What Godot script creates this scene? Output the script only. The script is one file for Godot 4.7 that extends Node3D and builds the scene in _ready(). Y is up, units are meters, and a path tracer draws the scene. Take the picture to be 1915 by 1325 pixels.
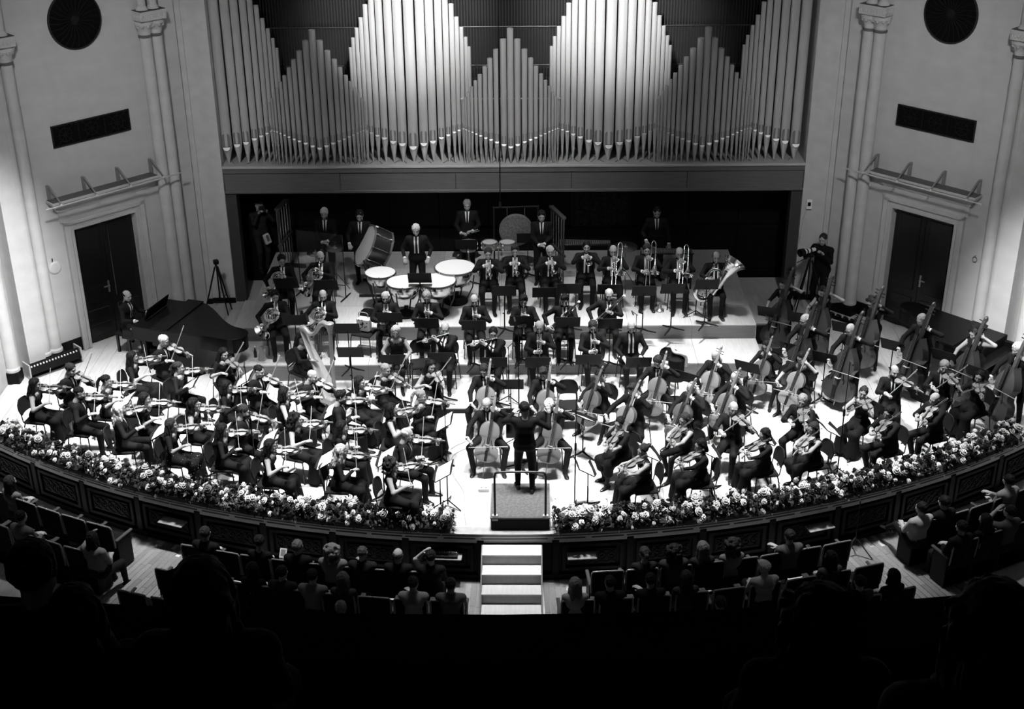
extends Node3D
# ---------------------------------------------------------------- lamps
func lamp(at: Vector3, aim: Vector3, energy: float, angle: float, size: float, label: String, blend := 0.6) -> void:
	var o := Node3D.new()
	o.name = numbered("stage_lamp")
	add_child(o)
	tag(o, label, "lamp", "stage lamps above the picture")
	o.look_at_from_position(at, aim, Vector3(0.01, 0.02, 1).normalized() if absf((aim - at).normalized().y) > 0.98 else Vector3.UP)
	var r := maxf(size * 0.5, 0.08)
	part(o, "housing", MB.new().lathe([Vector2(0.0, -0.35), Vector2(r * 0.8, -0.33), Vector2(r * 1.05, -0.05), Vector2(r * 1.1, 0.1), Vector2(r * 1.06, 0.1), Vector2(r * 1.0, -0.02)], Transform3D(Basis(Vector3.RIGHT, -PI / 2), Vector3.ZERO), 20).mesh(g(0.02, 0.5)))
	var em := StandardMaterial3D.new()
	em.albedo_color = Color(0.8, 0.8, 0.8)
	em.emission_enabled = true
	em.emission = Color(1, 1, 1)
	em.emission_energy_multiplier = 6.0
	part(o, "lens", MB.new().lathe([Vector2(r, 0.0), Vector2(0.0, 0.02)], Transform3D(Basis(Vector3.RIGHT, -PI / 2), Vector3.ZERO), 20).mesh(em))
	var l := SpotLight3D.new()
	l.name = "light"
	l.light_energy = energy
	l.spot_angle = angle
	l.spot_range = 60.0
	l.spot_attenuation = 2.0
	l.spot_angle_attenuation = blend
	l.light_size = size
	l.shadow_enabled = true
	l.position = Vector3(0, 0, -0.12)
	o.add_child(l)

func _ready() -> void:
	# camera
	var cam := Camera3D.new()
	cam.name = "view_camera"
	cam.fov = 29.43
	cam.near = 0.05
	cam.far = 200.0
	cam.transform = Transform3D(Basis(Vector3.UP, deg_to_rad(0.265)) * Basis(Vector3.RIGHT, deg_to_rad(-26.36)) * Basis(Vector3.BACK, deg_to_rad(-0.4436)), Vector3(0, 12.9, 0))
	add_child(cam)
	cam.current = true
	# environment: a closed dark hall
	var we := WorldEnvironment.new()
	we.name = "environment"
	var env := Environment.new()
	env.background_mode = Environment.BG_COLOR
	env.background_color = Color(0, 0, 0)
	env.tonemap_mode = Environment.TONE_MAPPER_LINEAR
	env.tonemap_exposure = 1.2
	env.sdfgi_enabled = true
	env.ssao_enabled = true
	env.ssil_enabled = true
	we.environment = env
	add_child(we)
	# the stage rig: soft top light, strongest over the middle of the stage
	for q in [[-2.3, -21.0, 190.0, "left of the conductor"], [0.0, -20.6, 190.0, "over the conductor"], [2.3, -21.0, 180.0, "right of the conductor"], [-5.4, -21.6, 300.0, "over the left violins"], [5.4, -21.6, 270.0, "over the violas"], [-2.9, -24.3, 170.0, "over the left woodwind"], [0.4, -24.4, 170.0, "over the middle woodwind"], [3.3, -24.4, 240.0, "over the right woodwind"], [-8.6, -23.0, 240.0, "over the far left desks"], [8.4, -23.0, 110.0, "over the basses"], [-8.2, -24.9, 60.0, "over the left grand piano"], [7.3, -24.9, 60.0, "over the back basses"], [1.6, -26.5, 85.0, "over the brass"], [-2.4, -26.5, 95.0, "over the kettledrums"]]:
		lamp(Vector3(q[0] * 0.85, 12.6, q[1] + 0.6), Vector3(q[0], 0, q[1]), q[2], 18.0 if q[1] > -24.0 else 15.0, 0.5, "round stage lamp in the rig %s" % q[3], 1.0)
	# organ lamps
	lamp(Vector3(-0.6, 13.4, -20.5), Vector3(-2.3, 7.4, -29.2), 310.0, 12.0, 0.25, "lamp aimed at the left great pipes", 0.8)
	lamp(Vector3(0.2, 13.4, -20.5), Vector3(1.9, 7.4, -29.2), 310.0, 12.0, 0.25, "lamp aimed at the right great pipes", 0.8)
	lamp(Vector3(-0.2, 13.4, -19.5), Vector3(-0.1, 4.2, -29.0), 170.0, 18.0, 0.3, "lamp aimed at the middle of the organ", 1.0)
	# side lamps on the outer columns
	lamp(Vector3(-5.0, 11.8, -16.0), Vector3(-11.1, 2.2, -24.9), 330.0, 10.0, 0.3, "lamp aimed at the left outer columns", 1.0)
	lamp(Vector3(5.0, 11.8, -16.0), Vector3(11.0, 0.8, -24.9), 330.0, 10.0, 0.3, "lamp aimed at the right outer columns", 1.0)
	# dim house lights under the ceiling
	for q in [[-5.5, -13.0, "left"], [5.5, -13.0, "right"]]:
		lamp(Vector3(q[0], 14.0, q[1]), Vector3(q[0] * 1.42, 4.6, -28.0), 92.0, 15.0, 0.6, "dim ceiling lamp of the %s side wall" % q[2], 1.0)
	body_mat = StandardMaterial3D.new()
	body_mat.vertex_color_use_as_albedo = true
	body_mat.roughness = 0.75
	body_mat.metallic_specular = 0.22
	build_shell()
	build_wall_fittings()
	build_organ()
	build_stage()
	build_players()
	build_percussion()
	build_extras()
	build_flowers()
	build_auditorium()
	for o in patterns:
		if is_instance_valid(o): o.free()
	patterns.clear()
	pose_cache.clear()
# ---------------------------------------------------------------- mesh helpers
class MB:
	var v := PackedVector3Array()
	var n := PackedVector3Array()
	var c := PackedColorArray()
	var ix := PackedInt32Array()
	var col := Color(1, 1, 1)
	func vert(p: Vector3, nn: Vector3) -> int:
		v.append(p); n.append(nn); c.append(col)
		return v.size() - 1
	func tri(a: int, b: int, d: int) -> void:
		ix.append(a); ix.append(d); ix.append(b)
	func quad(a: Vector3, b: Vector3, d: Vector3, e: Vector3) -> void:
		var nn := (b - a).cross(d - a).normalized()
		var i := vert(a, nn)
		vert(b, nn); vert(d, nn); vert(e, nn)
		tri(i, i + 1, i + 2); tri(i, i + 2, i + 3)
	func box(t: Transform3D, s: Vector3, taper := 1.0) -> MB:
		var h := s * 0.5
		var p: Array = []
		for k in 8:
			var y := h.y if (k & 2) else -h.y
			var q := taper if (k & 2) else 1.0
			p.append(t * Vector3((h.x if (k & 1) else -h.x) * q, y, (h.z if (k & 4) else -h.z) * q))
		quad(p[4], p[5], p[7], p[6]); quad(p[1], p[0], p[2], p[3])
		quad(p[5], p[1], p[3], p[7]); quad(p[0], p[4], p[6], p[2])
		quad(p[6], p[7], p[3], p[2]); quad(p[0], p[1], p[5], p[4])
		return self
	func bx(cx: float, cy: float, cz: float, sx: float, sy: float, sz: float) -> MB:
		return box(Transform3D(Basis(), Vector3(cx, cy, cz)), Vector3(sx, sy, sz))
	# chamfered box
	func cbox(t: Transform3D, s: Vector3, b: float) -> MB:
		var h := s * 0.5
		var poly := PackedVector2Array([Vector2(-h.x + b, -h.z), Vector2(h.x - b, -h.z), Vector2(h.x, -h.z + b), Vector2(h.x, h.z - b), Vector2(h.x - b, h.z), Vector2(-h.x + b, h.z), Vector2(-h.x, h.z - b), Vector2(-h.x, -h.z + b)])
		return prism(poly, -h.y, h.y, t, b)
	# polygon in XZ extruded along Y; bevel insets the top and bottom rims
	func prism(poly: PackedVector2Array, y0: float, y1: float, t: Transform3D, bev := 0.0) -> MB:
		var m := poly.size()
		var area := 0.0
		var area_flip := false
		var ctr := Vector2.ZERO
		for i in m:
			area += poly[i].cross(poly[(i + 1) % m])
			ctr += poly[i] / m
		if t.basis.determinant() < 0.0: area_flip = true
		var ring: Array = []
		var levels := [[y0, 0.0], [y1, 0.0]]
		if bev > 0.0:
			levels = [[y0, bev], [y0 + bev, 0.0], [y1 - bev, 0.0], [y1, bev]]
		for lv in levels:
			var r: Array = []
			for i in m:
				var q := poly[i]
				if lv[1] > 0.0:
					var e0 := (poly[i] - poly[(i + m - 1) % m]).normalized()
					var e1 := (poly[(i + 1) % m] - poly[i]).normalized()
					var nv := Vector2(-(e0.y + e1.y), e0.x + e1.x)
					if area < 0: nv = -nv
					q = q + nv.normalized() * lv[1]
				r.append(t * Vector3(q.x, lv[0], q.y))
			ring.append(r)
		for k in ring.size() - 1:
			for i in m:
				var j := (i + 1) % m
				if (area > 0) != area_flip: quad(ring[k][j], ring[k][i], ring[k + 1][i], ring[k + 1][j])
				else: quad(ring[k][i], ring[k][j], ring[k + 1][j], ring[k + 1][i])
		var tris := Geometry2D.triangulate_polygon(poly)
		for side in 2:
			var r: Array = ring[ring.size() - 1] if side == 1 else ring[0]
			var nn := (t.basis.y if side == 1 else -t.basis.y).normalized()
			var base := v.size()
			for p in r: vert(p, nn)
			for k in range(0, tris.size(), 3):
				var a: Vector3 = r[tris[k]]
				var b: Vector3 = r[tris[k + 1]]
				var d: Vector3 = r[tris[k + 2]]
				if (b - a).cross(d - a).dot(nn) > 0: tri(base + tris[k], base + tris[k + 1], base + tris[k + 2])
				else: tri(base + tris[k], base + tris[k + 2], base + tris[k + 1])
		return self
	func tube(pts: Array, rad, sides := 6, caps := true, closed := false) -> MB:
		var m := pts.size()
		var up := Vector3.ZERO
		var base := v.size()
		for i in m:
			var a: Vector3 = pts[(i + m - 1) % m] if closed else pts[maxi(i - 1, 0)]
			var b: Vector3 = pts[(i + 1) % m] if closed else pts[mini(i + 1, m - 1)]
			var d := (b - a).normalized()
			if up == Vector3.ZERO:
				up = d.cross(Vector3(0.31, 0.2, 0.93)).normalized()
				if up.length() < 0.1: up = d.cross(Vector3.UP).normalized()
			up = (up - d * up.dot(d)).normalized()
			var w := d.cross(up)
			var r: float = rad if (rad is float or rad is int) else rad[i]
			for k in sides:
				var an := TAU * k / sides
				var nn := up * cos(an) + w * sin(an)
				vert(pts[i] + nn * r, nn)
		for i in (m if closed else m - 1):
			var i2 := (i + 1) % m
			for k in sides:
				var k2 := (k + 1) % sides
				var a := base + i * sides + k
				var b := base + i * sides + k2
				var d := base + i2 * sides + k2
				var e := base + i2 * sides + k
				tri(a, b, d); tri(a, d, e)
		if caps and not closed:
			for s in 2:
				var i := 0 if s == 0 else m - 1
				var nn: Vector3 = (pts[0] - pts[1]).normalized() if s == 0 else (pts[m - 1] - pts[m - 2]).normalized()
				var c0 := vert(pts[i], nn)
				for k in sides: vert(v[base + i * sides + k], nn)
				for k in sides:
					if s == 0: tri(c0, c0 + 1 + (k + 1) % sides, c0 + 1 + k)
					else: tri(c0, c0 + 1 + k, c0 + 1 + (k + 1) % sides)
		return self
	func rod(a: Vector3, b: Vector3, r: float, sides := 6) -> MB:
		return tube([a, b], r, sides)
	# profile of (radius, y)
	func lathe(prof: Array, t: Transform3D, sides := 16) -> MB:
		for i in prof.size() - 1:
			var p: Vector2 = prof[i]
			var q: Vector2 = prof[i + 1]
			if p.distance_to(q) < 1e-6: continue
			var nn2 := Vector2(q.y - p.y, -(q.x - p.x)).normalized()
			var base := v.size()
			for k in sides:
				var an := TAU * k / sides
				var dir := Vector3(cos(an), 0, sin(an))
				var nn := (t.basis * (dir * nn2.x + Vector3(0, nn2.y, 0))).normalized()
				vert(t * (dir * p.x + Vector3(0, p.y, 0)), nn)
				vert(t * (dir * q.x + Vector3(0, q.y, 0)), nn)
			for k in sides:
				var a := base + 2 * k
				var b := base + 2 * ((k + 1) % sides)
				tri(a, a + 1, b + 1); tri(a, b + 1, b)
		return self
	func ball(t: Transform3D, r: Vector3, rows := 6, cols := 8) -> MB:
		var base := v.size()
		for i in rows + 1:
			var th := PI * i / rows
			for k in cols:
				var ph := TAU * k / cols
				var u := Vector3(sin(th) * cos(ph), cos(th), sin(th) * sin(ph))
				vert(t * (u * r), (t.basis * (u / r)).normalized())
		for i in rows:
			for k in cols:
				var k2 := (k + 1) % cols
				var a := base + i * cols + k
				var b := base + i * cols + k2
				var d := base + (i + 1) * cols + k2
				var e := base + (i + 1) * cols + k
				tri(a, b, d); tri(a, d, e)
		return self
	# grid of points with smooth normals, rows x cols
	func grid(p: Array, flip := false) -> MB:
		var rows := p.size()
		var cols: int = p[0].size()
		var base := v.size()
		for i in rows:
			for k in cols:
				var du: Vector3 = p[i][mini(k + 1, cols - 1)] - p[i][maxi(k - 1, 0)]
				var dv: Vector3 = p[mini(i + 1, rows - 1)][k] - p[maxi(i - 1, 0)][k]
				var nn := du.cross(dv).normalized()
				vert(p[i][k], -nn if flip else nn)
		for i in rows - 1:
			for k in cols - 1:
				var a := base + i * cols + k
				if flip:
					tri(a, a + cols + 1, a + 1); tri(a, a + cols, a + cols + 1)
				else:
					tri(a, a + 1, a + cols + 1); tri(a, a + cols + 1, a + cols)
		return self
	func add(o: MB, t: Transform3D, mirror := false) -> MB:
		var base := v.size()
		var nb := t.basis.inverse().transposed()
		for i in o.v.size():
			v.append(t * o.v[i]); n.append((nb * o.n[i]).normalized()); c.append(o.c[i])
		for i in range(0, o.ix.size(), 3):
			ix.append(base + o.ix[i])
			if mirror:
				ix.append(base + o.ix[i + 2]); ix.append(base + o.ix[i + 1])
			else:
				ix.append(base + o.ix[i + 1]); ix.append(base + o.ix[i + 2])
		return self
	func mesh(mat: Material, colors := false) -> ArrayMesh:
		var arr := []
		arr.resize(Mesh.ARRAY_MAX)
		arr[Mesh.ARRAY_VERTEX] = v
		arr[Mesh.ARRAY_NORMAL] = n
		if colors: arr[Mesh.ARRAY_COLOR] = c
		arr[Mesh.ARRAY_INDEX] = ix
		var am := ArrayMesh.new()
		am.add_surface_from_arrays(Mesh.PRIMITIVE_TRIANGLES, arr)
		am.surface_set_material(0, mat)
		return am

# ---------------------------------------------------------------- distance field meshed as surface nets
class Field:
	var o: Vector3
	var h: float
	var nx: int
	var ny: int
	var nz: int
	var d := PackedFloat32Array()
	var lab := PackedByteArray()
	func _init(lo: Vector3, hi: Vector3, cell: float) -> void:
		o = lo; h = cell
		nx = int(ceil((hi.x - lo.x) / cell)) + 1
		ny = int(ceil((hi.y - lo.y) / cell)) + 1
		nz = int(ceil((hi.z - lo.z) / cell)) + 1
		d.resize(nx * ny * nz); d.fill(1.0)
		lab.resize(nx * ny * nz)
	func cap(a: Vector3, b: Vector3, ra: float, rb: float, k: float, label := 0) -> void:
		var m := maxf(ra, rb) + maxf(k, 0.0) + h * 1.7
		var lo := (a.min(b) - Vector3.ONE * m - o) / h
		var hi := (a.max(b) + Vector3.ONE * m - o) / h
		var ab := b - a
		var l2 := maxf(ab.length_squared(), 1e-9)
		var dr := rb - ra
		var x1 := mini(int(hi.x), nx - 1)
		var x0 := maxi(int(lo.x), 0)
		for z in range(maxi(int(lo.z), 0), mini(int(hi.z), nz - 1) + 1):
			for y in range(maxi(int(lo.y), 0), mini(int(hi.y), ny - 1) + 1):
				var i := (z * ny + y) * nx + x0
				var p := Vector3(o.x + x0 * h, o.y + y * h, o.z + z * h) - a
				for x in range(x0, x1 + 1):
					var t := clampf(p.dot(ab) / l2, 0.0, 1.0)
					var q := (p - ab * t).length() - ra - dr * t
					var w := d[i]
					if q < w + k:
						var e := k - absf(q - w)
						if q < w:
							lab[i] = label
							w = q
						if e > 0.0: w -= e * e / (4.0 * k)
						d[i] = w
					i += 1
					p.x += h
	func ell(ctr: Vector3, r: Vector3, k: float, label := 0, sub := false) -> void:
		var m := k + h * 1.7
		var lo := (ctr - r - Vector3.ONE * m - o) / h
		var hi := (ctr + r + Vector3.ONE * m - o) / h
		var r2 := r * r
		for z in range(maxi(int(lo.z), 0), mini(int(hi.z), nz - 1) + 1):
			for y in range(maxi(int(lo.y), 0), mini(int(hi.y), ny - 1) + 1):
				for x in range(maxi(int(lo.x), 0), mini(int(hi.x), nx - 1) + 1):
					var i := (z * ny + y) * nx + x
					var p := o + Vector3(x, y, z) * h - ctr
					var k0 := (p / r).length()
					var k1 := maxf((p / r2).length(), 1e-6)
					var q := k0 * (k0 - 1.0) / k1
					if k0 < 0.05: q = -minf(r.x, minf(r.y, r.z))
					var w := d[i]
					if sub:
						if -q > w - k:
							var e := k - absf(-q - w)
							if -q > w: w = -q
							if e > 0.0: w += e * e / (4.0 * k)
							d[i] = w
					elif q < w + k:
						var e := k - absf(q - w)
						if q < w:
							lab[i] = label
							w = q
						if e > 0.0: w -= e * e / (4.0 * k)
						d[i] = w
	func cut(p0: Vector3, nn: Vector3) -> void:   # keeps the side against nn
		for z in nz:
			for y in ny:
				for x in nx:
					var i := (z * ny + y) * nx + x
					d[i] = maxf(d[i], (o + Vector3(x, y, z) * h - p0).dot(nn))
	func at(p: Vector3) -> float:
		var q := (p - o) / h
		var x := int(q.x)
		var y := int(q.y)
		var z := int(q.z)
		if x < 0 or y < 0 or z < 0 or x >= nx - 1 or y >= ny - 1 or z >= nz - 1: return 1.0
		var f := q - Vector3(x, y, z)
		var i := (z * ny + y) * nx + x
		var s := nx * ny
		var a := lerpf(lerpf(d[i], d[i + 1], f.x), lerpf(d[i + nx], d[i + nx + 1], f.x), f.y)
		var b := lerpf(lerpf(d[i + s], d[i + s + 1], f.x), lerpf(d[i + s + nx], d[i + s + nx + 1], f.x), f.y)
		return lerpf(a, b, f.z)
	func hit(p: Vector3, dir: Vector3, far := 0.6) -> Vector3:
		var t := 0.0
		while t < far:
			var q := at(p + dir * t)
			if q < 0.002: break
			t += clampf(q, 0.003, 0.03)
		return p + dir * t
	func nets(mb: MB, cols: Array) -> void:
		var s := nx * ny
		var vi := PackedInt32Array()
		vi.resize(nx * ny * nz); vi.fill(-1)
		var lim := h * 1.9
		var offs := [0, 1, nx, nx + 1, s, s + 1, s + nx, s + nx + 1]
		for z in nz - 1:
			for y in ny - 1:
				var i := (z * ny + y) * nx
				for x in nx - 1:
					var d0 := d[i]
					if d0 < lim and d0 > -lim:
						var d1 := d[i + 1]
						var d2 := d[i + nx]
						var d3 := d[i + nx + 1]
						var d4 := d[i + s]
						var d5 := d[i + s + 1]
						var d6 := d[i + s + nx]
						var d7 := d[i + s + nx + 1]
						var m := int(d0 < 0) + int(d1 < 0) + int(d2 < 0) + int(d3 < 0) + int(d4 < 0) + int(d5 < 0) + int(d6 < 0) + int(d7 < 0)
						if m > 0 and m < 8:
							var g := Vector3(d1 + d3 + d5 + d7 - d0 - d2 - d4 - d6, d2 + d3 + d6 + d7 - d0 - d1 - d4 - d5, d4 + d5 + d6 + d7 - d0 - d1 - d2 - d3)
							var gl := g.length()
							var mean := (d0 + d1 + d2 + d3 + d4 + d5 + d6 + d7) * 0.125
							var p := Vector3(0.5, 0.5, 0.5)
							if gl > 1e-7:
								# g/4 is the gradient per cell
								p -= g * (4.0 * mean / (gl * gl))
								p = p.clamp(Vector3.ZERO, Vector3.ONE)
								g /= gl
							mb.col = cols[lab[i + offs[0 if p.x < 0.5 else 1] + (nx if p.y >= 0.5 else 0) + (s if p.z >= 0.5 else 0)]]
							vi[i] = mb.vert(o + (Vector3(x, y, z) + p) * h, g)
					i += 1
		for z in range(1, nz - 1):
			for y in range(1, ny - 1):
				var i := (z * ny + y) * nx
				for x in range(1, nx - 1):
					var q := i + x
					if vi[q] < 0: continue
					var a := d[q] < 0.0
					if a != (d[q + 1] < 0.0): _q(mb, vi[q], vi[q - nx], vi[q - nx - s], vi[q - s], a)
					if a != (d[q + nx] < 0.0): _q(mb, vi[q], vi[q - s], vi[q - s - 1], vi[q - 1], a)
					if a != (d[q + s] < 0.0): _q(mb, vi[q], vi[q - 1], vi[q - 1 - nx], vi[q - nx], a)
	func _q(mb: MB, a: int, b: int, e: int, g: int, fl: bool) -> void:
		if a < 0 or b < 0 or e < 0 or g < 0: return
		if fl:
			mb.tri(a, b, e); mb.tri(a, e, g)
		else:
			mb.tri(a, e, b); mb.tri(a, g, e)

# ---------------------------------------------------------------- scene helpers
var used := {}
var mats := {}
func numbered(called: String) -> String:
	var k: int = used.get(called, 0)
	used[called] = k + 1
	return called if k == 0 else "%s_%03d" % [called, k]
func g(v: float, rough := 0.7, metal := 0.0, coat := 0.0) -> StandardMaterial3D:
	# a neutral grey of linear reflectance v
	var key := "%.4f/%.2f/%.2f/%.2f" % [v, rough, metal, coat]
	if mats.has(key): return mats[key]
	var m := StandardMaterial3D.new()
	m.albedo_color = Color(v, v, v).linear_to_srgb()
	m.roughness = rough
	m.metallic = metal
	if v < 0.05 and metal < 0.5 and rough >= 0.4: m.metallic_specular = 0.2
	elif rough >= 0.55 and metal < 0.2: m.metallic_specular = 0.35
	if coat > 0.0:
		m.clearcoat_enabled = true
		m.clearcoat = coat
		m.clearcoat_roughness = 0.12
	mats[key] = m
	return m
func child_name(p: Node, called: String) -> String:
	var used_names := {}
	for k in p.get_children(): used_names[String(k.name)] = true
	if not used_names.has(called): return called
	var i := 1
	while used_names.has("%s_%03d" % [called, i]): i += 1
	return "%s_%03d" % [called, i]
func part(p: Node, called: String, mesh: Mesh, t := Transform3D.IDENTITY, label := "") -> MeshInstance3D:
	var o := MeshInstance3D.new()
	o.mesh = mesh
	o.transform = t
	o.name = child_name(p, called)
	p.add_child(o, true)
	if label != "": o.set_meta("label", label)
	return o
var patterns: Array = []
func proto() -> Node3D:
	var o := Node3D.new()
	patterns.append(o)
	return o
func tag(o: Node, label: String, category: String, group := "", kind := "") -> Node:
	if label != "": o.set_meta("label", label)
	if category != "": o.set_meta("category", category)
	if group != "": o.set_meta("group", group)
	if kind != "": o.set_meta("kind", kind)
	return o
func put(p: Node3D, called: String, t: Transform3D, label: String, category: String, group := "") -> Node3D:
	var o: Node3D = p.duplicate()
	o.name = numbered(called)
	add_child(o)
	o.transform = t
	tag(o, label, category, group)
	return o
func struct(called: String, mesh: Mesh, label: String, t := Transform3D.IDENTITY) -> MeshInstance3D:
	var o := MeshInstance3D.new()
	o.mesh = mesh
	o.transform = t
	o.name = numbered(called)
	add_child(o)
	tag(o, label, "", "", "structure")
	return o
func xf(x: float, y: float, z: float, deg := 0.0, sc := 1.0) -> Transform3D:
	return Transform3D(Basis(Vector3.UP, deg_to_rad(deg)).scaled(Vector3.ONE * sc), Vector3(x, y, z))
func frame(zdir: Vector3, ydir: Vector3, org: Vector3) -> Transform3D:
	var z := zdir.normalized()
	var x := ydir.cross(z).normalized()
	return Transform3D(Basis(x, z.cross(x), z), org)
# ---------------------------------------------------------------- people
const SKIN := 0.36
var body_mat: StandardMaterial3D
var hand_cache := {}
var head_cache := {}
var hair_cache := {}
func ik(a: Vector3, t: Vector3, l1: float, l2: float, hint: Vector3) -> Vector3:
	var d := clampf((t - a).length(), 0.05, (l1 + l2) * 0.995)
	var u := (t - a).normalized()
	var x := clampf((l1 * l1 - l2 * l2 + d * d) / (2.0 * d), -l1, l1)
	var hh := sqrt(maxf(l1 * l1 - x * x, 0.0))
	var w := (hint - u * hint.dot(u)).normalized()
	return a + u * x + w * hh
func reach(a: Vector3, t: Vector3, lim: float) -> Vector3:
	var d := t - a
	return t if d.length() < lim else a + d.normalized() * lim
func gc(v: float) -> Color: return Color(v, v, v)

func hand_mesh(kind: String) -> MB:
	if hand_cache.has(kind): return hand_cache[kind]
	var fd := Field.new(Vector3(-0.07, -0.11, -0.035), Vector3(0.085, 0.06, 0.22), 0.0058)
	fd.cap(Vector3(0, 0, -0.03), Vector3(0, 0, 0.03), 0.027, 0.03, 0.01)
	fd.cap(Vector3(-0.024, 0, 0.02), Vector3(-0.03, 0, 0.085), 0.016, 0.014, 0.012)
	fd.cap(Vector3(0.0, 0, 0.02), Vector3(0.0, 0.003, 0.092), 0.017, 0.014, 0.012)
	fd.cap(Vector3(0.02, 0, 0.02), Vector3(0.028, 0.002, 0.09), 0.016, 0.014, 0.012)
	var curl := 1.0 if kind == "grip" else 0.35
	for i in 4:
		var x := -0.033 + i * 0.0215
		var ln: float = [0.028, 0.034, 0.037, 0.033][i]
		var p := Vector3(x, 0.001, 0.088 + (0.004 if i in [1, 2] else 0.0))
		var an := -0.35 * curl
		var r := 0.0092
		for j in 3:
			var q := p + Vector3((x) * 0.03, sin(an), cos(an)).normalized() * ln
			fd.cap(p, q, r, r - 0.0008, 0.004)
			p = q; r -= 0.0008
			an -= 1.05 * curl
			ln *= 0.78
	var th := Vector3(0.03, -0.006, 0.025)
	var tp := Vector3(0.06, -0.018 - 0.012 * curl, 0.058)
	fd.cap(th, tp, 0.0145, 0.0115, 0.008)
	fd.cap(tp, tp + Vector3(0.004 - 0.022 * curl, -0.012 * curl, 0.036), 0.0108, 0.0088, 0.004)
	var mb := MB.new()
	fd.nets(mb, [gc(SKIN)])
	hand_cache[kind] = mb
	return mb

func head_mesh(kind: String) -> MB:
	if head_cache.has(kind): return head_cache[kind]
	var f := kind == "f"
	var fd := Field.new(Vector3(-0.1, -0.2, -0.13), Vector3(0.1, 0.135, 0.135), 0.0075)
	fd.ell(Vector3(0, 0.03, -0.014), Vector3(0.076, 0.088, 0.098), 0.01)
	fd.ell(Vector3(0, -0.03, 0.026), Vector3(0.058 if f else 0.062, 0.08, 0.068), 0.03)
	fd.ell(Vector3(0, -0.088, 0.06), Vector3(0.026 if f else 0.033, 0.022, 0.024), 0.03)
	fd.cap(Vector3(-0.045, -0.06, 0.0), Vector3(0.045, -0.06, 0.0), 0.026, 0.026, 0.03)
	fd.cap(Vector3(-0.034, 0.03, 0.074), Vector3(0.034, 0.03, 0.074), 0.014, 0.014, 0.015)
	for s in [-1.0, 1.0]:
		fd.ell(Vector3(s * 0.031, 0.006, 0.099), Vector3(0.019, 0.013, 0.016), 0.01, 0, true)
		fd.ell(Vector3(s * 0.038, -0.03, 0.068), Vector3(0.02, 0.02, 0.02), 0.02)
		fd.cap(Vector3(s * 0.079, 0.014, -0.012), Vector3(s * 0.076, -0.022, -0.004), 0.014, 0.009, 0.006)
	fd.cap(Vector3(0, 0.012, 0.088), Vector3(0, -0.028, 0.106), 0.009, 0.013, 0.012)
	fd.cap(Vector3(-0.011, -0.033, 0.094), Vector3(0.011, -0.033, 0.094), 0.009, 0.009, 0.008)
	fd.cap(Vector3(-0.017, -0.056, 0.083), Vector3(0.017, -0.056, 0.083), 0.009, 0.009, 0.006, 2)
	fd.cap(Vector3(-0.015, -0.067, 0.082), Vector3(0.015, -0.067, 0.082), 0.009, 0.009, 0.006, 2)
	for s in [-1.0, 1.0]:
		fd.ell(Vector3(s * 0.031, 0.006, 0.077), Vector3(0.015, 0.009, 0.012), 0.003, 1)
		fd.cap(Vector3(s * 0.018, 0.031, 0.088), Vector3(s * 0.046, 0.031, 0.077), 0.006, 0.005, 0.002, 3)
	fd.cap(Vector3(0, -0.05, -0.014), Vector3(0, -0.18, -0.034), 0.046 if f else 0.054, 0.05 if f else 0.06, 0.02)
	var mb := MB.new()
	fd.nets(mb, [gc(SKIN), gc(0.05), gc(0.22), gc(0.07)])
	head_cache[kind] = mb
	return mb

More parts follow.
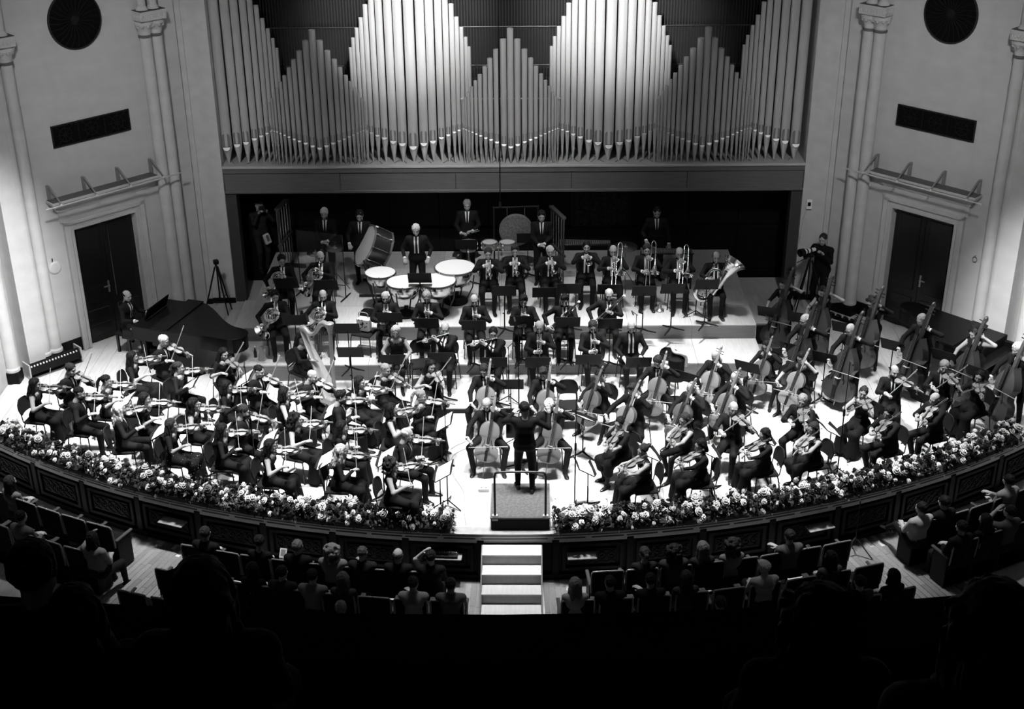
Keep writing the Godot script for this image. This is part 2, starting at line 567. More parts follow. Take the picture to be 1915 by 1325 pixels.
func hair_mesh(kind: String) -> MB:
	if hair_cache.has(kind): return hair_cache[kind]
	var fd := Field.new(Vector3(-0.17, -0.34, -0.2), Vector3(0.17, 0.18, 0.16), 0.0105)
	var rng := RandomNumberGenerator.new()
	rng.seed = kind.hash()
	var z := Vector3.ZERO
	match kind:
		"short", "crop", "fringe", "quiff":
			var e := 0.0 if kind == "crop" else 0.008
			fd.ell(Vector3(0, 0.04, -0.02), Vector3(0.081 + e, 0.086 + e, 0.1 + e), 0.01)
			if kind == "quiff": fd.cap(Vector3(-0.03, 0.105, 0.05), Vector3(0.03, 0.115, 0.04), 0.03, 0.03, 0.03)
			fd.cut(Vector3(0, 0.07, 0.066), Vector3(0, -0.45, 0.89))
			fd.cut(Vector3(0, -0.05, -0.03), Vector3(0, -0.92, 0.38))
			if kind == "fringe":
				fd.ell(Vector3(0, 0.16, 0.01), Vector3(0.07, 0.11, 0.12), 0.01, 0, true)
		"ring":   # bald on top, hair round the sides and the back
			fd.ell(Vector3(0, 0.03, -0.022), Vector3(0.084, 0.08, 0.1), 0.01)
			fd.cut(Vector3(0, 0.055, 0), Vector3(0, 1, 0.25))
			fd.cut(Vector3(0, 0.0, 0.012), Vector3(0, -0.4, 0.9))
			fd.cut(Vector3(0, -0.05, -0.03), Vector3(0, -0.95, 0.3))
		"long", "wavy", "bob":
			var ln := {"long": -0.25, "wavy": -0.24, "bob": -0.12}[kind] as float
			fd.ell(Vector3(0, 0.042, -0.02), Vector3(0.09, 0.092, 0.106), 0.01)
			fd.cut(Vector3(0, 0.066, 0.05), Vector3(0, -0.6, 0.8))
			for s in [-1.0, 1.0]:
				fd.cap(Vector3(s * 0.075, 0.03, -0.02), Vector3(s * 0.088, ln, 0.0), 0.032, 0.03, 0.03)
				fd.cap(Vector3(s * 0.04, 0.0, -0.07), Vector3(s * 0.055, ln - 0.03, -0.085), 0.05, 0.045, 0.04)
			if kind == "wavy":
				for i in 26:
					var a := rng.randf_range(0.6, TAU - 0.6)
					var p := Vector3(sin(a) * 0.1, rng.randf_range(ln, 0.06), cos(a) * 0.1 - 0.03)
					if p.z > 0.03: continue
					fd.cap(p, p + Vector3(0, -0.03, 0), 0.022, 0.02, 0.012)
		"curly":
			fd.ell(Vector3(0, 0.05, -0.03), Vector3(0.1, 0.095, 0.11), 0.01)
			for i in 70:
				var a := rng.randf_range(0.75, TAU - 0.75)
				var y := rng.randf_range(-0.17, 0.13)
				var r := 0.115 if y < 0.08 else 0.07
				var p := Vector3(sin(a) * r, y, cos(a) * r - 0.035)
				fd.cap(p, p, 0.028, 0.028, 0.01)
			fd.cut(Vector3(0, 0.07, 0.055), Vector3(0, -0.5, 0.86))
			for s in [-1.0, 1.0]: fd.cap(Vector3(s * 0.08, 0.02, -0.03), Vector3(s * 0.09, -0.17, -0.03), 0.035, 0.04, 0.03)
		"bun":
			fd.ell(Vector3(0, 0.04, -0.02), Vector3(0.086, 0.09, 0.104), 0.01)
			fd.cut(Vector3(0, 0.064, 0.05), Vector3(0, -0.62, 0.78))
			fd.cut(Vector3(0, -0.06, -0.03), Vector3(0, -0.9, 0.45))
			fd.ell(Vector3(0, 0.03, -0.145), Vector3(0.045, 0.042, 0.035), 0.015)
		"tail":
			fd.ell(Vector3(0, 0.04, -0.02), Vector3(0.086, 0.09, 0.104), 0.01)
			fd.cut(Vector3(0, 0.064, 0.05), Vector3(0, -0.62, 0.78))
			fd.cut(Vector3(0, -0.06, -0.03), Vector3(0, -0.9, 0.45))
			fd.cap(Vector3(0, 0.03, -0.13), Vector3(0, -0.06, -0.16), 0.028, 0.03, 0.02)
			fd.cap(Vector3(0, -0.06, -0.16), Vector3(0, -0.24, -0.13), 0.03, 0.016, 0.02)
		"cap":
			fd.ell(Vector3(0, 0.055, -0.01), Vector3(0.092, 0.08, 0.108), 0.01)
			fd.cut(Vector3(0, 0.045, 0), Vector3(0, -1, 0.1))
			fd.ell(Vector3(0, 0.055, 0.1), Vector3(0.065, 0.012, 0.06), 0.008)
		"beard":
			fd.ell(Vector3(0, -0.075, 0.035), Vector3(0.067, 0.062, 0.068), 0.01)
			fd.cut(Vector3(0, -0.04, 0.06), Vector3(0, 0.85, 0.3))
			fd.cut(Vector3(0, 0, 0.0), Vector3(0, 0.1, -1))
			fd.ell(Vector3(0, -0.05, 0.098), Vector3(0.02, 0.014, 0.02), 0.004, 0, true)
	var fn := FastNoiseLite.new()
	fn.seed = 4; fn.frequency = 26.0
	for z2 in fd.nz:
		for y2 in fd.ny:
			for x2 in fd.nx:
				var i2 := (z2 * fd.ny + y2) * fd.nx + x2
				if absf(fd.d[i2]) < 0.03:
					var q2 := fd.o + Vector3(x2, y2, z2) * fd.h
					fd.d[i2] += fn.get_noise_3d(q2.x, q2.y * 0.35, q2.z) * 0.014
	var mb := MB.new()
	fd.nets(mb, [gc(1.0)])
	hair_cache[kind] = mb
	return mb

var shoe_m := {}
func shoe_mesh(f: bool) -> MB:
	if shoe_m.has(f): return shoe_m[f]
	var mb := MB.new()
	var rows: Array = []
	var prof := [[-0.085, 0.004, 0.03], [-0.075, 0.03, 0.065], [-0.04, 0.036, 0.085], [0.0, 0.035, 0.075], [0.06, 0.041, 0.058], [0.12, 0.043, 0.045], [0.165, 0.033, 0.034], [0.19, 0.006, 0.02]]
	for q in prof:
		var ring: Array = []
		for k in 9:
			var a := TAU * k / 8.0
			var w: float = q[1] * (0.86 if f else 1.0)
			ring.append(Vector3(cos(a) * w, maxf(0.0, q[2] * 0.5 + sin(a) * q[2] * 0.5), q[0]))
		rows.append(ring)
	mb.grid(rows, true)
	if f: mb.bx(0, 0.02, -0.06, 0.035, 0.04, 0.035)
	else: mb.bx(0, 0.008, 0.05, 0.07, 0.016, 0.22)
	shoe_m[f] = mb
	return mb

# o: f, sit, lean, lw/rw (wrists), lf/rf (finger directions), lp/rp (palm normals), le/re (elbow hints), hand kinds lk/rk,
#    head (yaw, pitch, roll), feet, cloth, skirt, sleeve (0 none 1 short 2 long), hair [kind, value], beard, shirt, tie, shirtw
func person(o: Dictionary) -> Node3D:
	var f: bool = o.get("f", false)
	var sit: bool = o.get("sit", true)
	var lean: float = o.get("lean", 0.0)
	var cloth: float = o.get("cloth", 0.012)
	var lower: float = o.get("lower", cloth)
	var sleeve: int = o.get("sleeve", 2)
	var root := proto()
	var pel := Vector3(0, 0.565 if sit else 0.93, -0.02)
	var ch := pel + Vector3(0, 0.35 - absf(lean) * 0.1, lean * 0.62)
	var nb := pel + Vector3(0, 0.52 - absf(lean) * 0.18, lean)
	var wa := pel.lerp(ch, 0.5)
	var hp := nb + Vector3(0, 0.168, 0.035 + lean * 0.1) + (o.get("hoff", Vector3.ZERO) as Vector3)
	var sw := 0.158 if f else 0.18
	var tw: float = o.get("twist", 0.0)
	var tb := Basis(Vector3.UP, tw)
	var shl := nb + tb * Vector3(sw, -0.05, -0.005)
	var shr := nb + tb * Vector3(-sw, -0.05, -0.005)
	var ks := 0.0 if f else 0.008
	var lo := Vector3(-0.75, -0.02, -0.5)
	var hi := Vector3(0.75, hp.y - 0.03, 0.85)
	var lw := reach(shl, o.get("lw", Vector3(0.2, 0.6, 0.3)), 0.53)
	var rw := reach(shr, o.get("rw", Vector3(-0.2, 0.6, 0.3)), 0.53)
	var lel := ik(shl, lw, 0.285, 0.26, o.get("le", Vector3(0.6, -1, -0.2)))
	var rel := ik(shr, rw, 0.285, 0.26, o.get("re", Vector3(-0.6, -1, -0.2)))
	var feet: Array = o.get("feet", [Vector3(0.12, 0.08, 0.4), Vector3(-0.12, 0.08, 0.4)] if sit else [Vector3(0.1, 0.08, 0.0), Vector3(-0.1, 0.08, 0.02)])
	for q in [lw, rw, lel, rel, feet[0], feet[1], hp]:
		lo = lo.min(q - Vector3.ONE * 0.12)
		hi = Vector3(maxf(hi.x, q.x + 0.12), maxf(hi.y, q.y + 0.1), maxf(hi.z, q.z + 0.15))
	lo = Vector3(minf(shr.x, minf(rw.x, rel.x)) - 0.12, 0.0, minf(minf(lw.z, rw.z), minf(lel.z, minf(rel.z, pel.z))) - 0.2)
	hi = Vector3(maxf(shl.x, maxf(lw.x, lel.x)) + 0.12, maxf(nb.y + 0.12, maxf(maxf(lw.y, rw.y), maxf(lel.y, rel.y)) + 0.1), maxf(0.62 if sit else 0.3, maxf(lw.z, rw.z) + 0.1))
	for q in feet:
		lo = lo.min(q - Vector3(0.12, 0.1, 0.15)); hi = hi.max(q + Vector3(0.12, 0.1, 0.12))
	lo.y = 0.0
	var fd := Field.new(lo, hi, o.get("cell", 0.021))
	var dx := tb * Vector3(1, 0, 0)
	fd.cap(pel - dx * 0.075, pel + dx * 0.075, 0.118 + ks, 0.118 + ks, 0.03, 1)
	fd.cap(wa - dx * 0.05, wa + dx * 0.05, 0.09 if f else 0.115, 0.09 if f else 0.115, 0.09, 0)
	if o.has("belly"): fd.cap(wa + Vector3(-0.04, 0, 0.05), wa + Vector3(0.04, 0, 0.05), o.belly, o.belly, 0.06, 0)
	fd.cap(ch - dx * 0.07, ch + dx * 0.07, 0.098 if f else 0.118, 0.098 if f else 0.118, 0.08, 0)
	fd.cap(nb + tb * Vector3(-0.08, -0.1, -0.01), nb + tb * Vector3(0.08, -0.1, -0.01), 0.085 if f else 0.1, 0.085 if f else 0.1, 0.06, 0)
	fd.cap(shl, shr, 0.05 if f else 0.066, 0.05 if f else 0.066, 0.05, 0)
	if f:
		for s in [-1.0, 1.0]:
			var bp: Vector3 = ch + tb * Vector3(s * 0.055, 0.035, 0.075)
			fd.cap(bp, bp, 0.05, 0.05, 0.03, 0)
	fd.cap(nb + Vector3(0, -0.045, 0.0), hp + Vector3(0, -0.09, -0.02), 0.056 if f else 0.066, 0.046 if f else 0.052, 0.03, 2 if f else 0)
	if f and o.get("bare", true):
		fd.cap(nb + tb * Vector3(-0.05, -0.03, 0.045), nb + tb * Vector3(0.05, -0.03, 0.045), 0.058, 0.058, 0.03, 2)
	var ua := 2 if sleeve == 0 else 0
	var fa := 2 if sleeve < 2 else 0
	var ja := 0.0 if f else 0.008
	fd.cap(shl, lel, 0.05 + ja, 0.042 + ja, 0.03, ua)
	fd.cap(shr, rel, 0.05 + ja, 0.042 + ja, 0.03, ua)
	if sleeve == 1:
		fd.cap(shl, shl.lerp(lel, 0.55), 0.056, 0.05, 0.02, 0); fd.cap(shr, shr.lerp(rel, 0.55), 0.056, 0.05, 0.02, 0)
	fd.cap(lel, lw, 0.04 + ja, 0.03 + ja * 0.6, 0.02, fa)
	fd.cap(rel, rw, 0.04 + ja, 0.03 + ja * 0.6, 0.02, fa)
	var kh: Array = o.get("knees", [Vector3(0.15, 0.6, 1), Vector3(-0.15, 0.6, 1)])
	var kn: Array = []
	for s in 2:
		var sx := 0.088 if s == 0 else -0.088
		var hj := pel + tb * Vector3(sx, -0.02, 0.0)
		var kj := ik(hj, feet[s], 0.43, 0.42, kh[s])
		kn.append(kj)
		fd.cap(hj, kj, 0.085 + ks, 0.062 + ks, 0.03, 1)
		fd.cap(kj, feet[s], 0.058 + ks, 0.036 + ks * 1.4, 0.02, 3)
		fd.cap(feet[s], feet[s] + Vector3(0, -0.035, 0.04), 0.036, 0.034, 0.02, 3)
	var mb := MB.new()
	var legv := 0.03 if o.get("skirt", 0) > 0 else lower
	fd.nets(mb, [gc(cloth), gc(lower), gc(SKIN), gc(legv)])
	# hands
	for s in 2:
		var w := lw if s == 0 else rw
		var el := lel if s == 0 else rel
		var fdir: Vector3 = o.get("lf" if s == 0 else "rf", w - el)
		var palm: Vector3 = o.get("lp" if s == 0 else "rp", Vector3(0, -1, 0))
		var hk: String = o.get("lk" if s == 0 else "rk", "grip")
		var t := frame(fdir, -palm, w + (fdir.normalized()) * 0.012)
		if f: t.basis = t.basis.scaled(Vector3.ONE * 0.93)
		if s == 0: t = t * Transform3D(Basis.from_scale(Vector3(-1, 1, 1)), Vector3.ZERO)
		mb.add(hand_mesh(hk), t, s == 0)
	var ha: Vector3 = o.get("head", Vector3.ZERO)
	var hb := Basis.from_euler(Vector3(deg_to_rad(ha.y), deg_to_rad(ha.x), deg_to_rad(ha.z)), EULER_ORDER_YXZ)
	var ht := Transform3D(hb, hp)
	mb.add(head_mesh("f" if f else "m"), ht)
	root.set_meta("tris", mb.ix.size() / 3)
	part(root, "body", mb.mesh(body_mat, true))
	if o.has("hair"):
		part(root, "hair", hair_of(o.hair[0], o.hair[1]), ht)
	# shirt front and tie, laid on the chest
	if o.get("shirt", not f):
		var up := (nb - wa).normalized()
		var fw := dx.cross(up).normalized()
		for layer in 2:
			if layer == 1 and not o.get("tie", true): continue
			var rows: Array = []
			var w1: float = o.get("shirtw", 0.016)
			var low: Vector3 = wa.lerp(pel, o.get("shirtlow", -0.15))
			for i in 11:
				var t := i / 10.0
				var hw := lerpf(0.052, w1, t) if layer == 0 else (lerpf(0.014, 0.027, t) if i > 0 else 0.02)
				var ctr := (nb + up * 0.025).lerp(low, t)
				var row: Array = []
				for k in 5:
					var q := ctr + dx * (hw * (k - 2) / 2.0) + fw * 0.34
					row.append(fd.hit(q, -fw) + fw * (0.005 if layer == 0 else 0.012))
				rows.append(row)
			var pm := MB.new()
			pm.grid(rows, true)
			part(root, "shirt" if layer == 0 else "tie", pm.mesh(g(0.8 if layer == 0 else o.get("tiev", 0.01), 0.8)))
		if sleeve == 2 and o.get("cuffs", true):
			for s in 2:
				var w := lw if s == 0 else rw
				var el := lel if s == 0 else rel
				var dd := (w - el).normalized()
				part(root, "cuff", MB.new().tube([w - dd * 0.022, w + dd * 0.014], 0.038, 10).mesh(g(0.78, 0.8)))
	for s in 2:
		var fp: Vector3 = feet[s]
		var yaw := deg_to_rad((12.0 if s == 0 else -12.0))
		var st := Transform3D(Basis(Vector3.UP, yaw), Vector3(fp.x, maxf(fp.y - 0.08, 0.0), fp.z))
		part(root, "shoe", shoe_of(f), st)
	if o.get("skirt", 0) > 0:
		var lenk: float = 0.92 if o.skirt == 2 else 0.42
		var cv: float = o.get("skirtv", lower)
		var l2 := Vector3(minf(feet[0].x, feet[1].x) - 0.42, 0.0, pel.z - 0.24)
		var h2 := Vector3(maxf(feet[0].x, feet[1].x) + 0.42, pel.y + 0.2, maxf(kn[0].z, kn[1].z) + 0.3)
		var f2 := Field.new(l2, h2, 0.025)
		f2.cap(pel - dx * 0.075, pel + dx * 0.075, 0.132, 0.132, 0.04)
		f2.cap(wa.lerp(pel, 0.6) - dx * 0.05, wa.lerp(pel, 0.6) + dx * 0.05, 0.105, 0.105, 0.05)
		var rg := RandomNumberGenerator.new()
		rg.seed = int(lean * 1000) + 7
		for s in 2:
			var hj := pel + Vector3(0.08 if s == 0 else -0.08, -0.01, 0)
			f2.cap(hj, kn[s], 0.105, 0.088, 0.06)
			var hem: Vector3 = (kn[s] as Vector3).lerp(feet[s], lenk)
			hem.y = maxf(hem.y, 0.07)
			f2.cap(kn[s], hem, 0.088, 0.13 if lenk > 0.6 else 0.095, 0.06)
			if lenk > 0.6:
				for k in 5:
					var a := rg.randf_range(0, TAU)
					f2.cap(kn[s] + Vector3(cos(a) * 0.03, -0.02, sin(a) * 0.03), hem + Vector3(cos(a) * 0.13, -0.01, sin(a) * 0.12), 0.05, 0.035, 0.03)
		f2.cap((kn[0] as Vector3).lerp(kn[1], 0.3), (kn[0] as Vector3).lerp(kn[1], 0.7), 0.07, 0.07, 0.06)
		var sm := MB.new()
		f2.nets(sm, [gc(1)])
		part(root, "skirt", sm.mesh(g(cv, 0.75)))
	return root
var hair_meshes := {}
func hair_of(kind: String, val: float) -> Mesh:
	var key := "%s%.3f" % [kind, val]
	if not hair_meshes.has(key): hair_meshes[key] = hair_mesh(kind).mesh(g(val, 0.55))
	return hair_meshes[key]
var shoe_meshes := {}
func shoe_of(f: bool) -> Mesh:
	if not shoe_meshes.has(f): shoe_meshes[f] = shoe_mesh(f).mesh(g(0.012, 0.25))
	return shoe_meshes[f]
# the same body with other hair: copies share the body mesh
func restyle(p: Node3D, hair: Array, beard := -1.0, glasses := false) -> Node3D:
	var q: Node3D = p.duplicate()
	var h := q.get_node("hair") as MeshInstance3D
	var t := h.transform
	if hair[0] == "":
		q.remove_child(h); h.free()
	else:
		h.mesh = hair_of(hair[0], hair[1])
		if hair[0] == "cap": h.name = "cap"
	if beard >= 0.0: part(q, "beard", hair_of("beard", beard), t)
	if glasses: part(q, "glasses", glasses_mesh(), t)
	return q
var glasses_m: Mesh
func glasses_mesh() -> Mesh:
	if glasses_m: return glasses_m
	var gm := MB.new()
	for s in [-1.0, 1.0]:
		var pts: Array = []
		for k in 8: pts.append(Vector3(s * 0.033 + cos(TAU * k / 8.0) * 0.024, 0.006 + sin(TAU * k / 8.0) * 0.018, 0.107))
		gm.tube(pts, 0.003, 4, false, true)
		gm.rod(Vector3(s * 0.057, 0.012, 0.105), Vector3(s * 0.084, 0.016, 0.0), 0.0025, 4)
	gm.rod(Vector3(-0.01, 0.01, 0.109), Vector3(0.01, 0.01, 0.109), 0.003, 4)
	glasses_m = gm.mesh(g(0.02, 0.3))
	return glasses_m

# -------- playing poses: each returns {p: person, i: instrument transform, b: bow transform}
func pose_violin(o: Dictionary, k: int, big := 1.0) -> Dictionary:
	var a := deg_to_rad(([18.0, 12.0, 24.0] if big == 1.0 else [38.0, 32.0, 44.0])[k % 3])
	var lean: float = [0.03, 0.06, 0.0][k % 3]
	var nb := Vector3(0, 0.565 + 0.52 - lean * 0.18, -0.02 + lean)
	var ax := Vector3(sin(a), [-0.06, -0.16, 0.02][k % 3], cos(a)).normalized()
	var vt := frame(ax, Vector3(-0.3, 1, 0.0), nb + Vector3(0.07, 0.035, 0.085))
	var up := vt.basis.y
	var b := ax.cross(Vector3.UP).normalized()
	var el: float = [0.62, 0.75, 0.5][k % 3]
	var db := (-b * sqrt(1.0 - el * el) + Vector3.UP * el).normalized()
	var x := vt.origin + ax * 0.19 * big + up * 0.06
	var q: float = [0.36, 0.28, 0.42][k % 3]
	var frog := x - db * q
	var neck := vt.origin + ax * 0.46 * big
	var rf := (frog - Vector3(-0.42, 0.86, 0.12)).normalized()
	var oo := o.duplicate()
	oo.merge({"lean": lean, "lw": neck + Vector3(0.035, -0.075, -0.02), "lf": Vector3(-0.25, 0.9, 0.25), "lp": Vector3(-0.9, -0.1, -0.3), "le": Vector3(0.3, -1, 0.1),
		"rw": frog - rf * 0.085 + Vector3(0, 0.02, 0), "rf": rf + Vector3(0, -0.25, 0), "rp": Vector3(0.3, -0.9, 0.2), "re": Vector3(-0.8, -0.75, -0.1),
		"head": Vector3(20, 16, -10) if k % 3 != 2 else Vector3(24, 10, -8), "twist": 0.1, "rk": "grip",
		"feet": [Vector3(0.13, 0.08, 0.42), Vector3(-0.13, 0.08, 0.3 if k % 2 else 0.4)]}, false)
	vt.basis = vt.basis.scaled(Vector3.ONE * big) if big != 1.0 else vt.basis
	return {"p": person(oo), "i": vt, "b": frame(db, up, frog)}
func pose_cello(o: Dictionary, k: int) -> Dictionary:
	var ax := Vector3([0.16, 0.13][k % 2], 0.9, [-0.34, -0.3][k % 2]).normalized()
	var bot := Vector3(-0.06, 0.31, 0.5)
	var nrm := (Vector3(0.0, 0.25, 1) - ax * ax.dot(Vector3(0, 0.25, 1))).normalized()
	var vt := frame(ax, nrm, bot)
	var x := bot + ax * 0.3 + vt.basis.y * 0.21
	var db := Vector3(0.98, [0.06, 0.2][k % 2], 0.08).normalized()
	var q: float = [0.34, 0.2][k % 2]
	var frog := x - db * q
	var neck: Vector3 = bot + ax * [0.98, 0.9][k % 2] + vt.basis.y * 0.06
	var oo := o.duplicate()
	oo.merge({"lean": 0.05, "lw": neck + Vector3(0.09, -0.01, 0.02), "lf": Vector3(-0.95, 0.1, -0.1), "lp": Vector3(-0.15, -0.1, -1), "le": Vector3(0.9, -0.5, 0.1),
		"rw": frog + Vector3(-0.07, 0.05, -0.04), "rf": Vector3(0.6, -0.45, 0.35), "rp": Vector3(0.2, -0.7, 0.3), "re": Vector3(-0.9, -0.4, 0),
		"head": Vector3(-12, 28, 6), "feet": [Vector3(0.27, 0.08, 0.42), Vector3(-0.27, 0.08, 0.4)], "knees": [Vector3(0.9, 0.5, 1), Vector3(-0.9, 0.5, 1)], "hoff": Vector3(-0.02, 0, 0)}, false)
	return {"p": person(oo), "i": vt, "b": frame(db, Vector3(0, 0.3, 1), frog)}
func pose_bass(o: Dictionary, k: int) -> Dictionary:
	var ax := Vector3(0.13, 0.95, -0.2).normalized()
	var bot := Vector3(-0.08, 0.16, 0.44)
	var nrm := (Vector3(-0.35, 0.1, 1) - ax * ax.dot(Vector3(-0.35, 0.1, 1))).normalized()
	var vt := frame(ax, nrm, bot)
	var x := bot + ax * 0.62 + vt.basis.y * 0.31
	var db := Vector3(0.95, 0.05, 0.3).normalized()
	var frog := x - db * 0.24
	var neck: Vector3 = bot + ax * [1.42, 1.3][k % 2] + vt.basis.y * 0.05
	var oo := o.duplicate()
	oo.merge({"sit": false, "lean": 0.16, "lw": neck + Vector3(0.09, 0.0, 0.0), "lf": Vector3(-0.9, 0.25, 0.1), "lp": Vector3(-0.2, -0.1, -1), "le": Vector3(1.0, -0.2, 0.1),
		"rw": frog + Vector3(-0.05, 0.08, -0.02), "rf": Vector3(0.35, -0.8, 0.3), "rp": Vector3(0.6, -0.1, 0.5), "re": Vector3(-0.9, -0.1, -0.3),
		"head": Vector3(-22, 26, 4), "hoff": Vector3(-0.05, 0, 0), "feet": [Vector3(0.17, 0.08, 0.06), Vector3(-0.16, 0.08, -0.02)]}, false)
	return {"p": person(oo), "i": vt, "b": frame(db, Vector3(0, 0.2, 1), frog)}

var pose_cache := {}
func mouth(lean: float) -> Vector3: return Vector3(0, 1.193 - lean * 0.18, 0.113 + lean * 1.1)
func make_pose(pose: String, k: int, f: bool, sleeve: int, skirt: int) -> Dictionary:
	var key := "%s%d%s%d%d" % [pose, k, f, sleeve, skirt]
	if pose_cache.has(key): return pose_cache[key]
	var o := {"f": f, "sleeve": sleeve, "skirt": skirt, "hair": ["short", 0.02]}
	if skirt == 0 and f: o["lower"] = 0.012
	var r := {}
	var m := mouth(0.03)
	match pose:
		"violin": r = pose_violin(o, k)
		"viola": r = pose_violin(o, k, 1.13)
		"cello": r = pose_cello(o, k)
		"bass": r = pose_bass(o, k)
		"flute":
			var ax := Vector3(-0.93, -0.2, 0.32 if k == 0 else 0.22).normalized()
			o.merge({"lean": 0.03, "head": Vector3(8, 8, -6), "lw": m + ax * 0.19 + Vector3(0.06, -0.05, 0.07), "lf": Vector3(-0.9, 0.3, -0.2), "lp": Vector3(0, 0.4, -1), "le": Vector3(0.9, -0.8, 0.3),
				"rw": m + ax * 0.42 + Vector3(0.02, -0.05, -0.08), "rf": Vector3(-0.1, 0.35, 0.8), "rp": Vector3(0, -0.9, 0.3), "re": Vector3(-0.9, -0.7, 0)})
			r = {"p": person(o), "i": frame(ax, Vector3.UP, m + Vector3(0, -0.01, 0.012))}
		"oboe", "clarinet":
			var ax := (Vector3(0, -0.72, 0.69) if pose == "oboe" else Vector3(0, -0.86, 0.5)).normalized()
			o.merge({"lean": 0.03, "head": Vector3(0, 16 + 6 * k, 0), "lw": m + ax * 0.22 + Vector3(0.085, -0.04, -0.05), "lf": Vector3(-0.8, 0.25, 0.45), "lp": Vector3(-0.3, 0.1, -0.9), "le": Vector3(0.9, -0.7, 0),
				"rw": m + ax * 0.42 + Vector3(-0.085, -0.04, -0.05), "rf": Vector3(0.8, 0.2, 0.45), "rp": Vector3(0.3, 0.1, -0.9), "re": Vector3(-0.9, -0.7, 0), "shirtw": 0.04})
			r = {"p": person(o), "i": frame(ax, Vector3(0, 0.6, 0.8), m + ax * 0.005)}
		"bassoon":
			var ax := Vector3(0.56, 0.74, 0.36).normalized()
			var bt := Vector3(-0.4, 0.5, 0.06)
			o.merge({"lean": 0.03, "head": Vector3(-4, 18, 0), "lw": bt + ax * 0.66 + Vector3(0.07, -0.03, 0.05), "lf": Vector3(-0.7, 0.3, -0.3), "lp": Vector3(-0.3, 0, -0.9), "le": Vector3(0.9, -0.7, 0),
				"rw": bt + ax * 0.25 + Vector3(-0.08, 0.02, 0.02), "rf": Vector3(0.5, -0.4, 0.5), "rp": Vector3(0.8, -0.2, -0.2), "re": Vector3(-0.9, -0.3, -0.3)})
			r = {"p": person(o), "i": frame(ax, Vector3(-0.4, 0, 0.9), bt)}
		"horn":
			var c := m - Vector3(0.11, 0.25, -0.145)
			o.merge({"lean": 0.02, "head": Vector3(6, 12, 0), "lw": c + Vector3(0.13, 0.02, -0.02), "lf": Vector3(-0.8, 0.3, 0.3), "lp": Vector3(-0.4, 0, -0.9), "le": Vector3(0.9, -0.7, 0),
				"rw": c + Vector3(-0.22, -0.2, 0.0), "rf": Vector3(-0.3, -0.2, 0.9), "rp": Vector3(0.9, 0, 0.2), "re": Vector3(-0.9, -0.4, -0.4), "rk": "flat"})
			r = {"p": person(o), "i": Transform3D(Basis(Vector3.UP, 0.15), c)}
		"trumpet":
			var ax := Vector3(0, [-0.42, -0.5, -0.12][k], 1).normalized()
			o.merge({"lean": 0.0, "head": Vector3(0, 10 if k < 2 else 2, 0), "lw": m + ax * 0.17 + Vector3(0.075, -0.07, -0.06), "lf": Vector3(-0.75, 0.3, 0.5), "lp": Vector3(-0.6, 0, -0.7), "le": Vector3(0.9, -0.6, 0),
				"rw": m + ax * 0.19 + Vector3(-0.085, -0.04, -0.04), "rf": Vector3(0.8, 0.3, 0.4), "rp": Vector3(0.5, -0.5, -0.6), "re": Vector3(-0.9, -0.6, 0), "shirtw": 0.06, "shirtlow": 0.35})
			r = {"p": person(o), "i": frame(ax, Vector3.UP, mouth(0.0) + ax * 0.02)}
		"trombone":
			var ax := Vector3(-0.08, [-0.62, -0.75][k], 0.72).normalized()
			var mm := mouth(0.0)
			o.merge({"lean": 0.0, "head": Vector3(0, 10, 0), "lw": mm + ax * 0.08 + Vector3(0.1, -0.05, -0.02), "lf": Vector3(-0.6, 0.4, 0.5), "lp": Vector3(-0.7, 0, -0.6), "le": Vector3(0.9, -0.7, 0),
				"rw": mm + ax * [0.34, 0.42][k] + Vector3(-0.08, 0, -0.04), "rf": Vector3(0.8, -0.1, 0.4), "rp": Vector3(0.3, 0, -0.9), "re": Vector3(-0.9, -0.5, -0.2), "shirtw": 0.05, "shirtlow": 0.3})
			r = {"p": person(o), "i": frame(ax, Vector3(0.2, 1, 0), mm + ax * 0.03)}
		"tuba":
			var mm := mouth(0.0)
			var b := Basis(Vector3.BACK, -0.55).scaled(Vector3.ONE * 1.16)
			var t := Transform3D(b, mm - b * Vector3(-0.07, 0.72, -0.16) + Vector3(0, 0, 0.01))
			o.merge({"lean": 0.0, "belly": 0.15, "head": Vector3(-4, 8, 0), "lw": t * Vector3(0.2, 0.34, 0.1), "lf": Vector3(-0.7, 0.2, -0.3), "lp": Vector3(-0.8, 0, -0.5), "le": Vector3(0.9, -0.5, 0),
				"rw": t * Vector3(-0.12, 0.42, 0.12), "rf": Vector3(0.8, -0.1, 0.2), "rp": Vector3(0.3, 0, -0.9), "re": Vector3(-0.9, -0.4, 0), "shirtw": 0.06})
			r = {"p": person(o), "i": t}
		"rest", "sitrest":
			o.merge({"head": Vector3(0, 18, 0), "lw": Vector3(0.17, 0.68, 0.26), "rw": Vector3(-0.17, 0.68, 0.26), "lf": Vector3(-0.3, -0.3, 0.8), "rf": Vector3(0.3, -0.3, 0.8), "lk": "flat", "rk": "flat", "le": Vector3(0.9, -0.2, -0.5), "re": Vector3(-0.9, -0.2, -0.5), "shirtw": 0.06, "shirtlow": 0.2})
			r = {"p": person(o)}
		"harpist":
			o.merge({"head": Vector3(0, 15, 0), "lw": Vector3(0.22, 0.92, 0.4), "rw": Vector3(-0.15, 0.92, 0.42), "lf": Vector3(-0.5, 0, 0.8), "rf": Vector3(0.5, 0, 0.8), "lk": "flat", "rk": "flat"})
			r = {"p": person(o)}
		"pianist":
			o.merge({"lean": 0.05, "head": Vector3(-10, 12, 0), "lw": Vector3(0.24, 0.8, 0.36), "rw": Vector3(-0.24, 0.8, 0.36), "lf": Vector3(-0.2, -0.15, 0.9), "rf": Vector3(0.2, -0.15, 0.9), "lk": "flat", "rk": "flat", "shirtw": 0.04})
			r = {"p": person(o)}
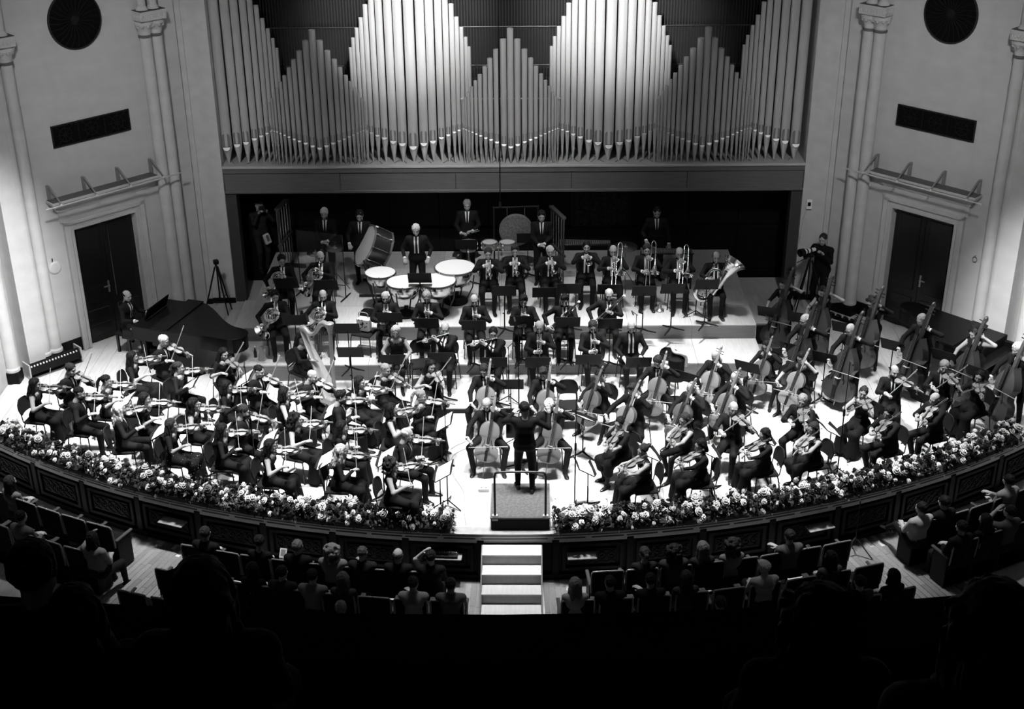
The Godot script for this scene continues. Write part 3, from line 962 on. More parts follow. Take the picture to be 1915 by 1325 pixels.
		"timp":
			o.merge({"sit": false, "lean": 0.06, "head": Vector3(0, 20, 0), "lw": Vector3(0.26, 1.0, 0.22), "rw": Vector3(-0.26, 1.0, 0.22), "shirtw": 0.05, "shirtlow": 0.1})
			r = {"p": person(o)}
		"stand":
			o.merge({"sit": false, "head": Vector3(0, 16 + 6 * k, 0)})
			o.merge({"lw": Vector3(0.06, 1.02, 0.2), "rw": Vector3(-0.06, 1.0, 0.22), "lf": Vector3(-0.9, 0, 0.2), "rf": Vector3(0.9, -0.1, 0.2)} if k == 0 else {"lw": Vector3(0.3, 0.85, 0.1), "rw": Vector3(-0.24, 1.02, 0.22)})
			r = {"p": person(o)}
		"sticks":
			o.merge({"sit": false, "lean": 0.03, "head": Vector3(0, 20, 0), "lw": Vector3(0.12, 1.05, 0.24), "rw": Vector3(-0.14, 1.0, 0.24), "lf": Vector3(-0.6, 0.1, 0.5), "rf": Vector3(0.6, 0.1, 0.5)})
			r = {"p": person(o)}
		"photo", "cine":
			o.merge({"sit": false, "lean": 0.02, "head": Vector3(0, 4, 0), "lw": Vector3(0.1, 1.5, 0.22), "rw": Vector3(-0.12, 1.5, 0.22), "lf": Vector3(-0.3, 0.5, 0.4), "rf": Vector3(0.3, 0.5, 0.4), "shirt": false, "cloth": 0.02} if pose == "photo" else
				{"sit": false, "lean": 0.05, "head": Vector3(4, 12, 0), "lw": Vector3(0.16, 1.4, 0.36), "rw": Vector3(-0.16, 1.4, 0.34), "shirt": false, "cloth": 0.008})
			r = {"p": person(o)}
		"conductor":
			o.merge({"sit": false, "head": Vector3(6, 8, 0), "lw": Vector3(0.2, 1.32, 0.38), "rw": Vector3(-0.42, 1.4, 0.22), "lf": Vector3(-0.5, 0.3, 0.6), "rf": Vector3(0.1, 0.9, 0.3), "rp": Vector3(0.3, 0, 0.9), "le": Vector3(0.9, -0.5, 0), "re": Vector3(-0.9, -0.8, -0.1), "shirt": false, "cloth": 0.009,
				"feet": [Vector3(0.12, 0.08, 0.06), Vector3(-0.13, 0.08, -0.08)]})
			r = {"p": person(o)}
	pose_cache[key] = r
	return r
func make_listener(k: int, cl: float) -> Node3D:
	var key := "aud%d%.2f" % [k, cl]
	if pose_cache.has(key): return pose_cache[key].p
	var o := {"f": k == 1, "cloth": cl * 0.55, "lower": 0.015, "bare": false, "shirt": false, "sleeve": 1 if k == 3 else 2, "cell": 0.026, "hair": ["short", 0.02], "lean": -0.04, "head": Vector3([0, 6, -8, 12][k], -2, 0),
		"lw": Vector3(0.06, 0.72, 0.26), "rw": Vector3(-0.06, 0.72, 0.26), "lk": "flat", "rk": "flat", "feet": [Vector3(0.12, 0.08, 0.46), Vector3(-0.12, 0.08, 0.46)]}
	if k == 3: o["lw"] = Vector3(0.14, 1.2, 0.14)
	if k == 2: o["rw"] = Vector3(0.06, 0.86, 0.22)
	if cl > 0.52:
		o["feet"] = [Vector3(0.02, 0.42, 0.7), Vector3(-0.1, 0.08, 0.44)]
		o["lw"] = Vector3(0.08, 0.75, 0.3)
	pose_cache[key] = {"p": person(o)}
	return pose_cache[key].p
# ---------------------------------------------------------------- instruments and stage furniture (prototypes)
func outline(t: float, bass: bool) -> float:   # half width of a violin body, t from the tail (0) to the neck (1)
	var k := [[0.0, 0.0], [0.012, 0.035], [0.035, 0.062], [0.08, 0.085], [0.14, 0.1], [0.22, 0.104], [0.3, 0.098], [0.345, 0.092], [0.36, 0.078], [0.42, 0.06], [0.5, 0.0545], [0.58, 0.058], [0.635, 0.074], [0.65, 0.083], [0.72, 0.085], [0.8, 0.083], [0.88, 0.074], [0.94, 0.056], [0.975, 0.036], [1.0, 0.016]]
	if bass: k = [[0.0, 0.0], [0.012, 0.04], [0.035, 0.066], [0.08, 0.088], [0.14, 0.101], [0.22, 0.104], [0.3, 0.098], [0.37, 0.088], [0.385, 0.076], [0.44, 0.064], [0.5, 0.06], [0.56, 0.064], [0.6, 0.074], [0.615, 0.08], [0.68, 0.079], [0.75, 0.071], [0.82, 0.058], [0.89, 0.042], [0.95, 0.026], [1.0, 0.018]]
	for i in k.size() - 1:
		if t <= k[i + 1][0]:
			return lerpf(k[i][1], k[i + 1][1], (t - k[i][0]) / (k[i + 1][0] - k[i][0]))
	return 0.01
# L body length, W widest half width, rib depth, neck length to the scroll end
func fiddle(L: float, W: float, rib: float, neck: float, tone: float, bass := false) -> Node3D:
	var root := proto()
	var ts := [0.0, 0.012, 0.035, 0.08, 0.14, 0.22, 0.3, 0.345, 0.36, 0.42, 0.5, 0.58, 0.635, 0.65, 0.72, 0.8, 0.88, 0.94, 0.975, 1.0]
	var ws := W / 0.104
	var wood := g(tone, 0.35, 0.0, 0.4)
	var dark := g(0.02, 0.4)
	for face in 2:
		var rows: Array = []
		for t in ts:
			var hw := outline(t, bass) * ws
			var row: Array = []
			for k in 9:
				var u := (k - 4) / 4.0
				var arch := (1.0 - u * u) * W * 0.16 * (hw / W) * (1.0 if face == 0 else 0.8)
				row.append(Vector3(u * hw, (rib + arch) if face == 0 else -arch, t * L))
			rows.append(row)
		part(root, "belly" if face == 0 else "back", MB.new().grid(rows, face == 0).mesh(wood))
	var rb := MB.new()
	for s in [-1.0, 1.0]:
		var rows: Array = []
		for t in ts:
			var hw := outline(t, bass) * ws * 0.965
			rows.append([Vector3(s * hw, 0, t * L), Vector3(s * hw, rib, t * L)])
		rb.grid(rows, s > 0)
	part(root, "ribs", rb.mesh(g(tone * 0.6, 0.4, 0.0, 0.3)))
	var nr := W * 0.11
	var nk := MB.new()
	nk.box(Transform3D(Basis(), Vector3(0, rib * 0.62 + W * 0.02, L + neck * 0.34)), Vector3(nr * 2.0, W * 0.2, neck * 0.72))
	var zs := L + neck * 0.7
	nk.box(Transform3D(Basis(Vector3.RIGHT, 0.18), Vector3(0, rib * 0.6, zs + neck * 0.1)), Vector3(nr * 1.8, W * 0.17, neck * 0.26))
	part(root, "neck", nk.mesh(wood))
	var sc := MB.new()
	var sp: Array = []
	var rr: Array = []
	for k in 15:
		var a := k * 0.62
		var q := neck * 0.075 * (1.0 - k / 17.0)
		sp.append(Vector3(0, rib * 0.45 - neck * 0.03 + sin(a) * q, zs + neck * 0.25 + cos(a) * q))
		rr.append(nr * (0.9 - k * 0.03))
	sc.tube(sp, rr, 6)
	part(root, "scroll", sc.mesh(wood))
	var by := rib + W * 0.16
	part(root, "fingerboard", MB.new().box(Transform3D(Basis(Vector3.RIGHT, -0.05), Vector3(0, by + W * 0.12, L * 0.58 + neck * 0.35)), Vector3(nr * 2.1, W * 0.05, L * 0.42 + neck * 0.68)).mesh(dark))
	part(root, "tailpiece", MB.new().box(Transform3D(Basis(Vector3.RIGHT, -0.12), Vector3(0, by + W * 0.06, L * 0.17)), Vector3(nr * 2.0, W * 0.05, L * 0.27)).mesh(dark))
	part(root, "bridge", MB.new().box(Transform3D(Basis(), Vector3(0, by + W * 0.1, L * 0.44)), Vector3(W * 0.36, W * 0.3, L * 0.012), 0.7).mesh(g(0.55, 0.6)))
	var st := MB.new()
	for k in 4:
		var x := (k - 1.5) * nr * 0.5
		st.tube([Vector3(x, by + W * 0.1, L * 0.28), Vector3(x * 1.5, by + W * 0.26, L * 0.44), Vector3(x, by + W * 0.14, L + neck * 0.68)], 0.0006 + W * 0.003, 4)
	part(root, "strings", st.mesh(g(0.6, 0.3, 0.6)))
	for s in [-1.0, 1.0]:
		var fh := MB.new()
		var pts: Array = []
		for k in 7:
			var t := k / 6.0
			pts.append(Vector3(s * W * (0.42 - 0.12 * t + 0.05 * sin(t * TAU)), rib + W * 0.125 + W * 0.02 * t, L * (0.36 + 0.2 * t)))
		fh.tube(pts, W * 0.022, 4)
		part(root, "sound_hole", fh.mesh(g(0.004, 0.9)))
	var pg := MB.new()
	for k in 4:
		var s := 1.0 if k % 2 else -1.0
		var z := zs + neck * (0.04 + 0.05 * k)
		pg.rod(Vector3(0, rib * 0.6, z), Vector3(s * nr * 3.4, rib * 0.62, z), nr * 0.28, 5)
	part(root, "pegs", pg.mesh(dark))
	if L < 0.5:
		part(root, "chin_rest", MB.new().ball(Transform3D(Basis(), Vector3(0.05, by, 0.03)), Vector3(0.045, 0.012, 0.03), 4, 8).mesh(dark))
	else:
		part(root, "endpin", MB.new().rod(Vector3(0, rib * 0.5, 0.01), Vector3(0, rib * 0.5, -0.28 if L < 1.0 else -0.12), 0.006 if L < 1.0 else 0.009).mesh(g(0.5, 0.3, 0.9)))
	return root
func make_bow(len: float) -> Node3D:
	var root := proto()
	var pts: Array = []
	for k in 9:
		var t := k / 8.0
		pts.append(Vector3(0, 0.018 - sin(t * PI) * 0.012, t * len))
	part(root, "stick", MB.new().tube(pts, [0.006, 0.0058, 0.0056, 0.0054, 0.0052, 0.005, 0.0048, 0.0046, 0.0044], 5).mesh(g(0.3, 0.35)))
	part(root, "bow_hair", MB.new().bx(0, -0.006, len * 0.5, 0.009, 0.0025, len * 0.96).mesh(g(0.75, 0.6)))
	part(root, "frog", MB.new().bx(0, 0.004, 0.03, 0.012, 0.022, 0.045).mesh(g(0.02, 0.3)))
	part(root, "tip", MB.new().box(Transform3D(Basis(Vector3.RIGHT, 0.2), Vector3(0, 0.006, len)), Vector3(0.008, 0.024, 0.02)).mesh(g(0.6, 0.4)))
	return root
func make_chair() -> Node3D:
	var root := proto()
	var fr := g(0.02, 0.35, 0.3)
	var pad := g(0.018, 0.8)
	part(root, "seat", MB.new().cbox(xf(0, 0.45, 0.01), Vector3(0.44, 0.045, 0.43), 0.018).mesh(pad))
	var rows: Array = []
	for i in 6:
		var y := 0.58 + i * 0.054
		var w: float = [0.17, 0.205, 0.215, 0.21, 0.19, 0.13][i]
		var row: Array = []
		for k in 7:
			var u := (k - 3) / 3.0
			row.append(Vector3(u * w, y, -0.215 - (i * 0.012) - 0.035 * (1.0 - u * u)))
		rows.append(row)
	var bk := MB.new().grid(rows)
	var r2: Array = []
	for row in rows:
		var q: Array = []
		for p in row: q.append(p + Vector3(0, 0, -0.022))
		r2.append(q)
	bk.grid(r2, true)
	for i in rows.size() - 1:
		bk.quad(rows[i][0], r2[i][0], r2[i + 1][0], rows[i + 1][0]); bk.quad(r2[i][6], rows[i][6], rows[i + 1][6], r2[i + 1][6])
	for k in 6:
		bk.quad(rows[5][k], rows[5][k + 1], r2[5][k + 1], r2[5][k]); bk.quad(rows[0][k + 1], rows[0][k], r2[0][k], r2[0][k + 1])
	part(root, "backrest", bk.mesh(pad))
	for s in [-1.0, 1.0]:
		part(root, "leg", MB.new().tube([Vector3(s * 0.2, 0.43, 0.2), Vector3(s * 0.215, 0.38, 0.215), Vector3(s * 0.235, 0.0, 0.23)], 0.0115, 6).mesh(fr))
		part(root, "leg", MB.new().tube([Vector3(s * 0.2, 0.43, -0.17), Vector3(s * 0.215, 0.38, -0.19), Vector3(s * 0.235, 0.0, -0.25)], 0.0115, 6).mesh(fr))
		part(root, "back_post", MB.new().tube([Vector3(s * 0.2, 0.42, -0.12), Vector3(s * 0.2, 0.45, -0.21), Vector3(s * 0.18, 0.7, -0.255)], 0.0105, 6).mesh(fr))
	part(root, "seat_frame", MB.new().tube([Vector3(-0.2, 0.425, -0.19), Vector3(0.2, 0.425, -0.19), Vector3(0.2, 0.425, 0.2), Vector3(-0.2, 0.425, 0.2)], 0.011, 5, false, true).mesh(fr))
	return root
func make_stand(hh: float, tilt: float, sheet: bool) -> Node3D:
	# desk faces +Z (towards the player who reads it)
	var root := proto()
	var m := g(0.012, 0.5)
	var b := Basis(Vector3.RIGHT, -tilt)
	var t := Transform3D(b, Vector3(0, hh, 0))
	part(root, "desk", MB.new().cbox(t * xf(0, 0.12, 0), Vector3(0.5, 0.33, 0.012), 0.004).mesh(m))
	part(root, "ledge", MB.new().box(t * xf(0, -0.045, 0.035), Vector3(0.5, 0.008, 0.07)).mesh(m))
	part(root, "post", MB.new().tube([Vector3(0, hh + 0.02, -0.02), Vector3(0, hh * 0.55, -0.015), Vector3(0, hh * 0.5, -0.015), Vector3(0, 0.07, -0.015)], [0.01, 0.01, 0.014, 0.014], 8).mesh(m))
	part(root, "knob", MB.new().ball(xf(0.025, hh * 0.52, -0.015), Vector3(0.02, 0.014, 0.014), 4, 6).mesh(m))
	for k in 3:
		var a := TAU * k / 3.0 + 0.5
		var d := Vector3(sin(a), 0, cos(a))
		part(root, "foot", MB.new().tube([Vector3(0, 0.1, -0.015), d * 0.1 + Vector3(0, 0.055, -0.015), d * 0.29 + Vector3(0, 0.012, -0.015)], [0.022, 0.02, 0.014], 6).mesh(m))
	return root
func make_sheet() -> Node3D:
	var root := proto()
	for s in [-1.0, 1.0]:
		part(root, "page", MB.new().box(Transform3D(Basis(Vector3.UP, s * 0.06), Vector3(s * 0.117, 0.105, 0.014)), Vector3(0.232, 0.305, 0.004)).mesh(g(0.75, 0.9)))
		var ln := MB.new()
		for k in 8:
			ln.box(Transform3D(Basis(Vector3.UP, s * 0.06), Vector3(s * 0.117, 0.225 - k * 0.035, 0.0168)), Vector3(0.19, 0.007, 0.0006))
		part(root, "notation", ln.mesh(g(0.3, 0.9)))
	return root
func tube_path(pts: Array, seg := 6) -> Array:   # rounded polyline (Catmull-Rom)
	var out: Array = []
	for i in pts.size() - 1:
		var p0: Vector3 = pts[maxi(i - 1, 0)]
		var p3: Vector3 = pts[mini(i + 2, pts.size() - 1)]
		for k in seg: out.append((pts[i] as Vector3).cubic_interpolate(pts[i + 1], p0, p3, k / float(seg)))
	out.append(pts[pts.size() - 1])
	return out
func bell(mb: MB, a: Vector3, dir: Vector3, len: float, r0: float, r1: float, sides := 20) -> MB:
	var pr: Array = []
	for k in 11:
		var t := k / 10.0
		pr.append(Vector2(r0 + (r1 - r0) * pow(t, 3.2) + (r1 - r0) * 0.12 * t, t * len))
	pr.append(Vector2(pr[10].x - 0.004, len + 0.002))
	for k in range(9, -1, -1): pr.append(Vector2(maxf(pr[k].x - 0.004, 0.001), pr[k].y))
	var z := dir.normalized()
	var x := z.cross(Vector3(0.3, 0.9, 0.2)).normalized()
	return mb.lathe(pr, Transform3D(Basis(x, z, x.cross(z)), a), sides)
func brass() -> StandardMaterial3D: return g(0.75, 0.16, 1.0)
func silver() -> StandardMaterial3D: return g(0.85, 0.12, 1.0)
func make_trumpet() -> Node3D:   # mouthpiece at the origin, bell along +Z
	var root := proto()
	var m := silver()
	part(root, "lead_pipe", MB.new().tube(tube_path([Vector3(0, 0, 0.0), Vector3(0, 0, 0.2), Vector3(0, 0, 0.36), Vector3(0, -0.045, 0.41), Vector3(0, -0.09, 0.36), Vector3(0, -0.09, 0.2)]), 0.0075, 7).mesh(m))
	var bb := MB.new().tube(tube_path([Vector3(0.03, -0.09, 0.22), Vector3(0.03, -0.09, 0.1), Vector3(0.03, -0.045, 0.05), Vector3(0.03, 0, 0.1), Vector3(0.03, 0, 0.28)]), 0.009, 7)
	bell(bb, Vector3(0.03, 0, 0.26), Vector3(0, 0, 1), 0.24, 0.009, 0.062)
	part(root, "bell", bb.mesh(m))
	for k in 3:
		var vm := MB.new().rod(Vector3(0.015, -0.12, 0.17 + k * 0.03), Vector3(0.015, 0.02, 0.17 + k * 0.03), 0.0125, 8)
		vm.rod(Vector3(0.015, 0.02, 0.17 + k * 0.03), Vector3(0.015, 0.045, 0.17 + k * 0.03), 0.004, 5)
		part(root, "valve", vm.mesh(m))
	part(root, "mouthpiece", MB.new().lathe([Vector2(0.003, -0.02), Vector2(0.0135, -0.02), Vector2(0.011, 0.0), Vector2(0.006, 0.04)], Transform3D(Basis(Vector3.RIGHT, PI / 2), Vector3.ZERO), 10).mesh(m))
	return root
func make_trombone() -> Node3D:   # mouthpiece at the origin, slide and bell along +Z, bell on the player's left
	var root := proto()
	var m := brass()
	part(root, "slide", MB.new().tube(tube_path([Vector3(0, 0, 0), Vector3(0, 0, 0.5), Vector3(0, 0, 0.72), Vector3(0.04, 0, 0.77), Vector3(0.08, 0, 0.72), Vector3(0.08, 0, 0.5), Vector3(0.08, 0, 0.1), Vector3(0.08, 0, 0.02)]), 0.0085, 7).mesh(m))
	part(root, "brace", MB.new().rod(Vector3(0, 0, 0.06), Vector3(0.08, 0, 0.06), 0.006).rod(Vector3(0, 0, 0.12), Vector3(0.08, 0, 0.12), 0.006).mesh(m))
	var bb := MB.new().tube(tube_path([Vector3(0.08, 0, 0.04), Vector3(0.09, 0.01, -0.1), Vector3(0.09, 0.02, -0.28), Vector3(0.135, 0.02, -0.35), Vector3(0.18, 0.02, -0.28), Vector3(0.18, 0.02, -0.1), Vector3(0.18, 0.02, 0.05)]), 0.0105, 8)
	bell(bb, Vector3(0.18, 0.02, 0.03), Vector3(0, 0, 1), 0.36, 0.011, 0.11, 24)
	part(root, "bell", bb.mesh(m))
	part(root, "tuning_slide", MB.new().rod(Vector3(0.09, 0.02, -0.2), Vector3(0.18, 0.02, -0.2), 0.007).mesh(m))
	part(root, "mouthpiece", MB.new().lathe([Vector2(0.004, -0.03), Vector2(0.017, -0.03), Vector2(0.013, 0.0), Vector2(0.007, 0.05)], Transform3D(Basis(Vector3.RIGHT, PI / 2), Vector3.ZERO), 10).mesh(m))
	return root
func make_horn() -> Node3D:   # coil centre at the origin in the XY plane, bell towards -X and +Z
	var root := proto()
	var m := silver()
	for k in 3:
		var pts: Array = []
		for i in 26:
			var a := TAU * i / 25.0 * 0.97
			var r: float = [0.15, 0.125, 0.1][k]
			pts.append(Vector3(cos(a) * r, sin(a) * r, (k - 1) * 0.022 + i * 0.0006))
		part(root, "coil", MB.new().tube(pts, [0.012, 0.0105, 0.009][k], 8).mesh(m))
	var bb := MB.new().tube(tube_path([Vector3(0.1, -0.11, 0), Vector3(0.0, -0.15, 0.01), Vector3(-0.1, -0.15, 0.03)]), 0.02, 10)
	bell(bb, Vector3(-0.06, -0.15, 0.03), Vector3(-0.72, -0.3, 0.62), 0.3, 0.024, 0.165, 26)
	part(root, "bell", bb.mesh(m))
	for k in 4:
		part(root, "valve", MB.new().rod(Vector3(-0.04 + k * 0.036, 0.02, -0.04), Vector3(-0.04 + k * 0.036, 0.02, 0.04), 0.016, 10).mesh(m))
		part(root, "valve_slide", MB.new().tube(tube_path([Vector3(-0.05 + k * 0.036, 0.03, 0.02), Vector3(-0.06 + k * 0.034, -0.07, 0.025), Vector3(-0.045 + k * 0.034, -0.085, 0.025), Vector3(-0.03 + k * 0.034, -0.07, 0.025), Vector3(-0.03 + k * 0.036, 0.03, 0.02)], 4), 0.0075, 6).mesh(m))
	part(root, "lead_pipe", MB.new().tube(tube_path([Vector3(0.11, 0.24, -0.14), Vector3(0.1, 0.18, -0.07), Vector3(0.08, 0.14, 0.0), Vector3(0.0, 0.155, 0.03), Vector3(-0.12, 0.1, 0.03)]), 0.007, 7).mesh(m))
	return root
func make_tuba() -> Node3D:   # bottom bow at the origin, bell up +Y and to the player's left (+X)
	var root := proto()
	var m := brass()
	var bb := MB.new()
	var path := tube_path([Vector3(-0.13, 0.42, 0.02), Vector3(-0.15, 0.22, 0.02), Vector3(-0.12, 0.06, 0.02), Vector3(0.0, 0.0, 0.02), Vector3(0.12, 0.06, 0.02), Vector3(0.15, 0.25, 0.02), Vector3(0.15, 0.45, 0.02)])
	var rr: Array = []
	for i in path.size(): rr.append(lerpf(0.035, 0.075, i / float(path.size() - 1)))
	bb.tube(path, rr, 12, false)
	part(root, "bottom_bow", bb.mesh(m))
	part(root, "bell", bell(MB.new(), Vector3(0.15, 0.44, 0.02), Vector3(0, 1, 0), 0.5, 0.075, 0.21, 30).mesh(m))
	part(root, "top_bow", MB.new().tube(tube_path([Vector3(-0.13, 0.4, 0.02), Vector3(-0.12, 0.58, 0.03), Vector3(-0.03, 0.66, 0.06), Vector3(0.06, 0.6, 0.09), Vector3(0.07, 0.4, 0.1), Vector3(0.06, 0.15, 0.1)]), 0.03, 10).mesh(m))
	for k in 4:
		part(root, "valve", MB.new().rod(Vector3(-0.08 + k * 0.045, 0.24, 0.11), Vector3(-0.08 + k * 0.045, 0.46, 0.11), 0.019, 10).rod(Vector3(-0.08 + k * 0.045, 0.46, 0.11), Vector3(-0.08 + k * 0.045, 0.5, 0.11), 0.008, 6).mesh(silver()))
		part(root, "valve_slide", MB.new().tube(tube_path([Vector3(-0.09 + k * 0.045, 0.3, 0.12), Vector3(-0.095 + k * 0.045, 0.14, 0.13), Vector3(-0.08 + k * 0.045, 0.11, 0.13), Vector3(-0.065 + k * 0.045, 0.14, 0.13), Vector3(-0.07 + k * 0.045, 0.3, 0.12)], 4), 0.01, 6).mesh(m))
	part(root, "lead_pipe", MB.new().tube(tube_path([Vector3(-0.07, 0.72, -0.16), Vector3(-0.1, 0.66, -0.06), Vector3(-0.13, 0.55, 0.05), Vector3(-0.1, 0.42, 0.1)]), 0.012, 8).mesh(silver()))
	return root
func make_flute() -> Node3D:   # lip plate at the origin, along +Z
	var root := proto()
	part(root, "tube", MB.new().rod(Vector3(0, 0, -0.1), Vector3(0, 0, 0.57), 0.011, 8).mesh(silver()))
	part(root, "lip_plate", MB.new().ball(xf(0, 0.008, 0), Vector3(0.012, 0.006, 0.02), 4, 8).mesh(silver()))
	var k := MB.new()
	for i in 13: k.rod(Vector3(0, 0.01, 0.14 + i * 0.03), Vector3(0, 0.018, 0.14 + i * 0.03), 0.009, 8)
	k.rod(Vector3(0.012, 0.008, 0.12), Vector3(0.012, 0.008, 0.52), 0.003, 5)
	part(root, "keys", k.mesh(silver()))
	return root
func make_reed(len: float, r: float, tone: float, flare: float) -> Node3D:   # mouthpiece at the origin, along +Z
	var root := proto()
	var m := g(tone, 0.3)
	part(root, "body", MB.new().lathe([Vector2(0.004, 0), Vector2(0.006, 0.03), Vector2(r * 0.85, 0.07), Vector2(r, 0.12), Vector2(r, len * 0.85), Vector2(flare * 0.6, len * 0.94), Vector2(flare, len), Vector2(flare * 0.85, len), Vector2(r * 0.6, len * 0.93)], Transform3D(Basis(Vector3.RIGHT, PI / 2), Vector3.ZERO), 10).mesh(m))
	var k := MB.new()
	for i in 9:
		var z := len * (0.22 + i * 0.07)
		k.ball(xf(0, r + 0.002, z), Vector3(0.008, 0.004, 0.008), 3, 6)
		k.rod(Vector3(r, 0.004, z), Vector3(r, 0.004, z + len * 0.06), 0.0028, 4)
	part(root, "keys", k.mesh(silver()))
	var rg := MB.new()
	for z in [0.12, len * 0.42, len * 0.84]: rg.rod(Vector3(0, 0, z - 0.006), Vector3(0, 0, z + 0.006), r * 1.16, 10)
	part(root, "rings", rg.mesh(silver()))
	return root
func make_bassoon() -> Node3D:   # boot at the origin, +Z up to the white bell ring
	var root := proto()
	var m := g(0.05, 0.3, 0.0, 0.3)
	part(root, "boot", MB.new().tube([Vector3(0, 0, 0), Vector3(0, 0, 0.42)], 0.036, 10).mesh(m))
	part(root, "long_joint", MB.new().tube([Vector3(0.015, 0, 0.4), Vector3(0.015, 0, 1.2)], 0.02, 10).mesh(m))
	part(root, "wing_joint", MB.new().tube([Vector3(-0.02, 0, 0.4), Vector3(-0.02, 0, 0.82)], 0.018, 10).mesh(m))
	part(root, "bell_ring", MB.new().lathe([Vector2(0.012, 1.19), Vector2(0.024, 1.19), Vector2(0.026, 1.225), Vector2(0.012, 1.225)], Transform3D(Basis(Vector3.RIGHT, PI / 2), Vector3(0.015, 0, 0)), 12).mesh(g(0.8, 0.4)))
	part(root, "crook", MB.new().tube(tube_path([Vector3(-0.02, 0, 0.82), Vector3(-0.02, -0.02, 0.9), Vector3(-0.03, -0.1, 0.94), Vector3(-0.04, -0.2, 0.9)]), 0.005, 6).mesh(silver()))
	var k := MB.new()
	for i in 12:
		k.ball(xf(0.03 * (1 if i % 2 else -1), 0.022, 0.1 + i * 0.085), Vector3(0.013, 0.006, 0.013), 3, 6)
	k.rod(Vector3(0.02, 0.03, 0.1), Vector3(0.02, 0.024, 1.05), 0.0035, 4)
	part(root, "keys", k.mesh(silver()))
	return root
func make_timpani(r: float, hh: float) -> Node3D:
	var root := proto()
	var pr: Array = []
	for k in 9:
		var a := PI / 2 * k / 8.0
		pr.append(Vector2(maxf(sin(a) * r * 0.95, 0.01), hh - 0.04 - cos(a) * r * 0.95))
	part(root, "bowl", MB.new().lathe(pr, Transform3D(), 28).mesh(g(0.55, 0.22, 1.0)))
	part(root, "drumhead", MB.new().lathe([Vector2(r, hh + 0.004), Vector2(r * 0.5, hh + 0.008), Vector2(0.0, hh + 0.008)], Transform3D(), 32).mesh(g(0.85, 0.6)))
	part(root, "hoop", MB.new().lathe([Vector2(r * 0.97, hh - 0.04), Vector2(r * 1.03, hh - 0.04), Vector2(r * 1.03, hh + 0.006), Vector2(r * 0.99, hh + 0.008)], Transform3D(), 32).mesh(g(0.2, 0.3, 0.8)))
	for k in 8:
		var a := TAU * k / 8.0
		part(root, "tuning_bolt", MB.new().rod(Vector3(cos(a) * r * 1.05, hh - 0.13, sin(a) * r * 1.05), Vector3(cos(a) * r * 1.05, hh + 0.03, sin(a) * r * 1.05), 0.008, 5).mesh(silver()))
	for k in 4:
		var a := TAU * k / 4.0 + 0.4
		part(root, "strut", MB.new().tube([Vector3(cos(a) * r * 1.03, hh - 0.12, sin(a) * r * 1.03), Vector3(cos(a) * r * 0.95, hh - r * 0.9, sin(a) * r * 0.95), Vector3(cos(a) * r * 0.55, 0.05, sin(a) * r * 0.55)], 0.016, 6).mesh(g(0.03, 0.4, 0.5)))
	part(root, "base", MB.new().lathe([Vector2(0.0, 0.12), Vector2(r * 0.3, 0.1), Vector2(r * 0.62, 0.04), Vector2(r * 0.62, 0.0)], Transform3D(), 16).mesh(g(0.02, 0.5)))
	part(root, "pedal", MB.new().bx(0, 0.05, -r * 0.75, 0.1, 0.02, 0.2).mesh(g(0.05, 0.4, 0.6)))
	return root
func make_drum(r: float, dep: float, shell: float, lugs: int, at: Transform3D, root: Node3D) -> void:   # axis Y, bottom head at 0
	part(root, "shell", MB.new().lathe([Vector2(r, 0.0), Vector2(r, dep)], at, 28).mesh(g(shell, 0.3, 0.0, 0.3)))
	part(root, "drumhead", MB.new().lathe([Vector2(r, dep + 0.004), Vector2(0.0, dep + 0.005)], at, 28).mesh(g(0.6, 0.6)))
	part(root, "drumhead", MB.new().lathe([Vector2(0.0, -0.004), Vector2(r, -0.004)], at, 28).mesh(g(0.5, 0.6)))
	for y in [0.0, dep]:
		part(root, "hoop", MB.new().lathe([Vector2(r * 1.0, y - 0.02), Vector2(r * 1.04, y - 0.02), Vector2(r * 1.04, y + 0.02), Vector2(r * 1.0, y + 0.02)], at, 28).mesh(g(0.25, 0.3, 0.6)))
	for k in lugs:
		var a := TAU * k / lugs
		var q := Vector3(cos(a), 0, sin(a)) * r * 1.06
		part(root, "tension_rod", MB.new().rod(at * (q + Vector3(0, -0.03, 0)), at * (q + Vector3(0, dep + 0.03, 0)), 0.007, 5).mesh(silver()))
		for e in [0.12, 0.88]: part(root, "lug", MB.new().box(at * Transform3D(Basis(Vector3.UP, -a), q + Vector3(0, dep * e, 0)), Vector3(0.03, minf(0.06, dep * 0.3), 0.03)).mesh(silver()))
func make_chimes(n: int, hh: float) -> Node3D:   # frame in XY plane
	var root := proto()
	var fr := g(0.12, 0.35, 0.8)
	for s in [-1.0, 1.0]:
		part(root, "post", MB.new().rod(Vector3(s * 0.38, 0.1, 0), Vector3(s * 0.38, hh, 0), 0.018, 8).mesh(fr))
		part(root, "foot", MB.new().bx(s * 0.38, 0.06, 0, 0.05, 0.08, 0.6).mesh(g(0.03, 0.5)))
		part(root, "damper_bar", MB.new().bx(0, hh * 0.5 + s * 0.03, 0.03 * s, 0.8, 0.05, 0.05).mesh(fr))
	part(root, "top_rail", MB.new().bx(0, hh, 0, 0.82, 0.05, 0.1).mesh(fr))
	part(root, "bottom_rail", MB.new().bx(0, 0.16, 0, 0.78, 0.04, 0.06).mesh(g(0.03, 0.5)))
	for row in 1:
		for k in n:
			var x := -0.33 + 0.66 * k / float(n - 1) + row * 0.02
			var l := hh * (0.62 + 0.3 * k / float(n - 1)) * (1.0 if row == 0 else 0.95)
			part(root, "chime_tube", MB.new().rod(Vector3(x, hh - 0.02 - l + (0.06 if row else 0.0), -0.035 + row * 0.06), Vector3(x, hh - 0.02 + (0.06 if row else 0.0), -0.035 + row * 0.06), 0.0145, 8).mesh(g(0.4, 0.25, 1.0)))
	return root
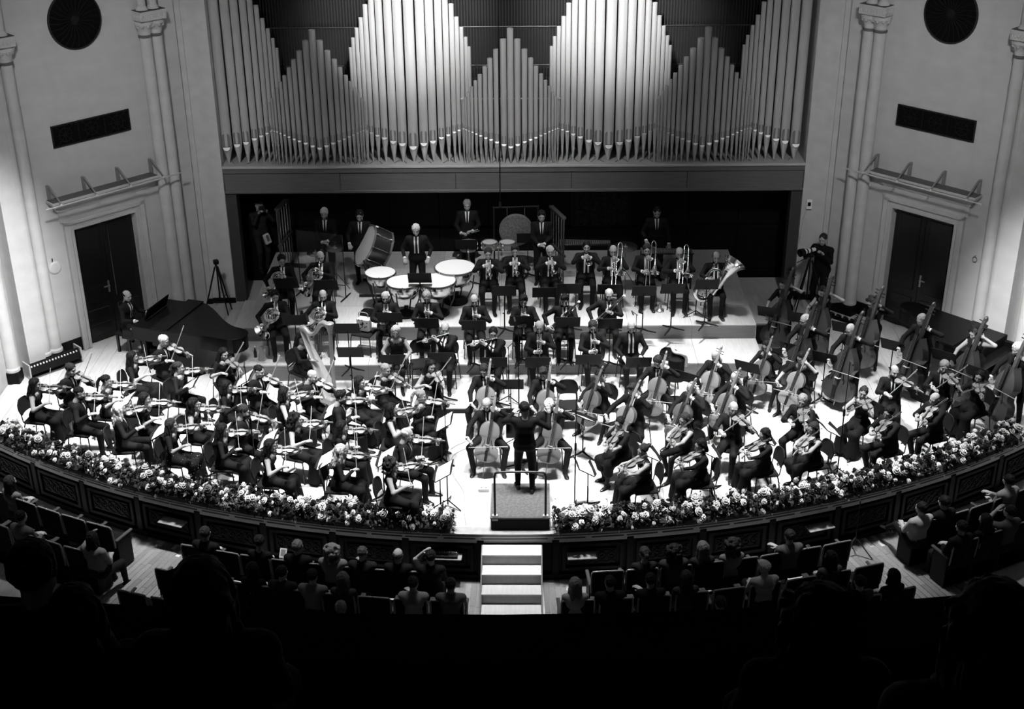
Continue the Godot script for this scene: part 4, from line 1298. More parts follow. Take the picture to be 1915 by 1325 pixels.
func make_harp() -> Node3D:   # front column towards +Z, soundbox towards the player at -Z
	var root := proto()
	var m := g(0.26, 0.4, 0.0, 0.25)
	part(root, "base", MB.new().cbox(xf(0, 0.09, 0.1), Vector3(0.36, 0.16, 0.62), 0.02).mesh(m))
	part(root, "column", MB.new().lathe([Vector2(0.06, 0.15), Vector2(0.075, 0.18), Vector2(0.075, 0.26), Vector2(0.045, 0.3), Vector2(0.04, 0.9), Vector2(0.05, 0.93), Vector2(0.05, 0.98), Vector2(0.04, 1.0), Vector2(0.042, 1.62), Vector2(0.055, 1.65), Vector2(0.06, 1.7), Vector2(0.085, 1.78), Vector2(0.09, 1.83), Vector2(0.06, 1.85), Vector2(0.0, 1.86)], xf(0, 0, 0.34), 14).mesh(m))
	var np: Array = tube_path([Vector3(0, 1.72, 0.33), Vector3(0, 1.79, 0.2), Vector3(0, 1.7, 0.05), Vector3(0, 1.5, -0.1), Vector3(0, 1.42, -0.26), Vector3(0, 1.5, -0.42), Vector3(0, 1.46, -0.5)], 5)
	var nr: Array = []
	for i in np.size(): nr.append(0.05 + 0.012 * sin(i * 0.3))
	part(root, "neck", MB.new().tube(np, nr, 8).mesh(m))
	var bot := Vector3(0, 0.17, 0.26)
	var top := Vector3(0, 1.43, -0.48)
	var dv := (top - bot).normalized()
	var rows: Array = []
	for i in 7:
		var t := i / 6.0
		var w := lerpf(0.2, 0.06, t)
		var c0 := bot.lerp(top, t)
		var nn := Vector3(0, -dv.z, dv.y) * -1.0
		var row: Array = []
		for k in 9:
			var a := PI * k / 8.0
			row.append(c0 + Vector3(cos(a) * w, 0, 0) + nn * sin(a) * w * 0.9)
		rows.append(row)
	part(root, "soundbox", MB.new().grid(rows).mesh(m))
	var sb := MB.new()
	var r2: Array = []
	for i in 7:
		var t := i / 6.0
		var w := lerpf(0.2, 0.06, t)
		r2.append([bot.lerp(top, t) + Vector3(-w, 0, 0), bot.lerp(top, t) + Vector3(w, 0, 0)])
	sb.grid(r2)
	part(root, "soundboard", sb.mesh(g(0.45, 0.5)))
	var st := MB.new()
	for k in 40:
		var t := 0.05 + 0.9 * k / 39.0
		var p := bot.lerp(top, t)
		var q: Vector3 = np[int(clampf((1.0 - t) * 0.0 + t * (np.size() - 3) + 2, 0, np.size() - 1))]
		st.rod(p + Vector3(0, 0.01, 0.005), q + Vector3(0.03, -0.02, 0), 0.0013, 4)
	part(root, "strings", st.mesh(g(0.6, 0.4)))
	for k in 7: part(root, "pedal", MB.new().bx(-0.15 + k * 0.05, 0.05, -0.22, 0.03, 0.02, 0.1).mesh(g(0.5, 0.3, 1.0)))
	return root
func piano_poly() -> PackedVector2Array:   # keyboard edge at z=0 .. tail towards +z; bass side straight at x=-0.77
	var pts := PackedVector2Array([Vector2(-0.77, 0.0), Vector2(0.77, 0.0), Vector2(0.77, 0.75)])
	for k in 13:
		var t := (k + 1) / 13.0
		pts.append(Vector2(0.77 - 0.95 * (t * t * (3 - 2 * t)), 0.75 + 1.6 * t))
	for k in 7:
		var a := PI * (k + 1) / 8.0
		pts.append(Vector2(-0.475 + cos(a) * 0.295, 2.35 + sin(a) * 0.3))
	pts.append(Vector2(-0.77, 2.35))
	return pts
func make_piano(keys: bool) -> Node3D:
	var root := proto()
	var m := g(0.004, 0.45, 0.0, 0.25)
	var body := piano_poly()
	part(root, "case", MB.new().prism(body, 0.66, 0.98, xf(0, 0, 0), 0.012).mesh(m))
	var lid := PackedVector2Array()
	for p in body: lid.append(Vector2(p.x * 1.025, maxf(p.y * 1.01, 0.52)))
	part(root, "lid", MB.new().prism(lid, 0.985, 1.01, xf(0, 0, 0), 0.006).mesh(m))
	part(root, "lid_flap", MB.new().cbox(xf(0, 1.025, 0.72), Vector3(1.58, 0.022, 0.4), 0.006).mesh(m))
	part(root, "key_bed", MB.new().cbox(xf(0, 0.68, -0.13), Vector3(1.54, 0.09, 0.3), 0.01).mesh(m))
	for s in [-1.0, 1.0]: part(root, "cheek", MB.new().cbox(xf(s * 0.72, 0.78, -0.1), Vector3(0.1, 0.16, 0.3), 0.02).mesh(m))
	if keys:
		for k in 52:
			part(root, "white_key", MB.new().bx(-0.62 + k * 0.0243, 0.735, -0.16, 0.0225, 0.02, 0.15).mesh(g(0.8, 0.3)))
		for k in 51:
			if k % 7 in [1, 4]: continue
			part(root, "black_key", MB.new().bx(-0.608 + k * 0.0243, 0.752, -0.12, 0.012, 0.014, 0.09).mesh(m))
		part(root, "music_desk", MB.new().box(Transform3D(Basis(Vector3.RIGHT, 0.35), Vector3(0, 1.13, 0.2)), Vector3(0.9, 0.28, 0.015)).mesh(m))
	for q in [Vector2(-0.62, 0.2), Vector2(0.62, 0.2), Vector2(-0.5, 2.25)]:
		part(root, "leg", MB.new().cbox(xf(q.x, 0.36, q.y), Vector3(0.11, 0.6, 0.11), 0.012).mesh(m))
		part(root, "castor", MB.new().rod(Vector3(q.x - 0.03, 0.035, q.y), Vector3(q.x + 0.03, 0.035, q.y), 0.035, 10).mesh(g(0.4, 0.3, 0.9)))
	part(root, "pedal_lyre", MB.new().bx(0, 0.4, 0.3, 0.08, 0.55, 0.04).bx(0, 0.12, 0.28, 0.26, 0.06, 0.12).mesh(m))
	return root
func make_tripod(hh: float, spread: float) -> Node3D:
	var root := proto()
	var m := g(0.012, 0.4)
	for k in 3:
		var a := TAU * k / 3.0 + 0.3
		var d := Vector3(sin(a), 0, cos(a))
		part(root, "leg", MB.new().tube([Vector3(0, hh - 0.1, 0) + d * 0.04, d * spread * 0.55 + Vector3(0, hh * 0.45, 0), d * spread + Vector3(0, 0.0, 0)], [0.022, 0.019, 0.012], 6).mesh(m))
		part(root, "spreader", MB.new().rod(Vector3(0, hh * 0.3, 0), d * spread * 0.62 + Vector3(0, hh * 0.36, 0), 0.008).mesh(m))
	part(root, "column", MB.new().rod(Vector3(0, hh * 0.28, 0), Vector3(0, hh, 0), 0.018, 8).mesh(m))
	part(root, "pan_head", MB.new().cbox(xf(0, hh + 0.03, 0), Vector3(0.12, 0.1, 0.12), 0.02).mesh(m))
	part(root, "pan_handle", MB.new().rod(Vector3(0, hh + 0.02, 0), Vector3(-0.12, hh - 0.14, 0.28), 0.01).mesh(m))
	return root
func make_mic_stand(hh: float, boom: Vector3) -> Node3D:
	var root := proto()
	var m := g(0.015, 0.4, 0.3)
	part(root, "post", MB.new().tube([Vector3(0, 0.03, 0), Vector3(0, hh * 0.55, 0), Vector3(0, hh * 0.55, 0), Vector3(0, hh, 0)], [0.012, 0.012, 0.008, 0.008], 7).mesh(m))
	part(root, "clutch", MB.new().rod(Vector3(0, hh * 0.52, 0), Vector3(0, hh * 0.58, 0), 0.022, 8).mesh(m))
	for k in 3:
		var a := TAU * k / 3.0 + 0.9
		part(root, "foot", MB.new().tube([Vector3(0, 0.12, 0), Vector3(sin(a) * 0.3, 0.01, cos(a) * 0.3)], 0.011, 6).mesh(m))
	if boom.length() > 0.01: part(root, "boom", MB.new().rod(Vector3(0, hh, 0) - boom * 0.25, Vector3(0, hh, 0) + boom, 0.007).mesh(m))
	part(root, "microphone", MB.new().rod(Vector3(0, hh, 0) + boom, Vector3(0, hh, 0) + boom + Vector3(0.02, -0.02, 0.13), 0.016, 8).mesh(g(0.06, 0.4, 0.6)))
	return root
# ---------------------------------------------------------------- where everyone sits (metres)
# pose, variant, woman, sleeve, skirt, hair, hair tone, beard tone, glasses, x, floor, z, turn, size, who
const PLAYERS := [
	["violin", 0, 1, 0, 2, "long", 0.012, -1, 0, -9.13, 0, -22.508, 80, 0.95, "leftmost long-haired woman violinist in sleeveless black"],
	["violin", 1, 0, 2, 0, "short", 0.03, -1, 0, -8.611, 0, -23.029, 50, 1.0, "short-haired man violinist just right of the leftmost woman"],
	["violin", 0, 0, 2, 0, "crop", 0.012, 0.015, 0, -8.145, 0, -22.017, 78, 1.0, "bearded man violinist in the outermost row by flowers"],
	["violin", 0, 1, 1, 2, "tail", 0.012, -1, 0, -7.821, 0, -22.623, 80, 0.95, "woman violinist with tied hair behind the white-haired man"],
	["violin", 2, 1, 1, 2, "long", 0.012, -1, 0, -7.546, 0, -23.612, 85, 0.95, "long-haired woman violinist sitting in front of the pianist"],
	["violin", 1, 0, 2, 0, "short", 0.6, -1, 1, -7.116, 0, -24.254, 52, 1.0, "grey-haired violinist in glasses below the grand piano"],
	["violin", 2, 1, 2, 0, "tail", 0.03, -1, 0, -6.538, 0, -23.147, 75, 0.95, "woman violinist in long sleeves below the grey-haired man"],
	["violin", 1, 1, 1, 2, "long", 0.012, -1, 0, -5.81, 0, -23.824, 28, 0.95, "woman violinist facing forward against the left riser edge"],
	["violin", 2, 0, 2, 0, "wavy", 0.6, -1, 0, -7.201, 0, -21.372, 95, 1.0, "white-haired man violinist leaning back by the flowers"],
	["violin", 0, 1, 1, 2, "long", 0.012, -1, 0, -6.916, 0, -21.91, 78, 0.95, "dark-haired woman violinist right of the white-haired man"],
	["violin", 0, 1, 0, 2, "wavy", 0.012, -1, 0, -5.963, 0, -21.692, 78, 0.95, "woman violinist with wavy hair in the left centre"],
	["violin", 2, 1, 1, 2, "long", 0.03, -1, 0, -6.166, 0, -20.896, 80, 0.95, "woman violinist in sequinned skirt by the left flowers"],
	["violin", 0, 1, 2, 2, "bob", 0.012, -1, 0, -5.498, 0, -22.376, 82, 0.95, "woman violinist with bobbed hair and lace sleeves"],
	["violin", 1, 0, 2, 0, "crop", 0.012, -1, 0, -4.986, 0, -22.918, 48, 1.0, "close-cropped man violinist below the front left horn"],
	["violin", 1, 0, 2, 0, "short", 0.03, 0.015, 0, -4.997, 0, -21.314, 68, 1.0, "bearded man violinist behind the thin microphone pole"],
	["violin", 0, 1, 2, 2, "long", 0.012, -1, 0, -5.251, 0, -20.727, 85, 0.95, "straight-haired woman violinist left of the thin microphone pole"],
	["violin", 2, 1, 0, 2, "bob", 0.012, -1, 0, -4.332, 0, -22.082, 85, 0.95, "bare-armed bob-haired woman violinist in the middle"],
	["violin", 1, 0, 2, 0, "", 0.03, -1, 0, -3.938, 0, -22.705, 48, 1.0, "bald man violinist just left of the harp"],
	["violin", 2, 1, 0, 2, "curly", 0.012, -1, 0, -3.974, 0, -21.078, 68, 0.95, "curly-haired woman violinist with a wide shiny skirt"],
	["violin", 0, 1, 0, 2, "long", 0.012, -1, 0, -4.318, 0, -20.162, 80, 0.95, "bare-armed long-haired woman violinist nearest the left flowers"],
	["violin", 0, 0, 2, 0, "quiff", 0.012, 0.015, 0, -3.297, 0, -21.81, 82, 1.0, "young bearded man violinist below the harp"],
	["violin", 2, 1, 0, 2, "wavy", 0.012, -1, 0, -2.981, 0, -22.502, 52, 0.95, "dark wavy-haired woman violinist right of the harp"],
	["violin", 0, 1, 2, 2, "long", 0.012, -1, 0, -3.154, 0, -20.805, 80, 0.95, "woman violinist with long dark hair behind the blonde"],
	["violin", 1, 1, 2, 2, "wavy", 0.45, -1, 0, -3.108, 0, -19.98, 85, 0.95, "blonde woman violinist by the front flowers"],
	["violin", 2, 1, 0, 2, "bob", 0.012, -1, 0, -2.298, 0, -21.438, 86, 0.95, "woman violinist with short dark bob at second desk"],
	["violin", 0, 1, 2, 2, "tail", 0.25, -1, 0, -1.829, 0, -21.969, 62, 0.95, "woman violinist with pale tied hair looking sideways"],
	["violin", 0, 0, 2, 0, "ring", 0.6, -1, 0, -1.971, 0, -20.427, 70, 1.0, "grey balding concertmaster at the front desk"],
	["violin", 2, 1, 0, 2, "curly", 0.03, -1, 0, -2.135, 0, -19.514, 80, 0.95, "curly-haired woman violinist at the front left desk"],
	["violin", 1, 1, 0, 2, "bun", 0.25, -1, 0, -2.58, 0, -23.082, 40, 0.95, "woman violinist with pinned-up hair before the low riser"],
	["violin", 1, 1, 0, 2, "long", 0.012, -1, 0, -1.679, 0, -23.242, 10, 0.95, "young woman violinist facing the audience before the flutes"],
	["viola", 1, 1, 1, 1, "bun", 0.012, -1, 0, 1.862, 0, -20.925, -58, 0.95, "woman violist with pinned dark hair in a knee-length skirt"],
	["viola", 0, 1, 0, 2, "bun", 0.03, -1, 0, 2.176, 0, -19.93, -80, 0.95, "woman violist at the front desk right of the conductor"],
	["viola", 1, 1, 0, 0, "long", 0.03, -1, 0, 3.026, 0, -21.042, -65, 0.95, "bare-armed woman violist in trousers and heels"],
	["viola", 0, 1, 2, 2, "bob", 0.012, -1, 0, 3.174, 0, -20.097, -84, 0.95, "dark bob-haired woman violist seen from the side"],
	["viola", 2, 0, 2, 0, "", 0.03, -1, 1, 3.871, 0, -21.286, -22, 1.0, "bald man violist in glasses facing forward"],
	["viola", 0, 1, 2, 2, "bob", 0.012, -1, 0, 4.335, 0, -20.458, -80, 0.95, "woman violist in a long dress and high heels"],
	["viola", 1, 0, 2, 0, "short", 0.25, -1, 0, 5.208, 0, -21.625, -40, 1.0, "grey-haired man violist with crossed bow"],
	["viola", 1, 1, 0, 1, "long", 0.03, -1, 0, 5.251, 0, -20.682, -72, 0.95, "long-haired woman violist in short dress by the music stand"],
	["viola", 2, 1, 0, 2, "bun", 0.03, -1, 0, 6.374, 0, -21.97, -45, 0.95, "woman violist with pinned hair in a wide black gown"],
	["viola", 2, 0, 2, 0, "ring", 0.012, 0.012, 0, 7.111, 0, -22.698, -15, 1.0, "balding bearded man violist facing forward"],
	["viola", 1, 0, 2, 0, "short", 0.012, -1, 0, 6.691, 0, -21.142, -68, 1.0, "dark-haired man violist by the right flowers"],
	["viola", 1, 0, 2, 0, "", 0.03, -1, 0, 7.639, 0, -21.635, -68, 1.0, "bald man violist with crossed legs near the flowers"],
	["viola", 0, 0, 2, 0, "short", 0.25, -1, 0, 8.127, 0, -22.926, -28, 1.0, "grey-haired man violist in the outermost desk"],
	["viola", 2, 1, 2, 2, "bob", 0.012, -1, 0, 8.694, 0, -22.574, -58, 0.95, "outermost woman violist before the basses"],
	["cello", 0, 0, 2, 0, "ring", 0.25, -1, 0, -0.546, 0, -21.55, 0, 1.0, "balding man cellist left of the conductor"],
	["cello", 0, 0, 2, 0, "short", 0.7, -1, 1, 0.585, 0, -21.496, 0, 1.0, "white-haired man cellist right of the conductor"],
	["cello", 1, 0, 2, 0, "short", 0.03, -1, 0, -0.622, 0, -22.915, 0, 1.0, "dark-haired man cellist behind the balding cellist"],
	["cello", 1, 0, 2, 0, "quiff", 0.03, -1, 0, 0.502, 0, -22.768, 2, 1.0, "dark-haired man cellist behind the white-haired cellist"],
	["cello", 1, 1, 2, 0, "bun", 0.012, -1, 0, 1.597, 0, -22.762, -35, 0.95, "woman cellist with black pinned hair left of the cello section"],
	["cello", 0, 0, 2, 0, "quiff", 0.03, -1, 0, 2.181, 0, -22.076, -35, 1.0, "young man cellist with swept-back dark hair"],
	["cello", 0, 0, 2, 0, "short", 0.03, -1, 0, 2.727, 0, -23.229, -14, 1.0, "man cellist sitting by the covered microphone stand"],
	["cello", 1, 0, 2, 0, "ring", 0.6, -1, 1, 3.276, 0, -22.122, -40, 1.0, "bespectacled balding man cellist in mid section"],
	["cello", 1, 0, 2, 0, "", 0.03, -1, 0, 3.891, 0, -23.458, -28, 1.0, "bald man cellist against the right end of the riser"],
	["cello", 1, 0, 2, 0, "ring", 0.25, -1, 0, 4.145, 0, -22.52, -40, 1.0, "bald-crowned man cellist bending over his cello"],
	["cello", 1, 1, 2, 0, "bun", 0.012, -1, 0, 4.971, 0, -24.019, -28, 0.95, "woman cellist in lace sleeves below the first bass"],
	["cello", 0, 1, 1, 0, "bob", 0.012, -1, 0, 5.562, 0, -23.484, -35, 0.95, "woman cellist with dark bob before the bald bassist"],
	["bass", 0, 1, 1, 0, "long", 0.012, -1, 0, 5.744, 0, -26.422, -22, 0.95, "woman bassist with straight parted hair by the riser steps"],
	["bass", 0, 1, 0, 0, "long", 0.012, -1, 0, 6.487, 0, -26.016, -22, 0.95, "woman bassist standing in front of the cameraman"],
	["bass", 1, 0, 2, 0, "ring", 0.6, -1, 1, 5.836, 0, -24.437, -28, 1.0, "grey old man bassist in glasses"],
	["bass", 1, 0, 2, 0, "", 0.03, -1, 1, 6.635, 0, -23.978, -28, 1.0, "bald man bassist in glasses in the middle"],
	["bass", 0, 1, 2, 0, "curly", 0.03, -1, 0, 7.403, 0, -25.414, -30, 0.95, "curly-haired woman bassist before the right door"],
	["bass", 1, 0, 2, 0, "crop", 0.25, -1, 0, 8.153, 0, -24.39, -35, 1.0, "close-cropped man bassist before the closed piano"],
	["bass", 0, 1, 0, 0, "curly", 0.012, -1, 0, 9.073, 0, -23.912, -40, 0.95, "bare-armed dark-haired woman bassist at the right piano"],
	["bass", 1, 0, 2, 0, "short", 0.6, -1, 0, 9.636, 0, -23.036, -48, 1.0, "white-haired man bassist at the right edge"],
	["flute", 0, 0, 2, 0, "ring", 0.03, -1, 0, -1.444, 0.12, -24.475, -8, 1.0, "balding man flautist behind the front women violinists"],
	["flute", 1, 0, 2, 0, "short", 0.012, -1, 1, -0.478, 0.12, -24.263, -8, 1.0, "dark-haired man flautist in glasses, right of the two"],
	["oboe", 0, 0, 2, 0, "ring", 0.25, -1, 0, 0.437, 0.12, -24.56, 0, 1.0, "man oboist behind the dark-haired cellist"],
	["oboe", 1, 0, 2, 0, "short", 0.03, -1, 0, 1.507, 0.12, -24.56, 5, 1.0, "dark-haired man playing a clarinet beside the bald saxophonist"],
	["rest", 0, 0, 2, 0, "", 0.6, -1, 1, 2.279, 0.12, -24.501, 5, 1.0, "bald man saxophonist with hands on his thighs"],
	["clarinet", 0, 0, 2, 0, "ring", 0.6, -1, 0, -2.72, 0.36, -25.535, 0, 1.0, "grey man clarinettist below the tilted bass drum"],
	["clarinet", 1, 0, 2, 0, "short", 0.25, -1, 0, -1.869, 0.36, -25.523, 0, 1.0, "short-haired man clarinettist below the timpani"],
	["clarinet", 0, 0, 2, 0, "", 0.03, -1, 0, -0.886, 0.36, -25.346, 4, 1.0, "bald man clarinettist in the second wind row"],
	["oboe", 0, 0, 2, 0, "quiff", 0.012, -1, 0, 0.127, 0.36, -25.305, 0, 1.0, "black-haired man oboist in the second wind row"],
	["bassoon", 0, 0, 2, 0, "quiff", 0.012, -1, 0, 0.971, 0.36, -25.32, 0, 1.0, "dark-haired man bassoonist, left of the two"],
	["bassoon", 1, 0, 2, 0, "ring", 0.25, -1, 0, 1.899, 0.36, -25.605, 0, 1.0, "balding man bassoonist, right of the two"],
	["horn", 0, 0, 2, 0, "short", 0.012, -1, 0, -5.039, 0.68, -26.759, 12, 1.0, "back-row man horn player on the left end"],
	["horn", 1, 0, 2, 0, "", 0.03, -1, 0, -4.233, 0.68, -26.958, 4, 1.0, "bald man horn player before the clear screen"],
	["horn", 0, 0, 2, 0, "quiff", 0.012, -1, 0, -5.031, 0.36, -25.594, 14, 1.0, "dark-haired man horn player at the riser front"],
	["horn", 1, 0, 2, 0, "ring", 0.012, 0.012, 0, -4.028, 0.36, -25.608, 6, 1.0, "balding bearded man horn player behind the harp"],
	["trumpet", 0, 0, 2, 0, "short", 0.03, -1, 0, -0.621, 0.68, -27.053, 0, 1.0, "man trumpeter next to the snare drum"],
	["trumpet", 1, 0, 2, 0, "quiff", 0.03, -1, 0, -0.045, 0.68, -27.197, 0, 1.0, "man trumpeter below the gong"],
	["trumpet", 0, 0, 2, 0, "ring", 0.6, -1, 0, 0.714, 0.68, -27.185, 4, 1.0, "grey balding man trumpeter below the tubular bells"],
	["trumpet", 2, 0, 2, 0, "short", 0.012, -1, 0, 1.515, 0.68, -27.389, 0, 1.0, "black-haired man trumpeter with raised instrument"],
	["trombone", 0, 0, 2, 0, "", 0.03, -1, 0, 2.082, 0.68, -27.163, 0, 1.0, "bald man trombonist under the cymbal"],
	["trombone", 1, 0, 2, 0, "short", 0.03, -1, 0, 2.814, 0.68, -27.213, 0, 1.0, "dark-haired man trombonist in the middle"],
	["trombone", 0, 0, 2, 0, "ring", 0.03, -1, 1, 3.498, 0.68, -27.018, 0, 1.0, "man trombonist in glasses next to the tuba"],
	["tuba", 0, 0, 2, 0, "ring", 0.012, -1, 0, 4.257, 0.68, -26.764, 0, 1.0, "heavy man playing the tuba"],
	["sitrest", 0, 1, 0, 0, "bob", 0.45, -1, 0, -2.44, 0.12, -24.468, 0, 0.95, "blonde woman in a strapped black top behind a stand"],
	["harpist", 0, 1, 2, 2, "long", 0.012, -1, 0, -4.36, 0, -24.42, 52, 0.95, "person in black seated behind the harp"],
	["pianist", 0, 0, 2, 0, "ring", 0.012, -1, 0, -8.427, 0, -26.473, 70, 1.0, "balding man in dark suit at the grand piano"],
	["timp", 0, 0, 2, 0, "short", 0.5, -1, 0, -2.203, 0.68, -27.637, 0, 1.0, "grey-haired man standing behind the kettledrums"],
	["stand", 0, 0, 2, 0, "short", 0.6, -1, 0, -4.33, 0.68, -28.599, 0, 1.0, "white-haired percussionist standing at the back left"],
	["stand", 1, 0, 2, 0, "short", 0.012, -1, 0, -3.521, 0.68, -28.449, 0, 1.0, "dark-haired percussionist standing behind the bass drum"],
	["sticks", 0, 0, 2, 0, "short", 0.25, -1, 0, -1.135, 0.68, -29.139, 0, 1.0, "percussionist holding sticks above the snare drum"],
	["stand", 0, 0, 2, 0, "short", 0.012, -1, 0, 0.553, 0.68, -28.35, 0, 1.0, "dim percussionist half hidden behind the tubular bells"],
	["stand", 1, 0, 2, 0, "crop", 0.012, -1, 0, 3.145, 0.68, -28.537, 0, 1.0, "dark-haired percussionist standing at the back right"],
	["photo", 0, 0, 2, 0, "cap", 0.2, -1, 0, -6.035, 0.46, -29.75, 35, 1.0, "dim photographer in a cap by the left alcove wall"],
	["cine", 0, 0, 2, 0, "crop", 0.03, -1, 0, 6.9, 0, -28.3, -35, 1.08, "cameraman in black beside the right pier"],
	["conductor", 0, 0, 2, 0, "short", 0.012, -1, 0, 0.113, 0.25, -20.175, 180, 1.0, "conductor in black on the railed podium"],
]
# x, floor, z, turn, sheet, desk height, where
const STANDS := [
	[-6.552, 0, -21.308, -93, 1, 0.8, "before the white-haired violinist by the flowers"],
	[-5.435, 0, -21.198, -93, 1, 0.8, "before the sequinned-skirt violinist"],
	[-4.546, 0, -20.955, -93, 1, 0.8, "between the thin microphone pole and curly-haired violinist"],
	[-4.442, 0, -22.455, -93, 1, 0.8, "before the bobbed lace-sleeved violinist"],
	[-3.533, 0, -22.044, -93, 1, 0.8, "in front of the bald violinist by the harp"],
	[-3.43, 0, -20.232, -93, 1, 0.8, "before the bare-armed long-haired violinist at the flowers"],
	[-2.386, 0, -20.313, -93, 1, 0.8, "before the blonde violinist at the flowers"],
	[-2.434, 0, -21.865, -93, 1, 0.8, "between young bearded violinist and dark bob violinist"],
	[-1.431, 0, -21.549, -93, 1, 0.8, "before the pale tied-hair violinist"],
	[-1.364, 0, -19.817, -93, 1, 0.8, "beside the podium on the left"],
	[-5.405, 0, -23.305, -93, 1, 0.8, "before the woman violinist at the riser edge"],
	[-7.489, 0, -22.406, -93, 1, 0.8, "before the leftmost violin desk"],
	[-6.42, 0, -23.048, -93, 1, 0.8, "in the left violins behind the wavy-haired woman"],
	[1.214, 0, -21.762, 140, 1, 0.8, "left of the pinned-hair woman cellist"],
	[1.222, 0, -19.967, 100, 1, 0.8, "beside the podium on the right"],
	[2.369, 0, -20.446, 105, 1, 0.8, "between the second viola desks"],
	[3.432, 0, -20.491, 100, 1, 0.8, "before the high-heeled woman violist"],
	[4.469, 0, -20.972, 100, 1, 0.8, "before the long-haired violist in short dress"],
	[5.686, 0, -21.27, 105, 1, 0.8, "left of the wide-gowned woman violist"],
	[6.669, 0, -21.778, 120, 0, 0.88, "in front of the balding bearded violist"],
	[7.544, 0, -22.185, 130, 0, 0.88, "in front of the outermost grey violist"],
	[3.305, 0, -23.043, 145, 0, 0.88, "beside the bespectacled cellist in mid section"],
	[4.502, 0, -23.484, 150, 0, 0.88, "between the bald-crowned cellist and lace-sleeved cellist"],
	[5.354, 0, -26.04, 158, 0, 0.88, "before the straight-haired woman bassist"],
	[5.935, 0, -25.76, 158, 0, 0.88, "before the woman bassist near the cameraman"],
	[5.525, 0, -24.279, 150, 0, 0.88, "before the grey old bassist"],
	[6.091, 0, -23.862, 150, 0, 0.88, "before the bald bassist in the middle"],
	[6.764, 0, -25.246, 150, 0, 0.88, "before the curly-haired bassist"],
	[7.565, 0, -24.4, 145, 0, 0.88, "before the close-cropped bassist"],
	[8.453, 0, -23.903, 140, 0, 0.88, "before the bare-armed bassist at the piano"],
	[8.901, 0, -23.199, 135, 0, 0.88, "before the white-haired bassist at the edge"],
	[-4.859, 0.68, -26.157, 180, 0, 0.88, "before the back-row left horn player"],
	[-4.012, 0.68, -26.059, 180, 0, 0.88, "before the bald horn player"],
	[-4.549, 0.36, -25.018, 180, 0, 0.88, "before the riser-front horn player"],
	[-3.42, 0.36, -24.591, 180, 0, 0.88, "right of the harp on the riser"],
	[-3.249, 0.36, -23.513, 180, 0, 0.88, "low beside the harp column"],
	[-2.067, 0.68, -26.403, 180, 0, 0.88, "before the kettledrum player"],
	[-2.611, 0.36, -25.096, 180, 0, 0.88, "before the grey clarinettist"],
	[-1.839, 0.36, -24.825, 180, 0, 0.88, "before the short-haired clarinettist"],
	[-0.882, 0.36, -24.709, 180, 0, 0.88, "before the bald clarinettist"],
	[-1.491, 0.12, -23.741, 180, 0, 0.88, "before the balding flautist"],
	[-2.43, 0.12, -23.659, 180, 0, 0.88, "before the blonde woman"],
	[-0.269, 0.68, -25.695, 180, 0, 0.88, "before the leftmost trumpeter"],
	[0.561, 0.68, -25.6, 180, 0, 0.88, "before the grey trumpeter"],
	[1.077, 0.68, -25.787, 180, 0, 0.88, "before the raised-trumpet player"],
	[0.092, 0.36, -24.902, 180, 0, 0.88, "before the black-haired oboist"],
	[1.024, 0.36, -24.837, 180, 0, 0.88, "before the left bassoonist"],
	[1.875, 0.36, -24.748, 180, 0, 0.88, "before the right bassoonist"],
	[-0.448, 0.12, -23.516, 180, 0, 0.88, "before the flautist in glasses"],
	[0.396, 0.12, -23.506, 180, 0, 0.88, "before the grey oboist"],
	[1.38, 0.12, -23.61, 180, 0, 0.88, "before the dark-haired clarinet player"],
	[2.351, 0.12, -23.481, 180, 0, 0.88, "before the bald saxophonist"],
	[1.909, 0.68, -25.746, 180, 0, 0.88, "before the bald trombonist"],
	[2.623, 0.68, -25.652, 180, 0, 0.88, "before the middle trombonist"],
	[3.231, 0.68, -25.755, 180, 0, 0.88, "before the trombonist in glasses"],
	[3.969, 0.68, -25.968, 180, 0, 0.88, "before the tuba player"],
	[0.247, 0.68, -28.666, 180, 0, 0.88, "in front of the gong"],
	[3.082, 0.68, -28.454, 180, 0, 0.88, "before the back right percussionist"],
	[-1.139, 0.68, -28.294, 180, 0, 0.88, "before the stick-holding percussionist"],
	[-0.137, 0, -23.164, 180, 0, 0.7, "between the two dark-haired cellists"],
	[0.032, 0, -21.314, 0, 0, 0.7, "before the conductor beyond the podium"],
]
